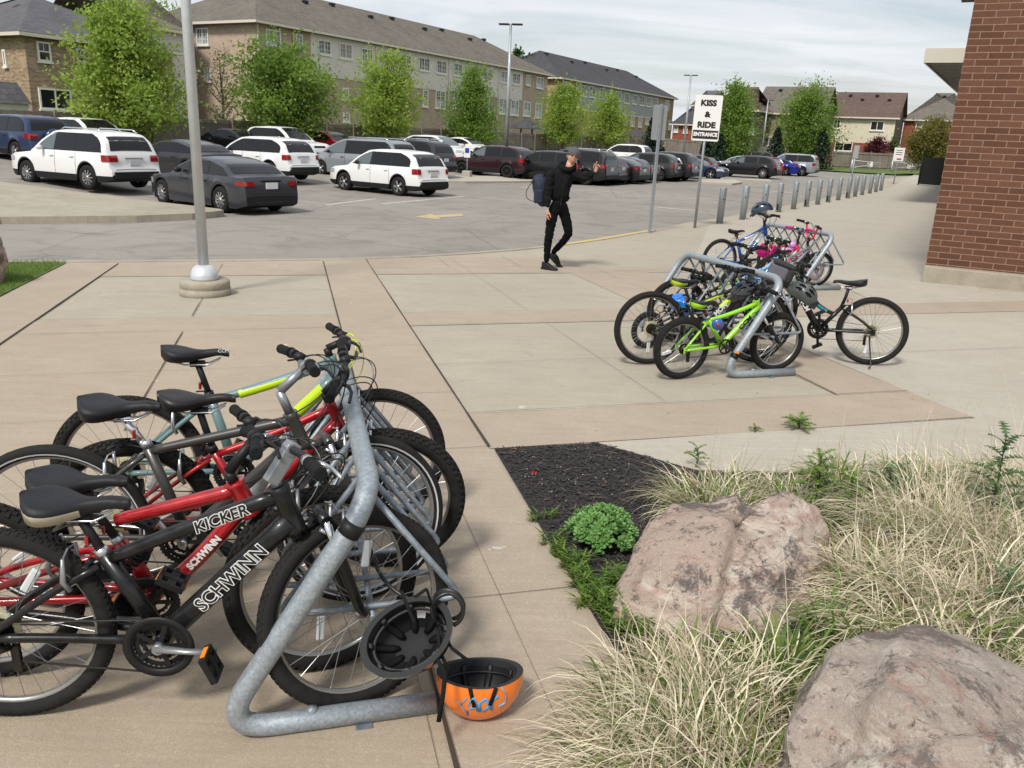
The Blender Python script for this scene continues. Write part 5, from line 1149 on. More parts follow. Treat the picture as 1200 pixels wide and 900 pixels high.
        w = MB(); w.grid(fn, 6, n); w.f = [tuple(reversed(f)) for f in w.f]; return w.build(name, mat, t)
    def inv_end(z, front):
        lo, hi = (0, X1) if front else (X3, Ln)
        for _ in range(30):
            m_ = (lo+hi)/2
            if (ztop(m_) < z) == front: lo = m_
            else: hi = m_
        return lo
    top_patch(X1+.06, X2-.03, .86, name='windshield', mat=glass)
    if kind in ('sedan', 'fastback'): top_patch(X3+.05, X4-.05, .86, name='rear_window')
    else: top_patch(X3+.10, X4-.03, .84, name='rear_window')
    # lamps, plate, trim
    zr1, zr0 = (TAIL-.13, TAIL-.24) if kind in ('sedan', 'fastback') else (TAIL-.05, TAIL-.24)
    for sg in (1, -1):
        w = MB()
        def fn(u, v):
            z = zr0+(zr1-zr0)*v
            if u < .55: s = Ln-.30+.24*(u/.55); y = half(s)+.008-.02*max(0, z-.9); return (Ln/2-s, sg*y, z)
            f = (u-.55)/.45; s = inv_end(z, False)+.012; y = half(min(s, Ln-.03))*(1-(.34 if kind in ('sedan', 'fastback', 'suv') else .18)*f)-.01; return (Ln/2-s-.006, sg*y, z)
        w.grid(fn, 10, 4); w.f = [tuple(reversed(f)) for f in w.f] if sg > 0 else w.f; w.build('taillight', 'tail_red', t)
        w = MB(); zf0, zf1 = HOOD-.30, HOOD-.15
        def fn2(u, v):
            z = zf0+(zf1-zf0)*v
            if u < .6: s = .42-.34*(u/.6); y = half(s)+.006; return (Ln/2-s, sg*y, z)
            f = (u-.6)/.4; s = inv_end(z, True)-.012; y = half(max(s, .02))*(1-.30*f)-.005; return (Ln/2-s+.008, sg*y, z)
        w.grid(fn2, 10, 3); w.f = w.f if sg > 0 else [tuple(reversed(f)) for f in w.f]; w.build('headlight', 'lamp_clear', t)
    pl = MB(); zp = .74 if kind in ('sedan', 'fastback') else .84; s = inv_end(zp, False); pl.box((Ln/2-s-.015, 0, zp), (.03, .36, .16)); pl.build('licence_plate', 'plate', t, bevel=.004)
    cs = MB(); s = inv_end(zp+.13, False); cs.box((Ln/2-s-.012, 0, zp+.13), (.03, .62, .022)); cs.build('trim_strip', 'chrome' if kind not in ('sedan', 'fastback') else 'black_plastic', t)
    cs = top_patch(zp-.20, zp-.188, .92, .003, 6, 'underbody', 'tailgate_gap', True, None, False)
    gr = MB(); s = inv_end(HOOD-.24, True); gr.box((Ln/2-s+.0, 0, HOOD-.27), (.05, W*.42, .17)); gr.build('grille', 'black_plastic', t, bevel=.01)
    lo = MB(); lo.box((Ln/2-.01, 0, .40), (.06, W*.62, .16)); lo.build('front_bumper_vent', 'black_plastic', t, bevel=.01)
    if CLAD: lo = MB(); lo.box((-Ln/2+.0, 0, .47), (.10, W*.80, .20)); lo.build('rear_bumper_trim', 'black_plastic', t, bevel=.02)
    else: lo = MB(); lo.box((-Ln/2+.01, 0, .30), (.08, W*.55, .10)); lo.build('rear_bumper_trim', 'black_plastic', t, bevel=.02)
    if roofrail:
        for sg in (1, -1):
            r = MB(); y = yside(2.9, H)-.10; r.tube([(Ln/2-X2-.15, sg*y, H-.05), (Ln/2-X2-.35, sg*y, H+.035), (Ln/2-X3+.3, sg*y, H+.03), (Ln/2-X3+.12, sg*y, H-.05)], .018, 6); r.build('roof_rail', 'chrome', t)
    if spare:
        sp = MB(); sp.lathe([(0, 0), (.30, 0), (.34, .04), (.34, .16), (.28, .20), (0, .21)], 24, M=Matrix.Translation((-Ln/2+.02, 0, .92)) @ Matrix.Rotation(-pi/2, 4, 'Y')); sp.build('spare_wheel', paintmat, t)
    # wheels
    for s in wx:
        for sg in (1, -1):
            Mw = Matrix.Translation((Ln/2-s, sg*(W/2-.02), R)) @ Matrix.Rotation(-sg*pi/2, 4, 'X')
            tw = .225; w = MB(); w.lathe([(R*.62, -.0), (R*.70, .012), (R*.93, .006), (R, -.03), (R, -tw+.03), (R*.93, -tw), (R*.6, -tw+.02), (R*.6, -.08)], 32); o = w.build('wheel', 'rubber', t); o.matrix_local = Mw
            w = MB(); w.lathe([(R*.66, .004), (R*.66, -.012), (R*.60, -.03), (R*.60, -.09)], 32)
            ns = 5 if wheel == 0 else (10 if wheel == 1 else 7)
            for k in range(ns):
                a = 2*pi*k/ns; wd = .34 if ns == 5 else .17; r0, r1 = .05, R*.63
                w.add([(r0*cos(a-wd*2), r0*sin(a-wd*2), 0), (r1*cos(a-wd*.62), r1*sin(a-wd*.62), -.006), (r1*cos(a+wd*.62), r1*sin(a+wd*.62), -.006), (r0*cos(a+wd*2), r0*sin(a+wd*2), 0), (r0*cos(a-wd*2), r0*sin(a-wd*2), -.04), (r1*cos(a-wd*.62), r1*sin(a-wd*.62), -.04), (r1*cos(a+wd*.62), r1*sin(a+wd*.62), -.04), (r0*cos(a+wd*2), r0*sin(a+wd*2), -.04)], [(0, 1, 2, 3), (0, 4, 5, 1), (3, 2, 6, 7)])
            w.lathe([(0, .008), (.055, .004), (.06, -.02)], 14); w.build('rim', 'alloy' if wheel != 3 else 'black_plastic', o)
            w = MB(); w.lathe([(R*.60, -.06), (0, -.06)], 24); w.build('brake_disc', 'underbody', o)
    return t

def cars():
    white = paint('paint_white_car', rgb(222, 222, 220), 0, .3); grey = paint('paint_dark_grey', rgb(62, 65, 70), .35); black = paint('paint_black', (.008, .008, .009)); navy = paint('paint_navy', rgb(48, 62, 92), .3)
    red = paint('paint_red', rgb(150, 24, 30), .2); silver = paint('paint_silver', rgb(150, 155, 160), .5); maroon = paint('paint_maroon', rgb(52, 30, 36), .3); blue = paint('paint_blue', rgb(22, 40, 130), .3); char = paint('paint_charcoal', rgb(52, 52, 54), .3); dsil = paint('paint_mid_grey', rgb(98, 100, 104), .4)
    HL = math.atan2(-E2.y, -E2.x)      # nose to the far left
    HR = HL+pi
    def put(kind, px, py, which, heading, lat=0, slide=0.):
        """contact of the camera-side wheel: which = 'R' rear or 'F' front"""
        Ln, W, H, R, WB, FO, *_ = [q*.93 for q in carspec(kind)]; p = G(px, py, LOT); d = V((cos(heading), sin(heading), 0)); n = V((d.y, -d.x, 0))   # right side of the car
        if n.dot(V((0, 0, 0))-p) < 0: n = -n
        xo = Ln/2-FO-(WB if which == 'R' else 0); q = p-d*xo-n*(W/2-.1)+d*slide; q.z = gz(q.x, q.y)+LOT; return q
    def C(name, label, kind, mat, px, py, which, head, **kw):
        pos = put(kind, px, py, which, head); return car(name, label, kind, mat, pos, head, **kw)
    C('parked_suv', 'white suv with black lower trim parked behind the traffic island', 'suv', white, 107, 226, 'R', HL+rad(2), cat='suv', glass='car_glass_light', wheel=1, roofrail=True)
    C('parked_car', 'dark grey sedan parked nose left behind the metal pole', 'sedan', grey, 262, 249.5, 'R', HL-rad(9), cat='car', wheel=1)
    C('parked_suv', 'white crossover standing alone in the middle of the car park', 'crossover', white, 468, 229.5, 'R', HL-rad(6), cat='suv', glass='car_glass_light', wheel=0)
    C('parked_suv', 'navy blue suv with spare wheel cover at the left edge', 'suv', navy, 22, 190, 'R', HL, cat='suv', wheel=0, spare=True)
    C('parked_suv', 'white suv facing right, behind the big white suv at the left', 'crossover', white, 112, 186, 'F', HR, cat='suv', wheel=0)
    C('parked_car', 'charcoal sedan between the white suv and the metal pole', 'sedan', char, 222, 214, 'R', HL, wheel=0)
    C('parked_suv', 'white suv right behind the dark grey sedan', 'crossover', white, 318, 214, 'R', HL, cat='suv', wheel=0)
    C('parked_car', 'black car half hidden behind the white suvs left of the terrace', 'sedan', black, 292, 186, 'F', HR, wheel=0)
    C('parked_suv', 'white suv facing right along the fence, showing its grille', 'suv', white, 347, 190.5, 'F', HR, cat='suv', wheel=0)
    C('parked_car', 'red hatchback parked along the fence', 'hatch', red, 396, 186, 'F', HR, wheel=0)
    C('parked_van', 'silver minivan with roof rails parked behind the white crossover', 'van', silver, 377, 204, 'F', HL, cat='minivan', wheel=0, glass='car_glass_light', roofrail=True)
    C('parked_suv', 'charcoal suv roof seen above the silver minivan', 'suv', char, 437, 202, 'F', HL, cat='suv', wheel=0, roofrail=True)
    C('parked_suv', 'white suv facing right, left of the maroon crossover', 'crossover', white, 527, 193, 'F', HR, cat='suv', wheel=0, glass='car_glass_light')
    C('parked_car', 'white sedan roof behind the maroon crossover', 'sedan', white, 560, 187, 'F', HR, wheel=0)
    C('parked_suv', 'maroon crossover parked behind the lamp post', 'crossover', maroon, 542, 203, 'F', HL, cat='suv', wheel=3, glass='car_glass_light')
    C('parked_suv', 'black suv between the lamp post and the walking man', 'crossover', black, 603, 210.5, 'F', HL, cat='suv', wheel=0)
    C('parked_suv', 'black boxy suv behind the man\'s raised hand', 'boxsuv', black, 686, 217, 'R', HL, cat='suv', wheel=0, glass='car_glass_light', roofrail=True)
    C('parked_car', 'black crossover tail right of the boxy suv', 'wagon', black, 704, 216, 'R', HL, wheel=0)
    C('parked_car', 'black sedan with wide red tail lamps, second right of the boxy suv', 'fastback', black, 726, 215, 'R', HL, wheel=0)
    C('parked_car', 'dark grey sedan behind the narrow signpost', 'sedan', char, 742, 213.5, 'R', HL, wheel=0)
    C('parked_suv', 'grey-brown crossover between the two signposts', 'crossover', char, 772, 212.5, 'R', HL, cat='suv', wheel=0, glass='car_glass_light')
    C('parked_suv', 'black suv just left of the kiss and ride post', 'suv', black, 792, 212, 'R', HL, cat='suv', wheel=0)
    C('parked_car', 'dark blue car right behind the kiss and ride post', 'sedan', navy, 832, 211, 'F', HR, wheel=0)
    C('parked_car', 'dark red hatchback beyond the kiss and ride sign', 'hatch', maroon, 822, 206.5, 'R', HL, wheel=0)
    C('parked_suv', 'white suv roof behind the row of black cars', 'suv', white, 742, 197, 'R', HL, cat='suv', wheel=0)
    C('parked_car', 'silver sedan beyond the kiss and ride post', 'sedan', silver, 841, 201, 'F', HL, wheel=0, glass='car_glass_light')
    C('parked_suv', 'black suv between the white sedan and the black wagon', 'suv', black, 862, 196, 'F', HL, cat='suv', wheel=0)
    C('parked_car', 'black estate car with bright alloy wheels at the right of the car park', 'wagon', black, 893, 209.5, 'R', HL, cat='car', wheel=1, glass='car_glass_light')
    C('parked_car', 'small red car between the black estate and the blue car', 'hatch', red, 905, 205.5, 'R', HL, wheel=0)
    C('parked_car', 'bright blue sedan in front of the silver suv', 'sedan', blue, 919, 206, 'R', HL, wheel=0)
    C('parked_suv', 'large silver suv at the far right of the car park', 'boxsuv', silver, 938, 206.5, 'R', HL, cat='suv', wheel=1, glass='car_glass_light')
# ================================================================== bicycles, racks, helmets
RX90 = Matrix.Rotation(pi/2, 4, 'X')
WC = {}
def wheel_meshes(R, style, rt, rim, spokes=28, hub='alloy'):
    key = (R, style, rt, rim, spokes, hub)
    if key in WC: return WC[key]
    Rc = R-rt; ty = MB(); n = 56; k = 12; bead = .4
    prof = []
    for i in range(k+1):
        a = -pi*.84+2*pi*.84*i/k; prof.append((Rc+rt*cos(a)*1.0, rt*1.02*sin(a)))
    ty.lathe(prof, n, M=RX90, mi=0)
    if style == 'knob':
        rows = ((0, 64, .0095, .008, 0), (.42, 64, .008, .0075, .5), (-.42, 64, .008, .0075, .5), (.86, 64, .0075, .009, 0), (-.86, 64, .0075, .009, 0))
        for ang, cnt, l, w, ph in rows:
            for i in range(cnt):
                th = 2*pi*(i+ph)/cnt; c = V((cos(th), 0, sin(th))); tn = V((-sin(th), 0, cos(th))); yy = V((0, 1, 0)); nr = c*cos(ang)+yy*sin(ang); ax = yy*cos(ang)-c*sin(ang); o = c*Rc+nr*rt*.99; h = rt*.17
                ty.add([o-tn*l-ax*w, o+tn*l-ax*w, o+tn*l+ax*w, o-tn*l+ax*w, o-tn*l*.8-ax*w*.8+nr*h, o+tn*l*.8-ax*w*.8+nr*h, o+tn*l*.8+ax*w*.8+nr*h, o-tn*l*.8+ax*w*.8+nr*h], [(4, 5, 6, 7), (0, 1, 5, 4), (1, 2, 6, 5), (2, 3, 7, 6), (3, 0, 4, 7)], 0)
    elif style == 'semi':
        for ang, cnt in ((0, 90), (.5, 90), (-.5, 90)):
            for i in range(cnt):
                th = 2*pi*(i+(.5 if ang else 0))/cnt; c = V((cos(th), 0, sin(th))); tn = V((-sin(th), 0, cos(th))); yy = V((0, 1, 0)); nr = c*cos(ang)+yy*sin(ang); ax = yy*cos(ang)-c*sin(ang); o = c*Rc+nr*rt*.99; h = rt*.08; l = .006; w = .006
                ty.add([o-tn*l-ax*w, o+tn*l-ax*w, o+tn*l+ax*w, o-tn*l+ax*w, o-tn*l*.8-ax*w*.8+nr*h, o+tn*l*.8-ax*w*.8+nr*h, o+tn*l*.8+ax*w*.8+nr*h, o-tn*l*.8+ax*w*.8+nr*h], [(4, 5, 6, 7), (0, 1, 5, 4), (1, 2, 6, 5), (2, 3, 7, 6), (3, 0, 4, 7)], 0)
    if style == 'stripe':
        for sg in (1, -1):
            a0, a1 = 1.72, 1.98; pr = [(Rc+(rt+.0012)*cos(a), sg*(rt+.0012)*1.02*sin(a)) for a in (a0, (a0+a1)/2, a1)]; ty.lathe(pr, n, M=RX90, mi=1)
    tyre = ty.mesh('tyre', ['rubber', 'tyre_stripe'])
    rm = MB(); ri = Rc-rt*.55; rm.lathe([(ri, -.0115), (ri-.010, -.011), (ri-.018, -.005), (ri-.018, .005), (ri-.010, .011), (ri, .0115), (ri+.004, .0115), (ri+.004, -.0115)], n, M=RX90, closed=True); rimm = rm.mesh('rim', rim)
    sp = MB(); hf = .020; re = ri-.016
    for i in range(spokes):
        sg = 1 if i % 2 else -1; th = 2*pi*i/spokes; ht = th+(1 if (i//2) % 2 else -1)*1.15; sp.tube([(hf*cos(ht), sg*.026, hf*sin(ht)), (re*cos(th), sg*.002, re*sin(th))], .00105, 4, cap=False)
    spm = sp.mesh('spokes', 'spoke')
    hb = MB(); hb.lathe([(0, -.05), (.008, -.05), (.008, -.032), (.022, -.030), (.022, -.024), (.012, -.018), (.012, .018), (.022, .024), (.022, .030), (.008, .032), (.008, .05), (0, .05)], 16, M=RX90); hbm = hb.mesh('hub', hub)
    WC[key] = (tyre, rimm, spm, hbm); return WC[key]

def saddle_mb(L_=.27, W_=.155, H_=.05):
    """nose towards +x; material 0 top, 1 side skirt"""
    m = MB(); ns, nc = 16, 12; vs = []
    def w(t): return (W_/2)*(sin(min(1, t/.22)*pi/2)**.7 if t < .22 else 1)*(1 if t < .25 else (1-.76*sm((t-.25)/.42)))
    for i in range(ns+1):
        t = i/ns; x = -L_/2+L_*t; ww = max(.010, w(t)*(1 if t < .93 else sqrt(max(0, 1-((t-.93)/.075)**2)))); zt = .016*(1-sin(pi*min(1, t*1.1)))+(.010*(1-t))-.012*max(0, t-.8)/.2 ; d = H_*(.95-.80*min(1, t*1.15))*(1 if t > .06 else .7)
        for j in range(nc+1):
            a = pi*j/nc; y = ww*cos(a); z = zt+ (sin(a)**.55)*.020-.02
            if j in (0, nc): z = zt-.02-d; y *= .72 
            elif j in (1, nc-1): z = zt-.022; y = ww*(1 if j == 1 else -1)
            if t < .3 and 4 <= j <= 8: z -= .004*(1-abs(j-6)/2.5)
            vs.append((x, y, z))
    fs = []; mi = []
    for i in range(ns):
        for j in range(nc):
            fs.append((i*(nc+1)+j, i*(nc+1)+j+1, (i+1)*(nc+1)+j+1, (i+1)*(nc+1)+j)); mi.append(1 if (j in (0, nc-1) and i < 9) else 0)
    fs.append(tuple(range(nc+1))); mi.append(1); fs.append(tuple(reversed(range(ns*(nc+1), (ns+1)*(nc+1))))); mi.append(0)
    for i in range(ns): fs.append((i*(nc+1), (i+1)*(nc+1), (i+1)*(nc+1)+nc, i*(nc+1)+nc)); mi.append(0)
    o = len(m.v); m.v = vs; m.f = fs; m.m = mi; m.s = [True]*len(fs); m.t = [.5]*len(vs); return m

def arc_pts(a, c, sag, n=10, side=V((0, 0, 0))):
    a = V(a); c = V(c); return [a.lerp(c, k/n)+V(sag)*sin(pi*k/n)+V(side)*sin(2*pi*k/n) for k in range(n+1)]

def bike(name, label, Rp, Fp, sp, lean=0., group='bicycles parked at the racks', parent=None):
    sp = dict(sp); zs = sp.get('zs', 1.)
    for q_ in ('bb', 'st', 'ht', 'hb', 'sad', 'bar', 'ttend'):
        if q_ in sp and zs != 1.: sp[q_] = (sp[q_][0], sp[q_][1]*zs)
    g = lambda k, d=None: sp.get(k, d)
    A, B = V(Rp), V(Fp); d = B-A; wb = g('wb', sqrt(d.x**2+d.y**2)); yaw = math.atan2(d.y, d.x); pit = math.atan2(gz(B.x, B.y)-gz(A.x, A.y), sqrt(d.x**2+d.y**2)); A.z = gz(A.x, A.y)+.008
    t = empty(name, A, yaw, label, 'bicycle', group, rot=(lean, -pit, yaw))
    R = g('R', .31); rt = g('rt', .026); R2 = g('R2', R); style = g('tyre', 'knob'); rim = g('rim', 'alloy_rim'); fm = g('frame', 'frame_black'); sc = g('scale', wb/1.03); kid = R < .27
    bb = V((g('bb', (.42, .27))[0], 0, g('bb', (.42, .27))[1])); st = V((g('st', (.36, .54))[0], 0, g('st', (.36, .54))[1])); ht = V((g('ht')[0], 0, g('ht')[1])); hb = V((g('hb')[0], 0, g('hb')[1])); rh = V((0, 0, R)); fh = V((wb, 0, R2))
    axis = (ht-hb).normalized(); S = Matrix.Translation(hb) @ Matrix.Rotation(g('steer', 0), 4, axis) @ Matrix.Translation(-hb); tr = g('tube', .0175)
    # --- frame
    m = MB(); tt0 = ht-axis*.03; tt1 = st-(st-bb).normalized()*.02
    drop = g('drop', 0.); mid = tt0.lerp(tt1, .55)+V((0, 0, -drop)); 
    if g('ttend'): tt1 = V((g('ttend')[0], 0, g('ttend')[1])); mid = tt0.lerp(tt1, .5)+V((0, 0, -drop))
    def curve(a, c, b, n=8): return [a*(1-k/n)**2+c*2*(k/n)*(1-k/n)+b*(k/n)**2 for k in range(n+1)]
    pts = curve(tt0, mid, tt1); m.tube(pts, [tr*(1.05-.2*k/8) for k in range(9)], 12)
    if g('double'):
        pts = [p+V((0, 0, -.055-.02*sin(pi*k/8))) for k, p in enumerate(pts)]; m.tube(pts, tr*.75, 10)
    dts = hb+axis*.045; dt = [dts, dts.lerp(bb, .5)+V((0, 0, g('dtsag', -.0))), bb]; m.tube(curve(dt[0], dt[1], dt[2]), [g('dtr', tr*1.25)]*9, 12, flat=1.)
    if g('yoke'):    # gusset between the tubes at the head
        gs = MB()
        m.tube(curve(tt0-V((.17, 0, .045)), tt0-V((.07, 0, .11)), dts-V((.08, 0, .085))), tr*.8, 10)
    m.tube([bb, st], [tr*1.05, tr*.98], 12); m.tube([hb, hb.lerp(ht, .12), hb.lerp(ht, .88), ht], [tr*1.5, tr*1.25, tr*1.25, tr*1.45], 14)
    m.tube([bb+V((0, -.036, 0)), bb+V((0, .036, 0))], .022, 14)
    for s in (-1, 1):
        m.tube(curve(bb+V((-.03, s*.022, 0)), V((.10, s*.055, R*.98)), rh+V((.015, s*.062, -.005)), 6), [tr*.62]*7, 8); m.tube(curve(st+V((-.01, s*.016, -.03)), (st+rh)/2+V((0, s*.06, .02)), rh+V((0, s*.062, .01)), 6), [tr*.52]*7, 8)
        m.box((0, s*.062, R-.005), (.035, .006, .05))
    m.tube([st+(rh-st)*.16+V((0, -.03, 0)), st+(rh-st)*.16+V((0, .03, 0))], tr*.5, 8)
    fr = m.build('frame', [fm], t)
    if g('accent'):
        m = MB(); q0 = tt0.lerp(mid, .0); m.tube([p+V((0, 0, -.004)) for p in curve(tt0, mid, tt1)[2:7]], tr*1.04, 12, cap=False); m.tube([p for p in curve(dt[0], dt[1], dt[2])[1:4]], g('dtr', tr*1.25)*1.03, 12, cap=False); m.build('frame_decal', g('accent'), t)
    if g('shock'):
        m = MB(); a = V((bb.x-.03, 0, bb.z+.12)); b = V((bb.x-.10, 0, bb.z+.30)); a, b = V(g('shock')[0]), V(g('shock')[1]); m.tube([a, b], .012, 10); nco = 7
        pts = [a.lerp(b, .12+.7*k/(nco*8))+(b-a).orthogonal().normalized().lerp(V((0, 0, 0)), 0)*0 for k in range(nco*8+1)]; u = V((0, 1, 0)); w = (b-a).normalized().cross(u)
        m.tube([a.lerp(b, .1+.75*k/(nco*8))+(u*cos(2*pi*k/8)+w*sin(2*pi*k/8))*.026 for k in range(nco*8+1)], .0055, 6); m.build('shock_absorber', 'black_plastic', t)
    # --- wheels
    def wheel(c, R_, M_, rear):
        o = bpy.data.objects.new('wheel', None); me = wheel_meshes(R_, style, rt, rim, g('spokes', 28)); w = link_mesh('wheel', me[0], t, M_ @ Matrix.Translation(c) @ Matrix.Rotation(random.uniform(0, 6), 4, 'Y')); bpy.data.objects.remove(o)
        link_mesh('rim', me[1], w); link_mesh('spokes', me[2], w); link_mesh('hub', me[3], w)
        if g('reflector', True) and R_ > .2:
            r = MB(); r.box((R_*.55, 0, .0), (.085, .012, .028)); r.build('reflector', 'reflector_clear', w, bevel=.006)
        return w
    rw = wheel(rh, R, Matrix(), True); fw = wheel(fh, R2, S, False)
    # --- fork
    m = MB(); l = MB(); cr = hb-axis*.035; tyt = R2+rt*.2; wd = .052 if not kid else .046; tl = (cr-fh).length
    top = cr if (cr-fh).length > R2+.01 else fh+axis*(R2+.02)
    fd = (fh-top); m.tube([S@hb, S@top], .016, 12); m.tube([S@(top+V((0, -wd-.008, 0))), S@(top+V((0, 0, .012))), S@(top+V((0, wd+.008, 0)))], .018 if not kid else .014, 10)
    for s in (-1, 1):
        a = top+V((0, s*wd, 0)); b = fh+V((0, s*.052, 0)); b1 = b+V((-.012, 0, 0))
        if g('susp', True): l.tube([S@(a.lerp(b1, .0)), S@(a.lerp(b1, .40))], .0125, 12, mi=0); m.tube([S@(a.lerp(b1, .34)), S@(a.lerp(b1, .38)), S@(a.lerp(b1, .92)), S@b], [.020, .0195, .016, .012], 12)
        else: m.tube([S@a, S@(a.lerp(b1, .5)+V((-.012, 0, 0))), S@(a.lerp(b1, .85)+V((-.008, 0, 0))), S@b], [.014, .0125, .010, .008], 10)
    m.build('fork', g('fork', fm), t)
    if l.v: l.build('fork_stanchions', g('stanchion', 'chrome'), t)
    # --- brakes
    br = MB(); bm_ = g('brake', 'alloy')
    bp = fh.lerp(top, (R2-rt*1.2)/ (top-fh).length)
    for s in (-1, 1):
        q = bp+V((.018, s*.05, 0)); br.tube([S@(q+V((.004, 0, -.03))), S@(q+V((.02, s*.006, .0))), S@(q+V((.022, -s*.002, .075)))], [.008, .009, .005], 7); br.tube([S@(q+V((.0, -s*.018, -.012))), S@(q+V((-.045, -s*.020, .02)))], .007, 6)
    br.tube([S@(bp+V((.022, .048, .075))), S@(bp+V((.026, 0, .082))), S@(bp+V((.022, -.048, .075)))], .003, 5); br.build('front_brake', bm_, t); br = MB()
    q = rh.lerp(st, (R-rt*1.2)/(st-rh).length)
    for s in (-1, 1): br.tube([q+V((-.005, s*.048, -.03)), q+V((-.02, s*.052, 0)), q+V((-.015, s*.046, .07))], [.008, .009, .005], 7)
    br.tube([q+V((-.015, .046, .068)), q+V((-.018, 0, .078)), q+V((-.015, -.046, .068))], .003, 5); br.build('rear_brake', bm_, t)
    # --- saddle and post
    sd = V((g('sad')[0], 0, g('sad')[1])); ax2 = (st-bb).normalized(); sw = g('sadsize', (.27, .155, .042)); m = saddle_mb(*sw); o = m.build('saddle', [g('sadmat', 'saddle_black'), g('sadside', g('sadmat', 'saddle_black'))], t); o.matrix_local = Matrix.Translation(sd) @ Matrix.Rotation(g('sadtilt', .03), 4, 'Y')
    if g('sadrails', True):
        m = MB()
        for s in (-1, 1): m.tube([(-.10, s*.035, -.035), (-.04, s*.022, -.055), (.05, s*.02, -.055), (.10, s*.012, -.03)], .0035, 6)
        m.build('saddle_rails', 'alloy', o)
    m = MB(); pt = V((sd.x+.005, 0, sd.z-.055)); m.tube([st-ax2*.02, st.lerp(pt, .5), pt], .0135, 12); m.tube([pt+V((-.03, 0, 0)), pt+V((.03, 0, .0))], .015, 8); m.build('seatpost', g('postmat', 'black_plastic'), t)
    m = MB(); m.tube([st-ax2*.005, st+ax2*.022], .0195, 14); m.tube([st+V((-.015, .022, .01)), st+V((-.03, .026, .015)), st+V((-.06, .02, .015))], .004, 6); m.build('seat_clamp', 'alloy' if not g('darkclamp') else 'black_plastic', t)
    # --- cockpit
    cl = V((g('bar')[0], 0, g('bar')[1])); m = MB(); top2 = ht+axis*g('quill', .035); m.tube([S@ht, S@top2], [.0165, .0165], 12); smat = g('stem', 'black_plastic')
    if g('blockstem'):
        a, b = top2, cl; dd = (b-a); c0 = S@a.lerp(b, .5); ang = math.atan2(dd.z, dd.x); Mx = S @ Matrix.Translation(a.lerp(b, .5)) @ Matrix.Rotation(-ang, 4, 'Y'); m.add([(x, y, z) for x in (-dd.length/2-.02, dd.length/2+.02) for y in (-.02, .02) for z in (-.02, .02)], [(0, 1, 3, 2), (4, 6, 7, 5), (0, 4, 5, 1), (2, 3, 7, 6), (0, 2, 6, 4), (1, 5, 7, 3)], None, False, Mx)
    else: m.tube([S@top2, S@cl], [.017, .015], 12)
    m.tube([S@(cl+V((0, -.024, 0))), S@(cl+V((0, .024, 0)))], .022, 14); m.build('stem', smat, t, bevel=.004 if g('blockstem') else 0)
    bw = g('barw', .58)/2; rise = g('rise', .02); sweep = g('sweep', .03); kx = g('barkx', .0); m = MB()
    hp = lambda s: [V((0, s*.04, 0)), V((kx, s*bw*.28, rise*.15)), V((kx, s*bw*.5, rise)), V((-sweep*.4, s*bw*.8, rise)), V((-sweep, s*bw, rise*.98))]
    bar = [cl+p for p in reversed(hp(-1))]+[cl+p for p in hp(1)]; bar = rounded(bar, .05, 4); m.tube([S@p for p in bar], .0118, 12); 
    if g('crossbar'): m.tube([S@(cl+V((kx*.7, -bw*.42, rise*.6))), S@(cl+V((kx*.7, bw*.42, rise*.6)))], .008, 8)
    hbar = m.build('handlebar', g('barmat', 'black_plastic'), t)
    for s in (-1, 1):
        e = cl+V((-sweep, s*bw, rise*.98)); i0 = cl+V((-sweep*.5, s*(bw-.12), rise)); gm = MB(); u = (e-i0).normalized(); pts = [i0+u*q for q in (0, .006, .012, .03, .05, .07, .09, .115, .122, .125)]; gm.tube([S@p for p in pts], [.019, .021, .0165, .0172, .0166, .0174, .0167, .0178, .0185, .014], 12); gm.build('grip', g('gripmat', 'grip_black'), hbar)
        c0 = i0-u*.03; lv = MB(); lv.tube([S@(c0-u*.014), S@(c0+u*.014)], .017, 10); lv.tube([S@(c0+V((.01, 0, -.004))), S@(c0+V((.038, s*.01, -.012))), S@(c0+V((.05, s*.045, -.02))), S@(c0+V((.046, s*.12, -.028)))], [.011, .009, .006, .0055], 8, flat=.8); lv.build('brake_lever', g('levermat', 'alloy'), hbar)
        sh = MB(); c1 = c0-u*.035; sh.ball(S@(c1+V((.005, 0, -.006))), (.022, .018, .018), n=10, k=6); sh.tube([S@(c1+V((-.01, 0, -.015))), S@(c1+V((-.03, s*.03, -.022)))], .004, 6); sh.build('shifter', 'black_plastic', hbar)
    cm = g('cable', 'cable_black'); fr_ = hb.lerp(ht, .5); lp = g('loop', 1.)
    for s in (-1, 1):
        m = MB(); c0 = cl+V((.03, s*(bw-.15), rise-.01)); tgt = (dts+(bb-dts)*.22+V((0, s*.02, .02))); 
        p0, p1 = S@c0, tgt; m.tube([p0, p0+V((.09, -s*.03, -.03)), (S@(cl+V((.10, s*.03, -.10)))), fr_+V((.06, s*.03, -.01)), p1], .0024, 5) if False else m.tube(bez([p0, p0+V((.10*lp, s*.0, .03*lp)), S@(cl+V((.16*lp, -s*.02, -.06))), fr_+V((.07, s*.03, -.04)), p1], 16), .0024, 5); m.build('cable', cm, t); m = MB()
        c0 = cl+V((.01, s*(bw-.19), rise-.01)); p0 = S@c0; p1 = S@(bp+V((.02, 0, .09))) if s < 0 else tt0.lerp(mid, .3)+V((0, .018, 0)); m.tube(bez([p0, p0+V((.12*lp, 0, .05*lp)), S@(cl+V((.17*lp, s*.06, -.03))), S@(cl+V((.10, s*.02, -.14))), p1], 16), .0024, 5); m.build('cable', cm, t)
    m = MB(); m.tube([tt1.lerp(st, .3)+V((0, 0, .0)), q+V((.03, .01, .12)), q+V((-.02, .0, .10)), q+V((-.018, 0, .078))], .0022, 5); m.build('cable', cm, t)
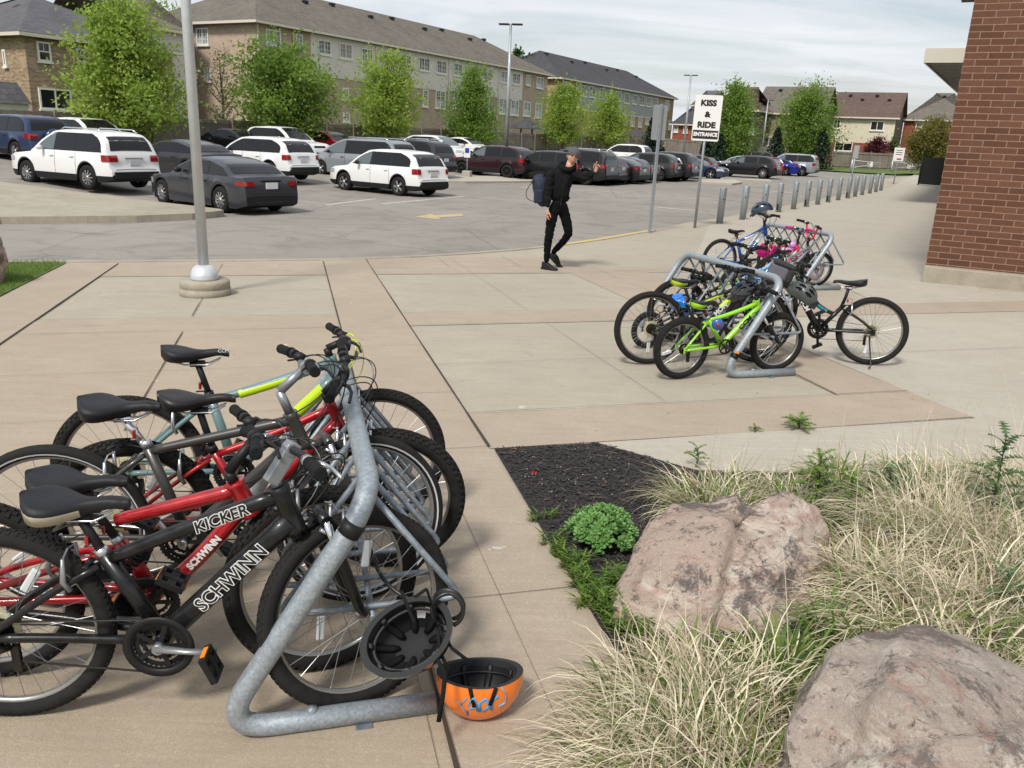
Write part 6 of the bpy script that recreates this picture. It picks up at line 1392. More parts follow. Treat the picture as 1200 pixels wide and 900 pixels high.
    # --- drivetrain (right side is -y)
    cr_ = g('ring', .088 if not kid else .06); m = MB(); Mc = Matrix.Translation(bb+V((0, -.052, 0))) @ RX90
    rings = [(cr_, 0.)] + ([(cr_*.82, -.008), (cr_*.6, -.016)] if not kid else [])
    for rr, zz in rings:
        nt_ = int(rr*2*pi/.0127*.9); pr = []
        for i in range(nt_*2): a = 2*pi*i/(nt_*2); q_ = rr+(.003 if i % 2 else -.002); pr.append((q_*cos(a), q_*sin(a)))
        inner = [(rr*.80*cos(2*pi*i/(nt_*2)), rr*.80*sin(2*pi*i/(nt_*2))) for i in range(nt_*2)]; nn = nt_*2
        for z in (zz, zz-.003):
            m.add([(x, y, z) for x, y in pr]+[(x, y, z) for x, y in inner], [(i, (i+1) % nn, nn+(i+1) % nn, nn+i) for i in range(nn)], None, False, Mc)
        for i in range(5):
            a = 2*pi*i/5; m.box((rr*.42*cos(a), rr*.42*sin(a), zz-.0015), (rr*.86, .014, .003), M=Mc, rz=a) if zz == 0 else None
    if g('chainguard'): m.lathe([(cr_*.85, .004), (cr_*1.10, .006), (cr_*1.10, .003), (cr_*.85, .001)], 36, M=Mc, closed=True)
    ch = m.build('chainring', g('ringmat', 'black_plastic'), t)
    ca = g('crank', -.05); cl_ = .165 if not kid else .11
    for s, a in ((-1, ca), (1, ca+pi)):
        m = MB()
        o = bb+V((0, s*.066, 0)); e = o+V((cos(a), 0, sin(a)))*cl_+V((0, s*.010, 0)); m.tube([o, o.lerp(e, .5)+V((0, s*.004, 0)), e], [.015, .011, .012], 8, flat=.7); m.tube([o-V((0, s*.016, 0)), o+V((0, s*.008, 0))], .016, 12)
        pd = MB(); c = e+V((0, s*.055, 0)); pw = .072 if not kid else .07; pa = g('pedal', .5); Mp = Matrix.Translation(c) @ Matrix.Rotation(pa, 4, 'Y'); 
        for bx in ((( -pw/2, 0, 0), (.012, .076, .020)), ((pw/2, 0, 0), (.012, .076, .020)), ((0, .036, 0), (pw, .007, .018)), ((0, -.036, 0), (pw, .007, .018)), ((0, 0, 0), (pw, .018, .02)), ((0, 0, 0), (.026, .072, .016))): pd.box(bx[0], bx[1], M=Mp)
        po = pd.build('pedal', 'black_plastic', ch); am = MB(); am.box((pw/2+.008, 0, 0), (.003, .045, .014), M=Mp); am.build('pedal_reflector', 'amber', po); am = MB(); am.box((-pw/2-.008, 0, 0), (.003, .045, .014), M=Mp); am.build('pedal_reflector', 'amber', po); m.build('crank_arm', g('crankmat', 'alloy'), ch)
    m = MB(); Mr = Matrix.Translation(rh+V((0, -.034, 0))) @ RX90
    for i in range(6 if not kid else 3):
        rr = .044-.0045*i; zz = -.002+.0038*i; nt_ = 2*int(rr*2*pi/.0127); m.add([((rr+(.002 if j % 2 else -.002))*cos(2*pi*j/nt_), (rr+(.002 if j % 2 else -.002))*sin(2*pi*j/nt_), zz) for j in range(nt_)]+[((rr-.002)*cos(2*pi*j/nt_), (rr-.002)*sin(2*pi*j/nt_), zz-.003) for j in range(nt_)], [tuple(range(nt_))]+[(j, nt_+j, nt_+(j+1) % nt_, (j+1) % nt_) for j in range(nt_)], None, False, Mr)
    m.build('cassette', 'dark_steel', t)
    if not kid:
        m = MB(); m.lathe([(.03, -.005), (.066, -.003), (.066, -.0015), (.03, -.003)], 32, M=Mr, closed=True); m.build('spoke_protector', 'clear_plastic', t)
    m = MB(); y = -.052; a = math.atan2(bb.z-R, bb.x); up = V((-sin(a), 0, cos(a))); rc = .036 if not kid else .03
    u0 = rh+V((0, y+.01, 0))+up*rc; u1 = bb+V((0, y, 0))+up*cr_; 
    dr = rh+V((.03, y+.012, -.075 if not kid else -.05)); l1 = bb+V((0, y, 0))-up*cr_
    fr_pts = [l1+V((0, 0, 0))]+[bb+V((0, y, 0))+V((cos(th), 0, sin(th)))*cr_ for th in [a-pi/2+pi*k/8 for k in range(9)]]+[u0]
    m.tube([dr-V((0, 0, .02))]+fr_pts, .0045, 5, flat=.6); m.tube([u0, rh+V((-rc, y+.01, 0)), rh+V((0, y+.01, -rc)), dr+V((.005, 0, .02))], .0045, 5); m.build('chain', 'dark_steel', t)
    m = MB()
    if not kid or g('derail', True):
        m.tube([rh+V((.0, -.062, -.01)), rh+V((.012, -.072, -.04)), dr+V((0, -.005, .03))], [.009, .014, .012], 8); m.box(dr+V((.012, -.004, -.012)), (.022, .006, .085)); m.box(dr+V((.012, .008, -.012)), (.022, .004, .085))
        for zz in (.02, -.045): m.lathe([(0, -.003), (.013, -.003), (.013, .003), (0, .003)], 12, M=Matrix.Translation(dr+V((.012, .002, zz))) @ RX90)
        m.build('derailleur', g('derailmat', 'black_plastic'), t)
    if g('kickstand'):
        m = MB(); m.tube([V((.03, .075, R-.03)), V((.0, .17, .02)), V((.02, .185, .0))], .006, 8); m.build('kickstand', 'dark_steel', t)
    if g('rearref', True):
        m = MB(); m.box((st.x-.035, 0, st.z+.05), (.012, .04, .03)); m.build('rear_reflector', g('refmat', 'tail_red'), t, bevel=.004)
    # --- lettering on the right and left of the down tube / top tube
    def letter(txt, a, b, f, size, mat, outline=None, dz=0, side=-1, off=None, sx=1., bold=.0, italic=0.):
        a, b = V(a), V(b); c = a.lerp(b, f)+V((0, side*(off or (g('dtr', tr*1.25)+.002)), dz)); xd = (b-a).normalized(); xd = xd if side < 0 else -xd; Mx = frame(c, xd, V((-xd.z, 0, xd.x)) if side < 0 else V((-xd.z, 0, xd.x)))
        if side > 0: Mx = frame(c, xd, V((xd.z*1, 0, -xd.x))*-1)
        if outline: text(txt, size, outline, Mx @ Matrix.Translation((0, 0, -.0005)), fr, depth=.0004, bold=bold+.0022*size/.05, sx=sx, italic=italic); text(txt, size, mat, Mx @ Matrix.Translation((0, 0, .0006)), fr, depth=.0004, bold=bold-.0004, sx=sx, italic=italic)
        else: text(txt, size, mat, Mx, fr, depth=.0005, bold=bold, sx=sx, italic=italic)
    t['wb'] = wb
    return t, dict(S=S, cl=cl, bb=bb, st=st, ht=ht, hb=hb, dts=dts, tt0=tt0, tt1=tt1, mid=mid, letter=letter, frame=fr, bw=bw, rise=rise)

def bez(P, n):
    P = [V(p) for p in P]; out = []
    for i in range(n+1):
        t = i/n; q = list(P)
        while len(q) > 1: q = [q[k].lerp(q[k+1], t) for k in range(len(q)-1)]
        out.append(q[0])
    return out

def rack(label, u0, v0, L_, x0=-.46, x1=.18, hz=.735, nl=9, hw=.28, zb=.33, ang=0., bf=.13, r=.0325):
    p = UVp(u0, v0); yaw = rad(15.06+ang); t = empty('bike_rack', p, yaw, label, 'bike rack', 'galvanised bike racks', rot=(0, 0, yaw))
    # the rack follows the slope of the paving
    zf = gz(*(p+EA*L_)[:2])-p.z; t.rotation_euler = (math.atan2(zf, L_), -math.atan2(gz(*(p+EB*.5)[:2])-p.z, .5), yaw)
    m = MB()
    pts = rounded([(x1, 0, r), (x0, 0, r), (0, 0, hz), (0, L_, hz), (x0, L_, r), (x1, L_, r)], .17, 10); m.tube(pts, r, 24); m.build('main_tube', 'galvanised', t)
    m = MB(); c = V((0, 0, hz)).lerp(V((x0, 0, r)), .27); d = (V((x0, 0, r))-V((0, 0, hz))).normalized()
    for yy, f in ((0, bf), (L_, .70)):
        m = MB(); c = V((0, yy, hz)).lerp(V((x0, yy, r)), f); m.tube([c-d*.020, c+d*.020], r+.0015, 20); m.build('tape_band', 'black_plastic', t)
    for yy in (0, L_):
        for xx in (x0+.32,): m = MB(); m.lathe([(0, .016), (.016, .012), (.018, 0)], 12, M=Matrix.Translation((xx-.05, yy, 2*r-.004))); m.build('anchor_bolt', 'galvanised_rod', t)
        m = MB(); m.box((x0+.42, yy-.03, .004), (.05, .03, .008)); m.build('anchor_plate', 'galvanised_rod', t)
    q = MB(); 
    tri = rounded([(0, 0, hz-.03), (hw, 0, zb), (0, 0, zb)], .05, 5); 
    half_ = [V(p) for p in tri]; loop = half_+[V((-p.x, p.y, p.z)) for p in reversed(half_)][1:]
    q.tube(loop, .0105, 8); me = q.mesh('wheel_slot_rod', 'galvanised_rod')
    for k in range(nl):
        y = .10+(L_-.2)*k/(nl-1); link_mesh('wheel_slot_rod', me, t, Matrix.Translation((0, y, 0)))
    q = MB(); q.tube([(0, .06, zb-.02), (0, L_-.06, zb-.02)], .010, 8); q.build('lower_rail', 'galvanised_rod', t)
    return t

def helmet(name, label, M, shell, accent='black_plastic', kind='vent', group='helmets', straps=True):
    """open side down (-z), front towards +x"""
    t = empty(name, (0, 0, 0), 0, label, 'helmet', group); t.matrix_world = M; t['label'] = label
    m = MB(); ins = MB(); a, b, c = .142, .108, (.135 if kind != 'skate' else .150); nu, nv = 48, 18
    def hole(th, ph):
        if kind == 'skate': return False
        return False
    vs = []; 
    def P(u, v, k=1.):
        th = 2*pi*u; f = v*(.52+(.045*cos(2*th)+.02*cos(th) if kind != 'skate' else .010*cos(2*th)+.012*cos(th)))*pi; r = sin(f); return V((a*k*r*cos(th)*(1.03 if cos(th) < 0 else 1), b*k*r*sin(th), c*k*cos(f)))
    vents = []
    if kind == 'vent':
        for k in range(5):
            y0 = (k-2)*.042
            for x0, ln in ((.055, .07), (-.045, .075)): vents.append((x0+(.01 if k % 2 else 0), y0, ln/2, .012))
    def isv(p): 
        if p.z < .035: return False
        for x0, y0, l, w in vents:
            if ((p.x-x0)/l)**2+((p.y-y0*(.6+.4*(1-abs(p.x)/.14)))/w)**2 < 1: return True
        return False
    nu, nv = (72, 30) if kind == 'vent' else (48, 18)
    for lay, k, flip in (('o', 1., False), ('i', .86, True)):
        g = MB(); vv = [P(i/nu, j/nv, k) for j in range(nv+1) for i in range(nu)]
        for p_ in vv:
            if kind == 'vent' and lay == 'o': p_ += V((p_.x, p_.y, p_.z)).normalized()*(.004*cos(p_.y*75))
        fs = []
        for j in range(nv):
            for i in range(nu):
                f = (j*nu+i, (j+1)*nu+i, (j+1)*nu+(i+1) % nu, j*nu+(i+1) % nu); c_ = sum((vv[q] for q in f), V())/4
                if isv(c_/k): continue
                fs.append(f if not flip else tuple(reversed(f)))
        (m if lay == 'o' else ins).add(vv, fs, 0, True)
    rim_o = [P(i/nu, 1, 1.) for i in range(nu)]; rim_i = [P(i/nu, 1, .86) for i in range(nu)]; ins.add(rim_o+rim_i, [(i, nu+i, nu+(i+1) % nu, (i+1) % nu) for i in range(nu)], 0, True)
    m.build('shell', shell, t); ins.build('liner', 'helmet_foam', t)
    if kind != 'skate': v = MB(); v.grid(lambda u, w: (.12+.05*w+(.0), (u-.5)*.17*(1-.25*w), .012-.012*w-.9*(u-.5)**2*.08), 8, 3); v.grid(lambda u, w: (.12+.05*w, (u-.5)*.17*(1-.25*w), .006-.012*w-.9*(u-.5)**2*.08), 8, 3); v.build('visor', accent, t)
    pads = MB()
    for k in range(3): pads.grid(lambda u, w, k=k: V(P((k/3+.02+u*.24), .35+.55*w, .83)), 6, 5)
    if kind == 'skate':
        for k in range(8):
            th = k/8+.06; pads.tube([P(th, .25+.68*i/6, .81) for i in range(7)], [.006]+[.012]*5+[.008], 7, flat=.5)
        pads.tube([P(i/36, .80, .80) for i in range(36)], .007, 6, closed=True, flat=.6)
    pads.build('pads', 'black_plastic', t)
    if straps:
        s = MB()
        for sg in (-1, 1):
            f_, r_, j = V((.075, sg*.085, .0)), V((-.075, sg*.085, .0)), V((.005, sg*.075, -.10)); ch = V((.02, sg*.01, -.19))
            for a_, b_ in ((f_, j), (r_, j), (j, ch)): s.tube([a_, a_.lerp(b_, .5)+V((0, sg*.006, 0)), b_], .0075, 6, flat=.25)
            s.build('strap', 'strap_black', t); s = MB()
        s.box((.02, 0, -.19), (.02, .05, .014)); s.build('buckle', 'strap_black', t)
    return t

def bikes():
    simple('frame_black', (.0075, .0075, .008), .34, coat=.2, spec=.35, var=.6, vscale=22); simple('frame_red', rgb(160, 18, 26), .28, .2, coat=.7, var=.18, vscale=14); simple('frame_grey', rgb(66, 64, 62), .38, .3, coat=.3); simple('frame_teal', rgb(98, 124, 126), .45, coat=.3); simple('lime', rgb(186, 214, 30), .4, coat=.3)
    simple('frame_lime', rgb(140, 204, 36), .35, coat=.5); simple('frame_blue', rgb(30, 84, 158), .3, coat=.6); simple('frame_pink', rgb(226, 66, 120), .35, coat=.5); simple('frame_bmx', rgb(212, 40, 62), .3, coat=.5); simple('frame_sky', rgb(118, 168, 212), .35, coat=.5); simple('frame_silver', rgb(150, 152, 156), .35, .6)
    simple('teal_decal', rgb(20, 128, 140), .35, coat=.4); simple('saddle_black', (.011, .011, .013), .5, bmp=.15, bscale=400, spec=.35); simple('saddle_cream', rgb(176, 168, 148), .5, var=.12); simple('saddle_brown', rgb(26, 20, 20), .45); simple('saddle_red', rgb(190, 74, 66), .45); simple('saddle_lime', rgb(160, 214, 40), .45)
    simple('grip_black', (.009, .009, .010), .75, bmp=.6, bscale=300, spec=.25); simple('spoke', (.30, .30, .30), .35, .8); simple('tyre_stripe', rgb(196, 198, 200), .35); simple('alloy_rim', rgb(150, 148, 144), .32, .7); simple('rim_black', (.02, .02, .022), .4); simple('dark_steel', (.05, .045, .04), .4, .8)
    simple('cable_black', (.012, .012, .012), .4); simple('cable_lime', rgb(196, 214, 60), .4); simple('letter_white', rgb(228, 228, 226), .45); simple('letter_black', (.012, .012, .012), .4); simple('reflector_clear', rgb(205, 208, 210), .2); simple('helmet_foam', (.02, .02, .021), .85); simple('strap_black', (.008, .008, .008), .8, spec=.2)
    simple('helmet_gloss', (.010, .010, .011), .12, coat=1.); simple('helmet_grey', rgb(70, 76, 74), .35, coat=.3); simple('helmet_navy', rgb(28, 48, 66), .25, coat=.5); simple('helmet_blue', rgb(24, 112, 196), .35, coat=.4); simple('helmet_orange', rgb(236, 122, 38), .32, coat=.4, var=.05, vscale=20); simple('purple', rgb(130, 60, 150), .4); simple('magenta', rgb(190, 30, 120), .45); simple('lilac', rgb(206, 130, 196), .45)
    m, nt, b = newmat('clear_plastic'); b.inputs['Base Color'].default_value = rgb(200, 192, 150); b.inputs['Roughness'].default_value = .3; b.inputs['Alpha'].default_value = .45
    rack('galvanised tube rack nearest the camera, holding the black and red bicycles', 2.13, .19, 1.62)
    rack('middle galvanised rack with the lime green kids bicycle at its end', 5.62, 3.69, 1.75, nl=8, bf=.80, hz=.775, r=.031)
    rack('farthest galvanised rack, holding the blue and pink bicycles', 9.62, 6.97, 1.75, nl=8, bf=.8, r=.032)
    g2 = lambda x, y: G(x, y)
    # 1 ------- black bicycle in front
    t, k = bike('bicycle', 'black mountain bicycle with white lettering, nearest to the camera', g2(24, 838), g2(426, 822), dict(R=.312, bb=(.445, .255), st=(.305, .53), ht=(.80, .735), hb=(.85, .59), sad=(.25, .70), bar=(.845, .835), sadside='saddle_cream', steer=rad(30), tyre='semi', blockstem=True, stem='frame_silver', levermat='alloy', quill=.03, barw=.64, rise=.0, sweep=.035, tube=.0225, dtr=.033, crank=-.06, pedal=1.2, sadsize=(.285, .18, .06), crankmat='frame_silver', brake='frame_silver', derailmat='dark_steel', drop=-.015, ring=.092, chainguard=True, fork='frame_black', zs=1.01), lean=rad(1.5))
    k['letter']('SCHWINN', k['bb'], k['dts'], .55, .058, 'letter_black', 'letter_white', sx=1.0, bold=.0008)
    k['letter']('KICKER', k['tt1'], k['tt0'], .66, .048, 'letter_black', 'letter_white', off=.0235, dz=.004, sx=1.0, bold=.0012, italic=.2)
    # 2 ------- first red bicycle
    t, k = bike('bicycle', 'red full suspension bicycle with white lettering, second from the front', g2(-5, 792), g2(384, 780), dict(R=.312, bb=(.53, .285), st=(.44, .47), ht=(.80, .67), hb=(.85, .56), sad=(.345, .685), bar=(.87, .80), frame='frame_red', steer=rad(20), sadsize=(.29, .19, .048), drop=.0, ttend=(.44, .545), tube=.023, dtr=.026, barw=.60, rise=.03, fork='frame_black', stem='black_plastic', dtsag=-.05, shock=((.44, 0, .37), (.53, 0, .48)), levermat='black_plastic', crank=.9, crankmat='black_plastic', brake='frame_silver', zs=1.01), lean=rad(2))
    k['letter']('SCHWINN', k['bb'], k['dts'], .56, .031, 'letter_white', None, sx=1.0, bold=.0016, dz=-.02)
    # 3 ------- grey bicycle
    t, k = bike('bicycle', 'dark grey city bicycle with white striped tyres and silver seatpost, third from the front', g2(85, 712), g2(428, 702), dict(R=.325, rt=.022, bb=(.44, .28), st=(.335, .63), ht=(.83, .75), hb=(.88, .62), sad=(.26, .785), bar=(.895, .905), frame='frame_grey', tyre='stripe', steer=rad(22), sadsize=(.27, .20, .052), postmat='chrome', quill=.085, stem='frame_silver', barmat='frame_silver', barw=.54, rise=.03, sweep=.03, tube=.0185, levermat='black_plastic', fork='frame_grey', rim='frame_silver', crank=2.2, zs=1.02), lean=rad(2))
    # 4 ------- second red bicycle
    t, k = bike('bicycle', 'red hardtail bicycle with knobbly tyres, fourth from the front', g2(165, 688), g2(405, 668), dict(wb=.96, R=.31, rt=.031, bb=(.43, .28), st=(.31, .545), ht=(.74, .72), hb=(.79, .60), sad=(.27, .755), bar=(.80, .83), frame='frame_red', steer=rad(-6), sadmat='saddle_brown', sadside='saddle_black', double=False, drop=.02, tube=.0165, levermat='black_plastic', fork='frame_black', crank=.4, darkclamp=True, zs=1.03), lean=rad(3))
    # 5 ------- teal bicycle
    t, k = bike('bicycle', 'teal bicycle with lime accents and lime cables, farthest at the near rack', g2(163, 627), g2(443, 613), dict(R=.318, rt=.025, bb=(.43, .29), st=(.345, .63), ht=(.85, .80), hb=(.89, .665), sad=(.30, .83), bar=(.915, .865), frame='frame_teal', accent='lime', cable='cable_lime', loop=.45, steer=rad(10), drop=.015, tube=.021, dtr=.027, levermat='black_plastic', fork='frame_black', barw=.50, darkclamp=True, crank=1.2))
    k['letter']('CCM', (.25, 0, .84), (.45, 0, .84), .85, .02, 'letter_white', None, off=.045)
    # 6 ------- black and teal bicycle facing left
    t, k = bike('bicycle', 'black and teal step-through bicycle with kickstand, right of the middle rack', g2(1016, 428), g2(905, 419), dict(wb=.94, R=.29, rt=.025, bb=(.43, .27), st=(.26, .485), ht=(.625, .70), hb=(.665, .57), sad=(.225, .70), bar=(.63, .80), drop=.10, ttend=(.30, .41), double=False, tube=.019, dtr=.029, frame='frame_black', accent='teal_decal', kickstand=True, spokes=32, crank=-1.7, barw=.58, rise=.03, fork='frame_black', crankmat='black_plastic', darkclamp=True, tyre='semi', levermat='black_plastic'), lean=rad(3))
    k['letter']('CCM', k['bb'], k['dts'], .62, .055, 'letter_white', None, side=1, bold=.002); 
    # 7 ------- lime kids bicycle
    t, k = bike('bicycle', 'lime green kids bicycle in front of the middle rack', g2(795, 444), g2(905, 435), dict(R=.243, rt=.026, bb=(.37, .245), st=(.215, .47), ht=(.655, .60), hb=(.695, .50), sad=(.16, .60), bar=(.68, .685), frame='frame_lime', sadside='saddle_lime', sadsize=(.24, .14, .05), tube=.017, dtr=.023, drop=.02, steer=rad(-5), fork='frame_black', accent=None, barw=.50, crank=-.5, crankmat='black_plastic', spokes=28, levermat='black_plastic', brake='black_plastic', postmat='black_plastic', rt2=.02))
    k['letter']('CCM', k['bb'], k['dts'], .60, .055, 'letter_black', None, sx=1.1, bold=.002)
    # 8 ------- black and yellow
    t, k = bike('bicycle', 'black kids bicycle with yellow trimmed saddle behind the lime one', g2(758, 427), g2(880, 425), dict(wb=.97, R=.305, rt=.023, bb=(.40, .27), st=(.33, .50), ht=(.70, .66), hb=(.74, .55), sad=(.27, .70), bar=(.72, .78), frame='frame_black', accent='lime', sadside='lime', sadsize=(.24, .14, .05), tube=.016, dtr=.022, steer=rad(10), fork='frame_black', barw=.52, crank=1., spokes=28, brake='black_plastic', levermat='black_plastic', tyre='semi'))
    k['letter']('MON', k['bb'], k['dts'], .6, .055, 'letter_white', None, bold=.002)
    # 9 ------- tiny bicycle
    t, k = bike('kids_bicycle', 'tiny kids bicycle with red reflectors inside the big rear wheel, at the middle rack', g2(757, 408), g2(830, 402), dict(R=.165, rt=.022, bb=(.30, .19), st=(.20, .36), ht=(.47, .45), hb=(.50, .37), sad=(.16, .47), bar=(.50, .62), frame='frame_black', accent='lime', sadsize=(.20, .12, .04), tube=.014, dtr=.018, fork='frame_black', barw=.42, crank=.4, spokes=18, susp=False, derail=False, brake='black_plastic', levermat='black_plastic', rise=.05, ring=.05))
    # 10 ------ black and lime mountain bike behind
    t, k = bike('bicycle', 'black and lime mountain bicycle with tall bars in the middle rack', g2(790, 399), g2(884, 398), dict(wb=.96, R=.29, rt=.027, bb=(.40, .26), st=(.29, .47), ht=(.66, .68), hb=(.71, .56), sad=(.24, .60), bar=(.68, .86), frame='frame_black', accent='lime', tube=.018, dtr=.026, fork='frame_black', steer=rad(8), quill=.10, barw=.56, rise=.03, crank=.6, brake='black_plastic', levermat='black_plastic'))
    # 11 ------ blue bicycle
    t, k = bike('bicycle', 'blue and white bicycle with a red rear lamp at the farthest rack', g2(840, 331), g2(901, 328), dict(wb=.98, R=.30, rt=.023, bb=(.40, .26), st=(.28, .58), ht=(.74, .78), hb=(.775, .66), sad=(.25, .71), bar=(.76, .90), frame='frame_blue', accent='letter_white', tube=.022, dtr=.026, fork='frame_blue', rise=.03, barw=.54, crank=1.5, drop=.03, crankmat='black_plastic', brake='black_plastic', levermat='black_plastic', tyre='semi'))
    # 12 ------ light blue and pink small bikes, red bmx
    t, k = bike('kids_bicycle', 'light blue kids bicycle between the middle and farthest racks', g2(858, 352), g2(925, 350), dict(wb=.80, R=.20, rt=.024, bb=(.32, .21), st=(.22, .38), ht=(.55, .52), hb=(.58, .43), sad=(.18, .50), bar=(.58, .68), frame='frame_sky', tube=.020, dtr=.024, drop=.10, fork='frame_sky', barw=.46, rise=.05, susp=False, spokes=20, derail=False, sadmat='saddle_black', ring=.05, brake='black_plastic'))
    t, k = bike('kids_bicycle', 'pink kids bicycle with magenta butterfly wings and orange wheel discs', g2(893, 338), g2(950, 333), dict(wb=.84, R=.20, rt=.022, bb=(.32, .21), st=(.24, .42), ht=(.60, .56), hb=(.63, .46), sad=(.20, .56), bar=(.62, .72), frame='frame_pink', accent='letter_white', tube=.018, dtr=.022, drop=.06, fork='frame_pink', sadmat='saddle_red', barw=.46, rise=.06, susp=False, spokes=20, derail=False, ring=.05, gripmat='magenta', barmat='frame_silver'))
    w = MB()
    for sg in (-1, 1):
        for a, s in ((.5, 1.), (-.35, .75)):
            s *= 1.5; o = V((.22, sg*.05, .44)); w.add([o, o+V((-.14*s, sg*.05, .10*s if a > 0 else -.06)), o+V((-.20*s, sg*.06, .02)), o+V((-.12*s, sg*.05, -.05)), o+V((0, sg*.012, 0)), o+V((-.14*s, sg*.062, .10*s if a > 0 else -.06)), o+V((-.20*s, sg*.072, .02)), o+V((-.12*s, sg*.062, -.05))], [(0, 1, 2, 3), (7, 6, 5, 4), (0, 4, 5, 1), (1, 5, 6, 2), (2, 6, 7, 3), (3, 7, 4, 0)])
    w.build('butterfly_wings', 'magenta', t); w = MB(); w.ball((.50, 0, .56), (.05, .045, .05)); w.ball((.40, -.02, .50), (.06, .05, .035)); w.build('lilac_bow', 'lilac', t)
    w = MB(); w.lathe([(.03, 0), (.13, .004), (.13, -.004), (.03, -.002)], 20, M=Matrix.Translation((0, -.03, .20)) @ RX90, closed=True); w.build('wheel_disc', 'amber', t)
    t, k = bike('bmx_bicycle', 'red bicycle with high red handlebars and grey frame at the end of the farthest rack', g2(902, 341), g2(963, 335), dict(wb=.88, R=.245, rt=.024, bb=(.36, .25), st=(.24, .42), ht=(.66, .56), hb=(.69, .47), sad=(.19, .52), bar=(.66, .66), frame='frame_silver', tube=.019, dtr=.023, fork='black_plastic', barmat='frame_bmx', barw=.56, rise=.20, sweep=.06, crossbar=True, susp=False, spokes=24, derail=False, ring=.06, sadmat='saddle_black', steer=rad(-20)))
    w = MB(); w.lathe([(.03, 0), (.16, .004), (.16, -.004), (.03, -.002)], 24, M=Matrix.Translation((.88, -.036, .245)) @ RX90, closed=True); simple('disc_pale', rgb(206, 190, 196), .4); w.build('wheel_disc', 'disc_pale', t)
    # ---------------- helmets
    def TR(p, rx=0, ry=0, rz=0, s=1.): return Matrix.Translation(p) @ Matrix.Rotation(rz, 4, 'Z') @ Matrix.Rotation(ry, 4, 'Y') @ Matrix.Rotation(rx, 4, 'X') @ Matrix.Diagonal((s, s, s, 1))
    # orange one upside down on the paving
    o = G(561, 842); T = helmet('helmet', 'orange skate helmet with blue scribble, upside down on the paving', TR(V((o.x, o.y+.03, gz(o.x, o.y)+.138)), rx=pi-.15, ry=.05, rz=rad(8), s=.93), 'helmet_orange', kind='skate', straps=False)
    s = MB(); i_ = T.matrix_world.inverted()
    def wp(px, py, dep): return i_ @ at(px, py, dep)
    simple('scribble_blue', rgb(78, 160, 206), .4)
    sc = MB(); cam = i_ @ V((0, 0, EYE))
    def onshell(px, py):
        d = (i_.to_3x3() @ ray(px, py)).normalized(); a, b, c = .142*1.012, .108*1.012, .150*1.012; q = V((cam.x/a, cam.y/b, cam.z/c)); e = V((d.x/a, d.y/b, d.z/c)); A_ = e.dot(e); B_ = q.dot(e); C_ = q.dot(q)-1; D = B_*B_-A_*C_
        if D < 0: return None
        return cam+d*((-B_-sqrt(D))/A_)
    for stroke in (((533, 838), (540, 826), (547, 818)), ((535, 820), (541, 828), (548, 836)), ((548, 838), (551, 822), (556, 818), (560, 834)), ((550, 830), (558, 829)), ((563, 834), (562, 824), (570, 819), (573, 828), (566, 834)), ((576, 832), (576, 822), (584, 816)), ((584, 828), (592, 823), (593, 812), (588, 806))):
        pts = [p for p in (onshell(*p) for p in stroke) if p is not None]
        if len(pts) > 1: sc.tube(rounded(pts, .006, 3), .0052, 6, flat=.35)
    if sc.v: sc.build('scribble', 'scribble_blue', T)
    for stroke, w in ((((551, 806), (556, 828), (563, 850)), .0075), (((581, 806), (574, 826), (565, 850)), .0075)):
        pts = [p for p in (onshell(*p) for p in stroke) if p is not None]
        if len(pts) > 1: s.tube([p*1.02 for p in pts], w, 6, flat=.3); s.build('strap', 'strap_black', T); s = MB()
    p0 = onshell(563, 846); g0 = i_ @ G(564, 872, .012)
    if p0 is not None: s.tube([p0*1.02, p0.lerp(g0, .5)*1.03, g0], .011, 6, flat=.4)
    s.build('strap', 'strap_black', T)
    b = MB(); g1 = G(564, 866, .01); 
    # black one hanging, open towards the camera's left
    hang = onplane(478, 742, UVp(2.05, .30), EA*1); T2 = helmet('helmet', 'glossy black helmet hanging open side up beside the front wheel', TR(hang+V((0, 0, -.01)), rx=rad(180)+rad(38), ry=rad(-24), rz=rad(20), s=.98), 'helmet_gloss', kind='skate', straps=False)
    i2 = T2.matrix_world.inverted(); s = MB()
    def S2(pts, w=.006): s.tube([i2 @ p for p in pts], w, 6, flat=.3)
    c = hang
    S2([at(486, 700, c.y-.08), at(500, 690, c.y), at(508, 715, c.y), at(512, 735, c.y)], .006); S2([at(512, 735, c.y), at(516, 765, c.y-.02), at(526, 785, c.y-.05)], .006); S2([at(514, 738, c.y), at(530, 760, c.y-.02), at(552, 777, c.y-.04)], .006); S2([at(510, 770, c.y-.05), at(522, 788, c.y-.05), at(519, 815, c.y-.08), at(514, 846, c.y-.1)], .008); S2([at(470, 692, c.y), at(478, 712, c.y), at(486, 730, c.y-.04)], .006)
    s.build('strap', 'strap_black', T2)
    for th, f0, sz in ((2.3, .72, .022), (2.0, .66, .02), (-.9, .60, .024), (-.6, .74, .02)):
        q = MB(); q.grid(lambda u, v: V((.142*.80*sin(pi*.55*(f0+(v-.5)*.18))*cos(th+(u-.5)*.30), .108*.80*sin(pi*.55*(f0+(v-.5)*.18))*sin(th+(u-.5)*.30), .150*.80*cos(pi*.55*(f0+(v-.5)*.18)))), 3, 3); q.build('white_sticker', 'letter_white', T2)
    # cable locks
    def lock(label, pts, r=.006, name='cable_lock', mat='cable_black'):
        m = MB(); m.tube(pts, r, 8); o = m.build(name, mat); tag(o, label, 'bike lock', 'bicycle locks'); return o
    cc = at(525, 712, c.y+.05); u = V((.05, 0, 0)); coil = [cc+V((.045*cos(a*.23), .02*sin(a*.1), .05*sin(a*.23))) for a in range(66)]
    lock('coiled black cable lock beside the front tyre of the black bicycle', coil, .0065)
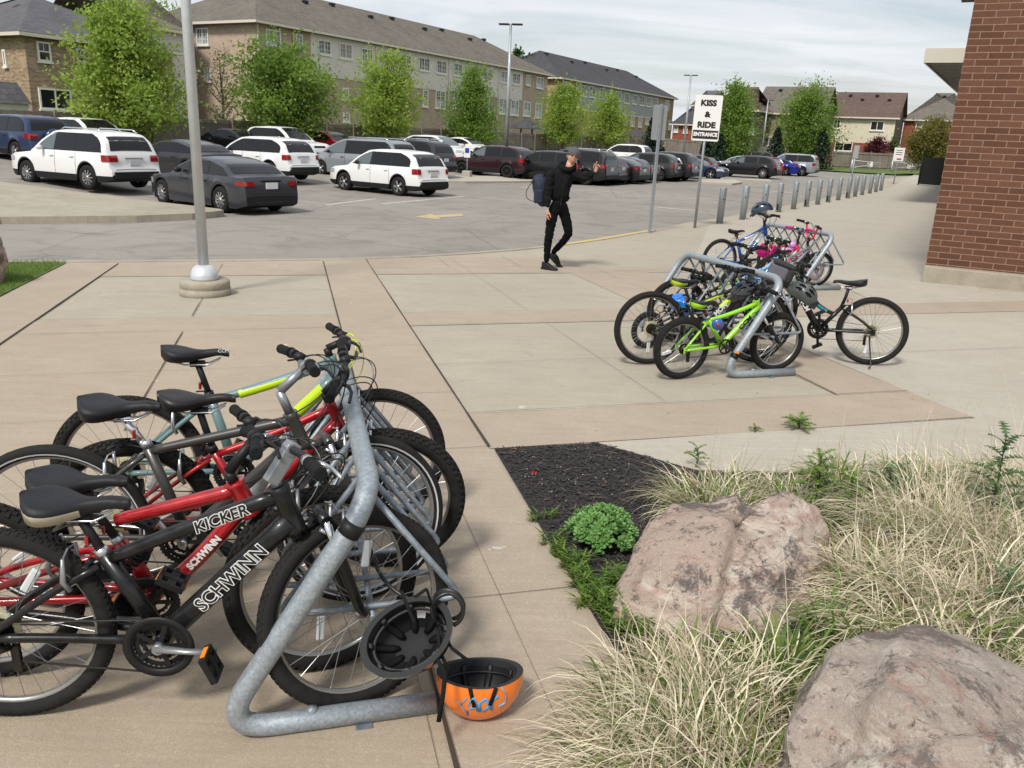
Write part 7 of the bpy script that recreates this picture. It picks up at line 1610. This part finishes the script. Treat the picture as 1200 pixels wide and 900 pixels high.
    lock('black cable lock looped through the front wheel of the black bicycle', bez([at(431, 632, 2.35), at(440, 670, 2.3), at(450, 690, 2.2), at(486, 705, 2.2)], 12), .0065)
    hb_ = UVp(2.62, .02, .58); lock('thin black combination cable looped at the near rack rail', [hb_+V((.055*cos(a*.18), .03*sin(a*.13), .05*sin(a*.18))) for a in range(78)], .0045)
    # helmets on the far racks
    Pc = lambda px, py, y: at(px, py, y)
    helmet('helmet', 'black helmet resting on the bars of the lime kids bicycle', TR(Pc(872, 345, 6.55), ry=rad(15), rz=rad(-160), s=.82), 'helmet_gloss', kind='vent')
    helmet('helmet', 'grey vented helmet hanging from the bars of the black and teal bicycle', TR(Pc(940, 346, 6.75), rx=rad(20), ry=rad(25), rz=rad(-30), s=.88), 'helmet_grey', kind='vent')
    helmet('helmet', 'dark blue and black helmet resting on the blue bicycle handlebar', TR(Pc(893, 248, 11.55), ry=rad(20), rz=rad(165), s=1.0), 'helmet_navy', kind='vent')
    helmet('helmet', 'bright blue kids helmet hanging beside the tiny bicycle', TR(Pc(797, 358, 7.25), rx=rad(70), ry=rad(20), rz=rad(40), s=.95), 'helmet_blue', kind='vent')
    # handlebar bag on the black and teal bicycle
    p = Pc(912, 318, 6.85); t = empty('handlebar_bag', p, rad(-12), 'grey and black bag hanging in front of the black and teal bicycle', 'bag', rot=(0, rad(18), rad(-12))); simple('bag_grey', rgb(96, 94, 102), .8, var=.1); simple('bag_black', (.02, .02, .022), .8)
    m = MB(); m.box((0, 0, 0), (.16, .13, .14)); m.build('bag_body', 'bag_grey', t, bevel=.03); m = MB(); m.box((.02, 0, .07), (.19, .145, .04)); m.box((.095, 0, .0), (.06, .14, .13)); m.build('flap', 'bag_black', t, bevel=.02)
    # bell / round lock on the lime bicycle
    p = at(841, 380, 6.22); t = empty('round_lock', p, 0, 'round blue cable lock on the lime bicycle seat tube', 'bike lock'); m = MB(); m.lathe([(0, .022), (.022, .022), (.045, .012), (.047, 0), (.045, -.012), (0, -.012)], 20, M=RX90); m.build('blue_coil', 'frame_blue', t); m = MB(); m.ball((0, -.026, 0), .018); m.build('red_centre', 'tail_red', t)
# ================================================================== the walking man
def skin_obj(name, joints, edges, mats, parent, sub=2, loc=None, folds=0.):
    """one continuous surface grown round a skeleton"""
    me = bpy.data.meshes.new(name); names = list(joints); me.from_pydata([joints[n][0] for n in names], [(names.index(a), names.index(b)) for a, b in edges], []); me.update()
    o = bpy.data.objects.new(name, me); COL.objects.link(o); s = o.modifiers.new('skin', 'SKIN')
    for i, n in enumerate(names):
        r = joints[n][1]; me.skin_vertices[0].data[i].radius = r if hasattr(r, '__len__') else (r, r); me.skin_vertices[0].data[i].use_root = (i == 0)
    s.use_smooth_shade = True; s.branch_smoothing = .6
    b = o.modifiers.new('smooth', 'SUBSURF'); b.levels = sub; b.render_levels = sub
    bpy.context.view_layer.update(); m2 = bpy.data.meshes.new_from_object(o.evaluated_get(bpy.context.evaluated_depsgraph_get())); bpy.data.objects.remove(o)
    m2.name = name; m2.materials.clear(); m2.materials.append(MATS[mats]) 
    for p in m2.polygons: p.use_smooth = True
    if folds:
        m2.update(); nr = [v.normal.copy() for v in m2.vertices]
        for v, n_ in zip(m2.vertices, nr):
            q = v.co; v.co = q+n_*(folds*noise.noise(V((q.x*9, q.y*9, q.z*26)))+folds*.7*noise.noise(V((q.x*22+q.z*12, q.y*22, q.z*30))))
    o = bpy.data.objects.new(name, m2); COL.objects.link(o); o.parent = parent; return o

def person():
    simple('skin', rgb(196, 146, 122), .5, var=.06, vscale=10); simple('cloth_black', (.008, .008, .009), .85, bmp=.5, bscale=14, spec=.12); simple('jeans_black', (.006, .006, .007), .9, bmp=.4, bscale=25, spec=.1); simple('beanie_grey', rgb(84, 82, 84), .95, var=.15, vscale=60, bmp=.5, bscale=90); simple('shoe_black', (.012, .012, .013), .6, spec=.25); simple('backpack_navy', rgb(30, 38, 58), .8, var=.15, vscale=20, bmp=.3, bscale=20); simple('teeth', rgb(226, 218, 206), .4); simple('lips', rgb(160, 84, 78), .5); simple('glasses_dark', (.01, .01, .01), .2); simple('hair', rgb(60, 46, 38), .8); simple('eye_white', rgb(225, 222, 216), .3); simple('iris', rgb(60, 44, 34), .3)
    base = G(644, 316.5); base.z = gz(base.x, base.y)
    t = empty('person', base, 0, 'walking man in black jacket and grey beanie raising his left hand', 'person')
    K = 13*.99/FPX*1.0
    # picture-measured joints: (pixel x, height in metres, depth behind the standing foot)
    def J(px, z, y=0.): return ((px-644)*.01296-y*.0, y, z)
    # body: trousers and jacket grow from one skeleton so the figure stays continuous
    body = dict(pel=((.095, .06, .97), (.165, .13)), wai=((.09, .05, 1.10), (.19, .15)), che=((.105, .06, 1.32), (.215, .155)), nek=((.16, .04, 1.49), (.095, .085)), nk2=((.20, .02, 1.54), .060),
                rsh=((-.03, .00, 1.42), .092), rel=((-.10, -.03, 1.14), .070), rwr=((-.085, -.10, .915), .050),
                lsh=((.27, .04, 1.42), .092), lel=((.41, -.10, 1.355), .074), lwr=((.545, -.16, 1.43), .044))
    jb = skin_obj('jacket', body, [('pel', 'wai'), ('wai', 'che'), ('che', 'nek'), ('nek', 'nk2'), ('che', 'rsh'), ('rsh', 'rel'), ('rel', 'rwr'), ('che', 'lsh'), ('lsh', 'lel'), ('lel', 'lwr')], 'cloth_black', t, 3, folds=.016)
    legs = dict(tp=((.092, .06, 1.06), (.145, .12)), pel=((.088, .06, .93), .13), rhp=((.005, .03, .88), .098), rkn=((-.035, .00, .50), .066), rcf=((-.045, .03, .36), .062), ran=((-.055, .03, .10), .042),
                lhp=((.165, .08, .88), .096), lkn=((.265, .10, .535), .068), lcf=((.19, .23, .40), .056), lan=((.045, .42, .20), .042))
    skin_obj('trousers', legs, [('tp', 'pel'), ('pel', 'rhp'), ('rhp', 'rkn'), ('rkn', 'rcf'), ('rcf', 'ran'), ('pel', 'lhp'), ('lhp', 'lkn'), ('lkn', 'lcf'), ('lcf', 'lan')], 'jeans_black', t, 3, folds=.009)
    # jacket hem and hood
    m = MB(); m.tube([(.06, .10, 1.49), (.10, .15, 1.54), (.20, .14, 1.55), (.275, .07, 1.53), (.27, -.03, 1.49), (.20, -.08, 1.46), (.125, -.06, 1.47), (.075, .03, 1.49)], .040, 10, closed=True); m.build('hood', 'cloth_black', jb)
    m = MB(); m.tube([(.165, -.085, 1.40), (.13, -.105, 1.2), (.105, -.095, .95)], .004, 5); m.build('zip', 'dark_steel', jb)
    # head, tilted to his right, looking at the camera
    hd = empty('head_pivot', (0, 0, 0)); bpy.data.objects.remove(hd)
    Hm = Matrix.Translation((.245, -.03, 1.645)) @ Matrix.Rotation(rad(6), 4, 'Z') @ Matrix.Rotation(rad(16), 4, 'Y') @ Matrix.Rotation(rad(-4), 4, 'X')   # face looks along -y
    bm = bmesh.new(); bmesh.ops.create_icosphere(bm, subdivisions=5, radius=1.)
    for v in bm.verts:
        x, y, z = v.co; fx, fy, fz = x*.076, y*.096, z*.118
        if z < 0: k = 1-.42*(-z)**1.6; fx *= k; fy = fy*(1-.18*(-z)) - .012*(-z)
        f = max(0, -y)
        def bumpf(cx, cz, sx, sz): return math.exp(-((x-cx)/sx)**2-((z-cz)/sz)**2)
        if y < 0:
            fy -= .022*bumpf(0, -.13, .13, .20)*f+.008*bumpf(0, .02, .10, .12)*f; fy -= .008*bumpf(0, .27, .5, .08)*f; fy += .012*(bumpf(.36, .07, .2, .12)+bumpf(-.36, .07, .2, .12))*f; fy -= .007*(bumpf(.5, -.22, .2, .2)+bumpf(-.5, -.22, .2, .2)); fy -= .012*bumpf(0, -.85, .3, .2)*f; fy -= .006*bumpf(0, -.47, .28, .06)*f
        v.co = V((fx, fy, fz))
    me = bpy.data.meshes.new('head'); bm.to_mesh(me); bm.free(); me.materials.append(MATS['skin'])
    for p in me.polygons: p.use_smooth = True
    head = bpy.data.objects.new('head', me); COL.objects.link(head); head.parent = t; head.matrix_local = Hm
    m = MB()
    for s in (-1, 1): m.ball((s*.078, .012, -.005), (.012, .020, .032), n=8, k=6)
    m.tube([(0, .02, -.20), (0, .012, -.07)], [.054, .056], 14); m.build('ears_and_neck', 'skin', head)
    for s in (-1, 1):
        m = MB(); m.ball((s*.029, -.0815, .008), (.0115, .008, .0065), n=10, k=6); o = m.build('eye', 'eye_white', head); m = MB(); m.ball((s*.029, -.088, .008), (.0052, .003, .0052), n=8, k=5); m.build('iris', 'iris', o)
        m = MB(); m.tube([(s*.012, -.094, .031), (s*.03, -.094, .036), (s*.048, -.082, .031)], .0035, 5); m.build('eyebrow', 'hair', head)
    m = MB(); 
    for s in (-1, 1): m.tube([(s*.031+.023*cos(a), -.100+abs(s*.031+.023*cos(a))*.12, .008+.018*sin(a)) for a in [2*pi*k/16 for k in range(16)]], .0028, 5, closed=True); m.tube([(s*.054, -.094, .012), (s*.076, -.04, .010), (s*.079, .015, .006)], .0025, 5)
    m.tube([(-.009, -.102, .012), (.009, -.102, .012)], .0028, 5); m.build('glasses', 'glasses_dark', head)
    m = MB(); m.tube([(-.030, -.083, -.046), (-.018, -.0945, -.057), (0, -.0985, -.060), (.018, -.0945, -.057), (.030, -.083, -.046)], [.002, .0055, .0065, .0055, .002], 8); m.build('mouth', 'lips', head)
    m = MB(); m.tube([(-.022, -.0915, -.0515), (0, -.1015, -.0565), (.022, -.0915, -.0515)], [.0015, .0042, .0015], 8); m.build('teeth', 'teeth', head)
    m = MB()
    def bn(u, v): a = 2*pi*u; f = v*.60*pi*(1+.0*cos(a)); z0 = .03; r = sin(min(f, pi/2)); tilt = -.18*sin(a); return (.090*r*cos(a), .110*r*sin(a)+.004, z0+.112*cos(f)+(.016*sin(a)*-1 if f > 1.2 else 0))
    m.grid(bn, 28, 12); m.build('beanie', 'beanie_grey', head)
    m = MB(); m.tube([(.089*cos(a), .109*sin(a)+.004, .028-.014*sin(a)*-1) for a in [2*pi*k/28 for k in range(28)]], .009, 8, closed=True); m.build('beanie_cuff', 'beanie_grey', head)
    # hands: palm with five separate bent fingers
    def hand(name, M, curl, side):
        J_ = {'w': ((0, 0, -.03), (.024, .018)), 'p0': ((0, 0, .015), (.030, .015)), 'p1': ((0, 0, .060), (.036, .013))}; E_ = [('w', 'p0'), ('p0', 'p1')]
        p = skin_obj(name, J_, E_, 'skin', t, 2); p.matrix_local = M
        for i, (x, L_) in enumerate(((-.028, .068), (-.010, .076), (.010, .072), (.027, .056))):
            c = curl[i]; pts = {}; ed = []; q = V((x, 0, .055)); a = 0; prev = None
            for k, f in enumerate((0, .45, .32, .26)):
                a += c*(0 if k == 0 else 1); q = q+V((x*.06, sin(a)*side, cos(a)))*L_*f if k else q; pts['j%d' % k] = (tuple(q), .0095-.0012*k)
                if k: ed.append(('j%d' % (k-1), 'j%d' % k))
            skin_obj('finger', pts, ed, 'skin', p, 1)
        th = {'a': ((-.022, 0, .0), .012), 'b': ((-.048, side*.012, .030), .0115), 'c': ((-.060, side*.022, .058), .010), 'd': ((-.062, side*.030, .078), .0085)}; skin_obj('thumb', th, [('a', 'b'), ('b', 'c'), ('c', 'd')], 'skin', p, 1)
        return p
    hand('hand', Matrix.Translation((-.078, -.115, .865)) @ Matrix.Rotation(rad(186), 4, 'Y') @ Matrix.Rotation(rad(60), 4, 'Z'), (.35, .35, .38, .42), 1)
    hand('hand', Matrix.Translation((.572, -.165, 1.475)) @ Matrix.Rotation(rad(16), 4, 'Y') @ Matrix.Rotation(rad(20), 4, 'Z'), (.12, .75, .85, .9), -1)
    # shoes
    def shoe(M):
        m = MB(); 
        def f(u, v):
            x = -.085+.285*u; w = .046*(sin(pi*min(1, (u+.06)/1.12))**.45)*(1.05 if u > .5 else .88); top = (.095-.010*u if u < .35 else .092-.065*sm((u-.35)/.5)); a = pi*v; return (x, w*cos(a)*1.0, .014+max(0, top-.0)*sin(a)**.7)
        m.grid(f, 16, 10); m.lathe([(0, 0), (.0, 0)], 3); sole = MB(); sole.prism([(-.09, -.03), (-.06, -.043), (.05, -.047), (.13, -.049), (.185, -.032), (.203, 0), (.185, .032), (.13, .049), (.05, .047), (-.06, .043), (-.09, .03)], 0, .022)
        o = m.build('shoe', 'shoe_black', t); o.matrix_local = M; sole.build('sole', 'black_plastic', o)
    shoe(Matrix.Translation((-.045, .03, .005)) @ Matrix.Rotation(rad(-40), 4, 'Z')); shoe(Matrix.Translation((.055, .40, .10)) @ Matrix.Rotation(rad(-30), 4, 'Z') @ Matrix.Rotation(rad(38), 4, 'Y'))
    # backpack worn on his right shoulder
    b = empty('backpack', base, 0, 'navy backpack hanging behind the walking man with a loose strap', 'backpack'); m = MB()
    m.ball((0, 0, 0), (.12, .12, .25), n=20, k=14); 
    for i, v in enumerate(m.v):
        x, y, z = v; m.v[i] = (math.copysign(abs(x/.12)**.75*.12, x) if x else 0, math.copysign(abs(y/.12)**.8*.12, y) if y else 0, math.copysign(abs(z/.25)**.8*.24, z) if z else 0)
    o = m.build('bag', 'backpack_navy', b); o.matrix_local = Matrix.Translation((-.175, .20, 1.14)) @ Matrix.Rotation(rad(-16), 4, 'Y')
    m = MB(); m.box((-.215, .10, 1.06), (.14, .06, .2)); q = m.build('pocket', 'backpack_navy', b, bevel=.025)
    m = MB(); m.tube(bez([(-.20, .14, 1.33), (-.36, .12, 1.28), (-.48, .10, 1.05), (-.40, .10, 1.00), (-.26, .12, .98)], 14), .014, 6, flat=.35); m.tube(bez([(-.15, .15, 1.35), (-.08, .12, 1.47), (-.04, -.08, 1.46), (-.06, -.10, 1.3), (-.10, .05, 1.05)], 14), .018, 6, flat=.3); m.build('strap', 'strap_black', b)
# ================================================================== build it
setup_mats(); camera_light(); grounds(); street(); school(); houses(); fences(); trees(); bed(); cars(); bikes(); person()
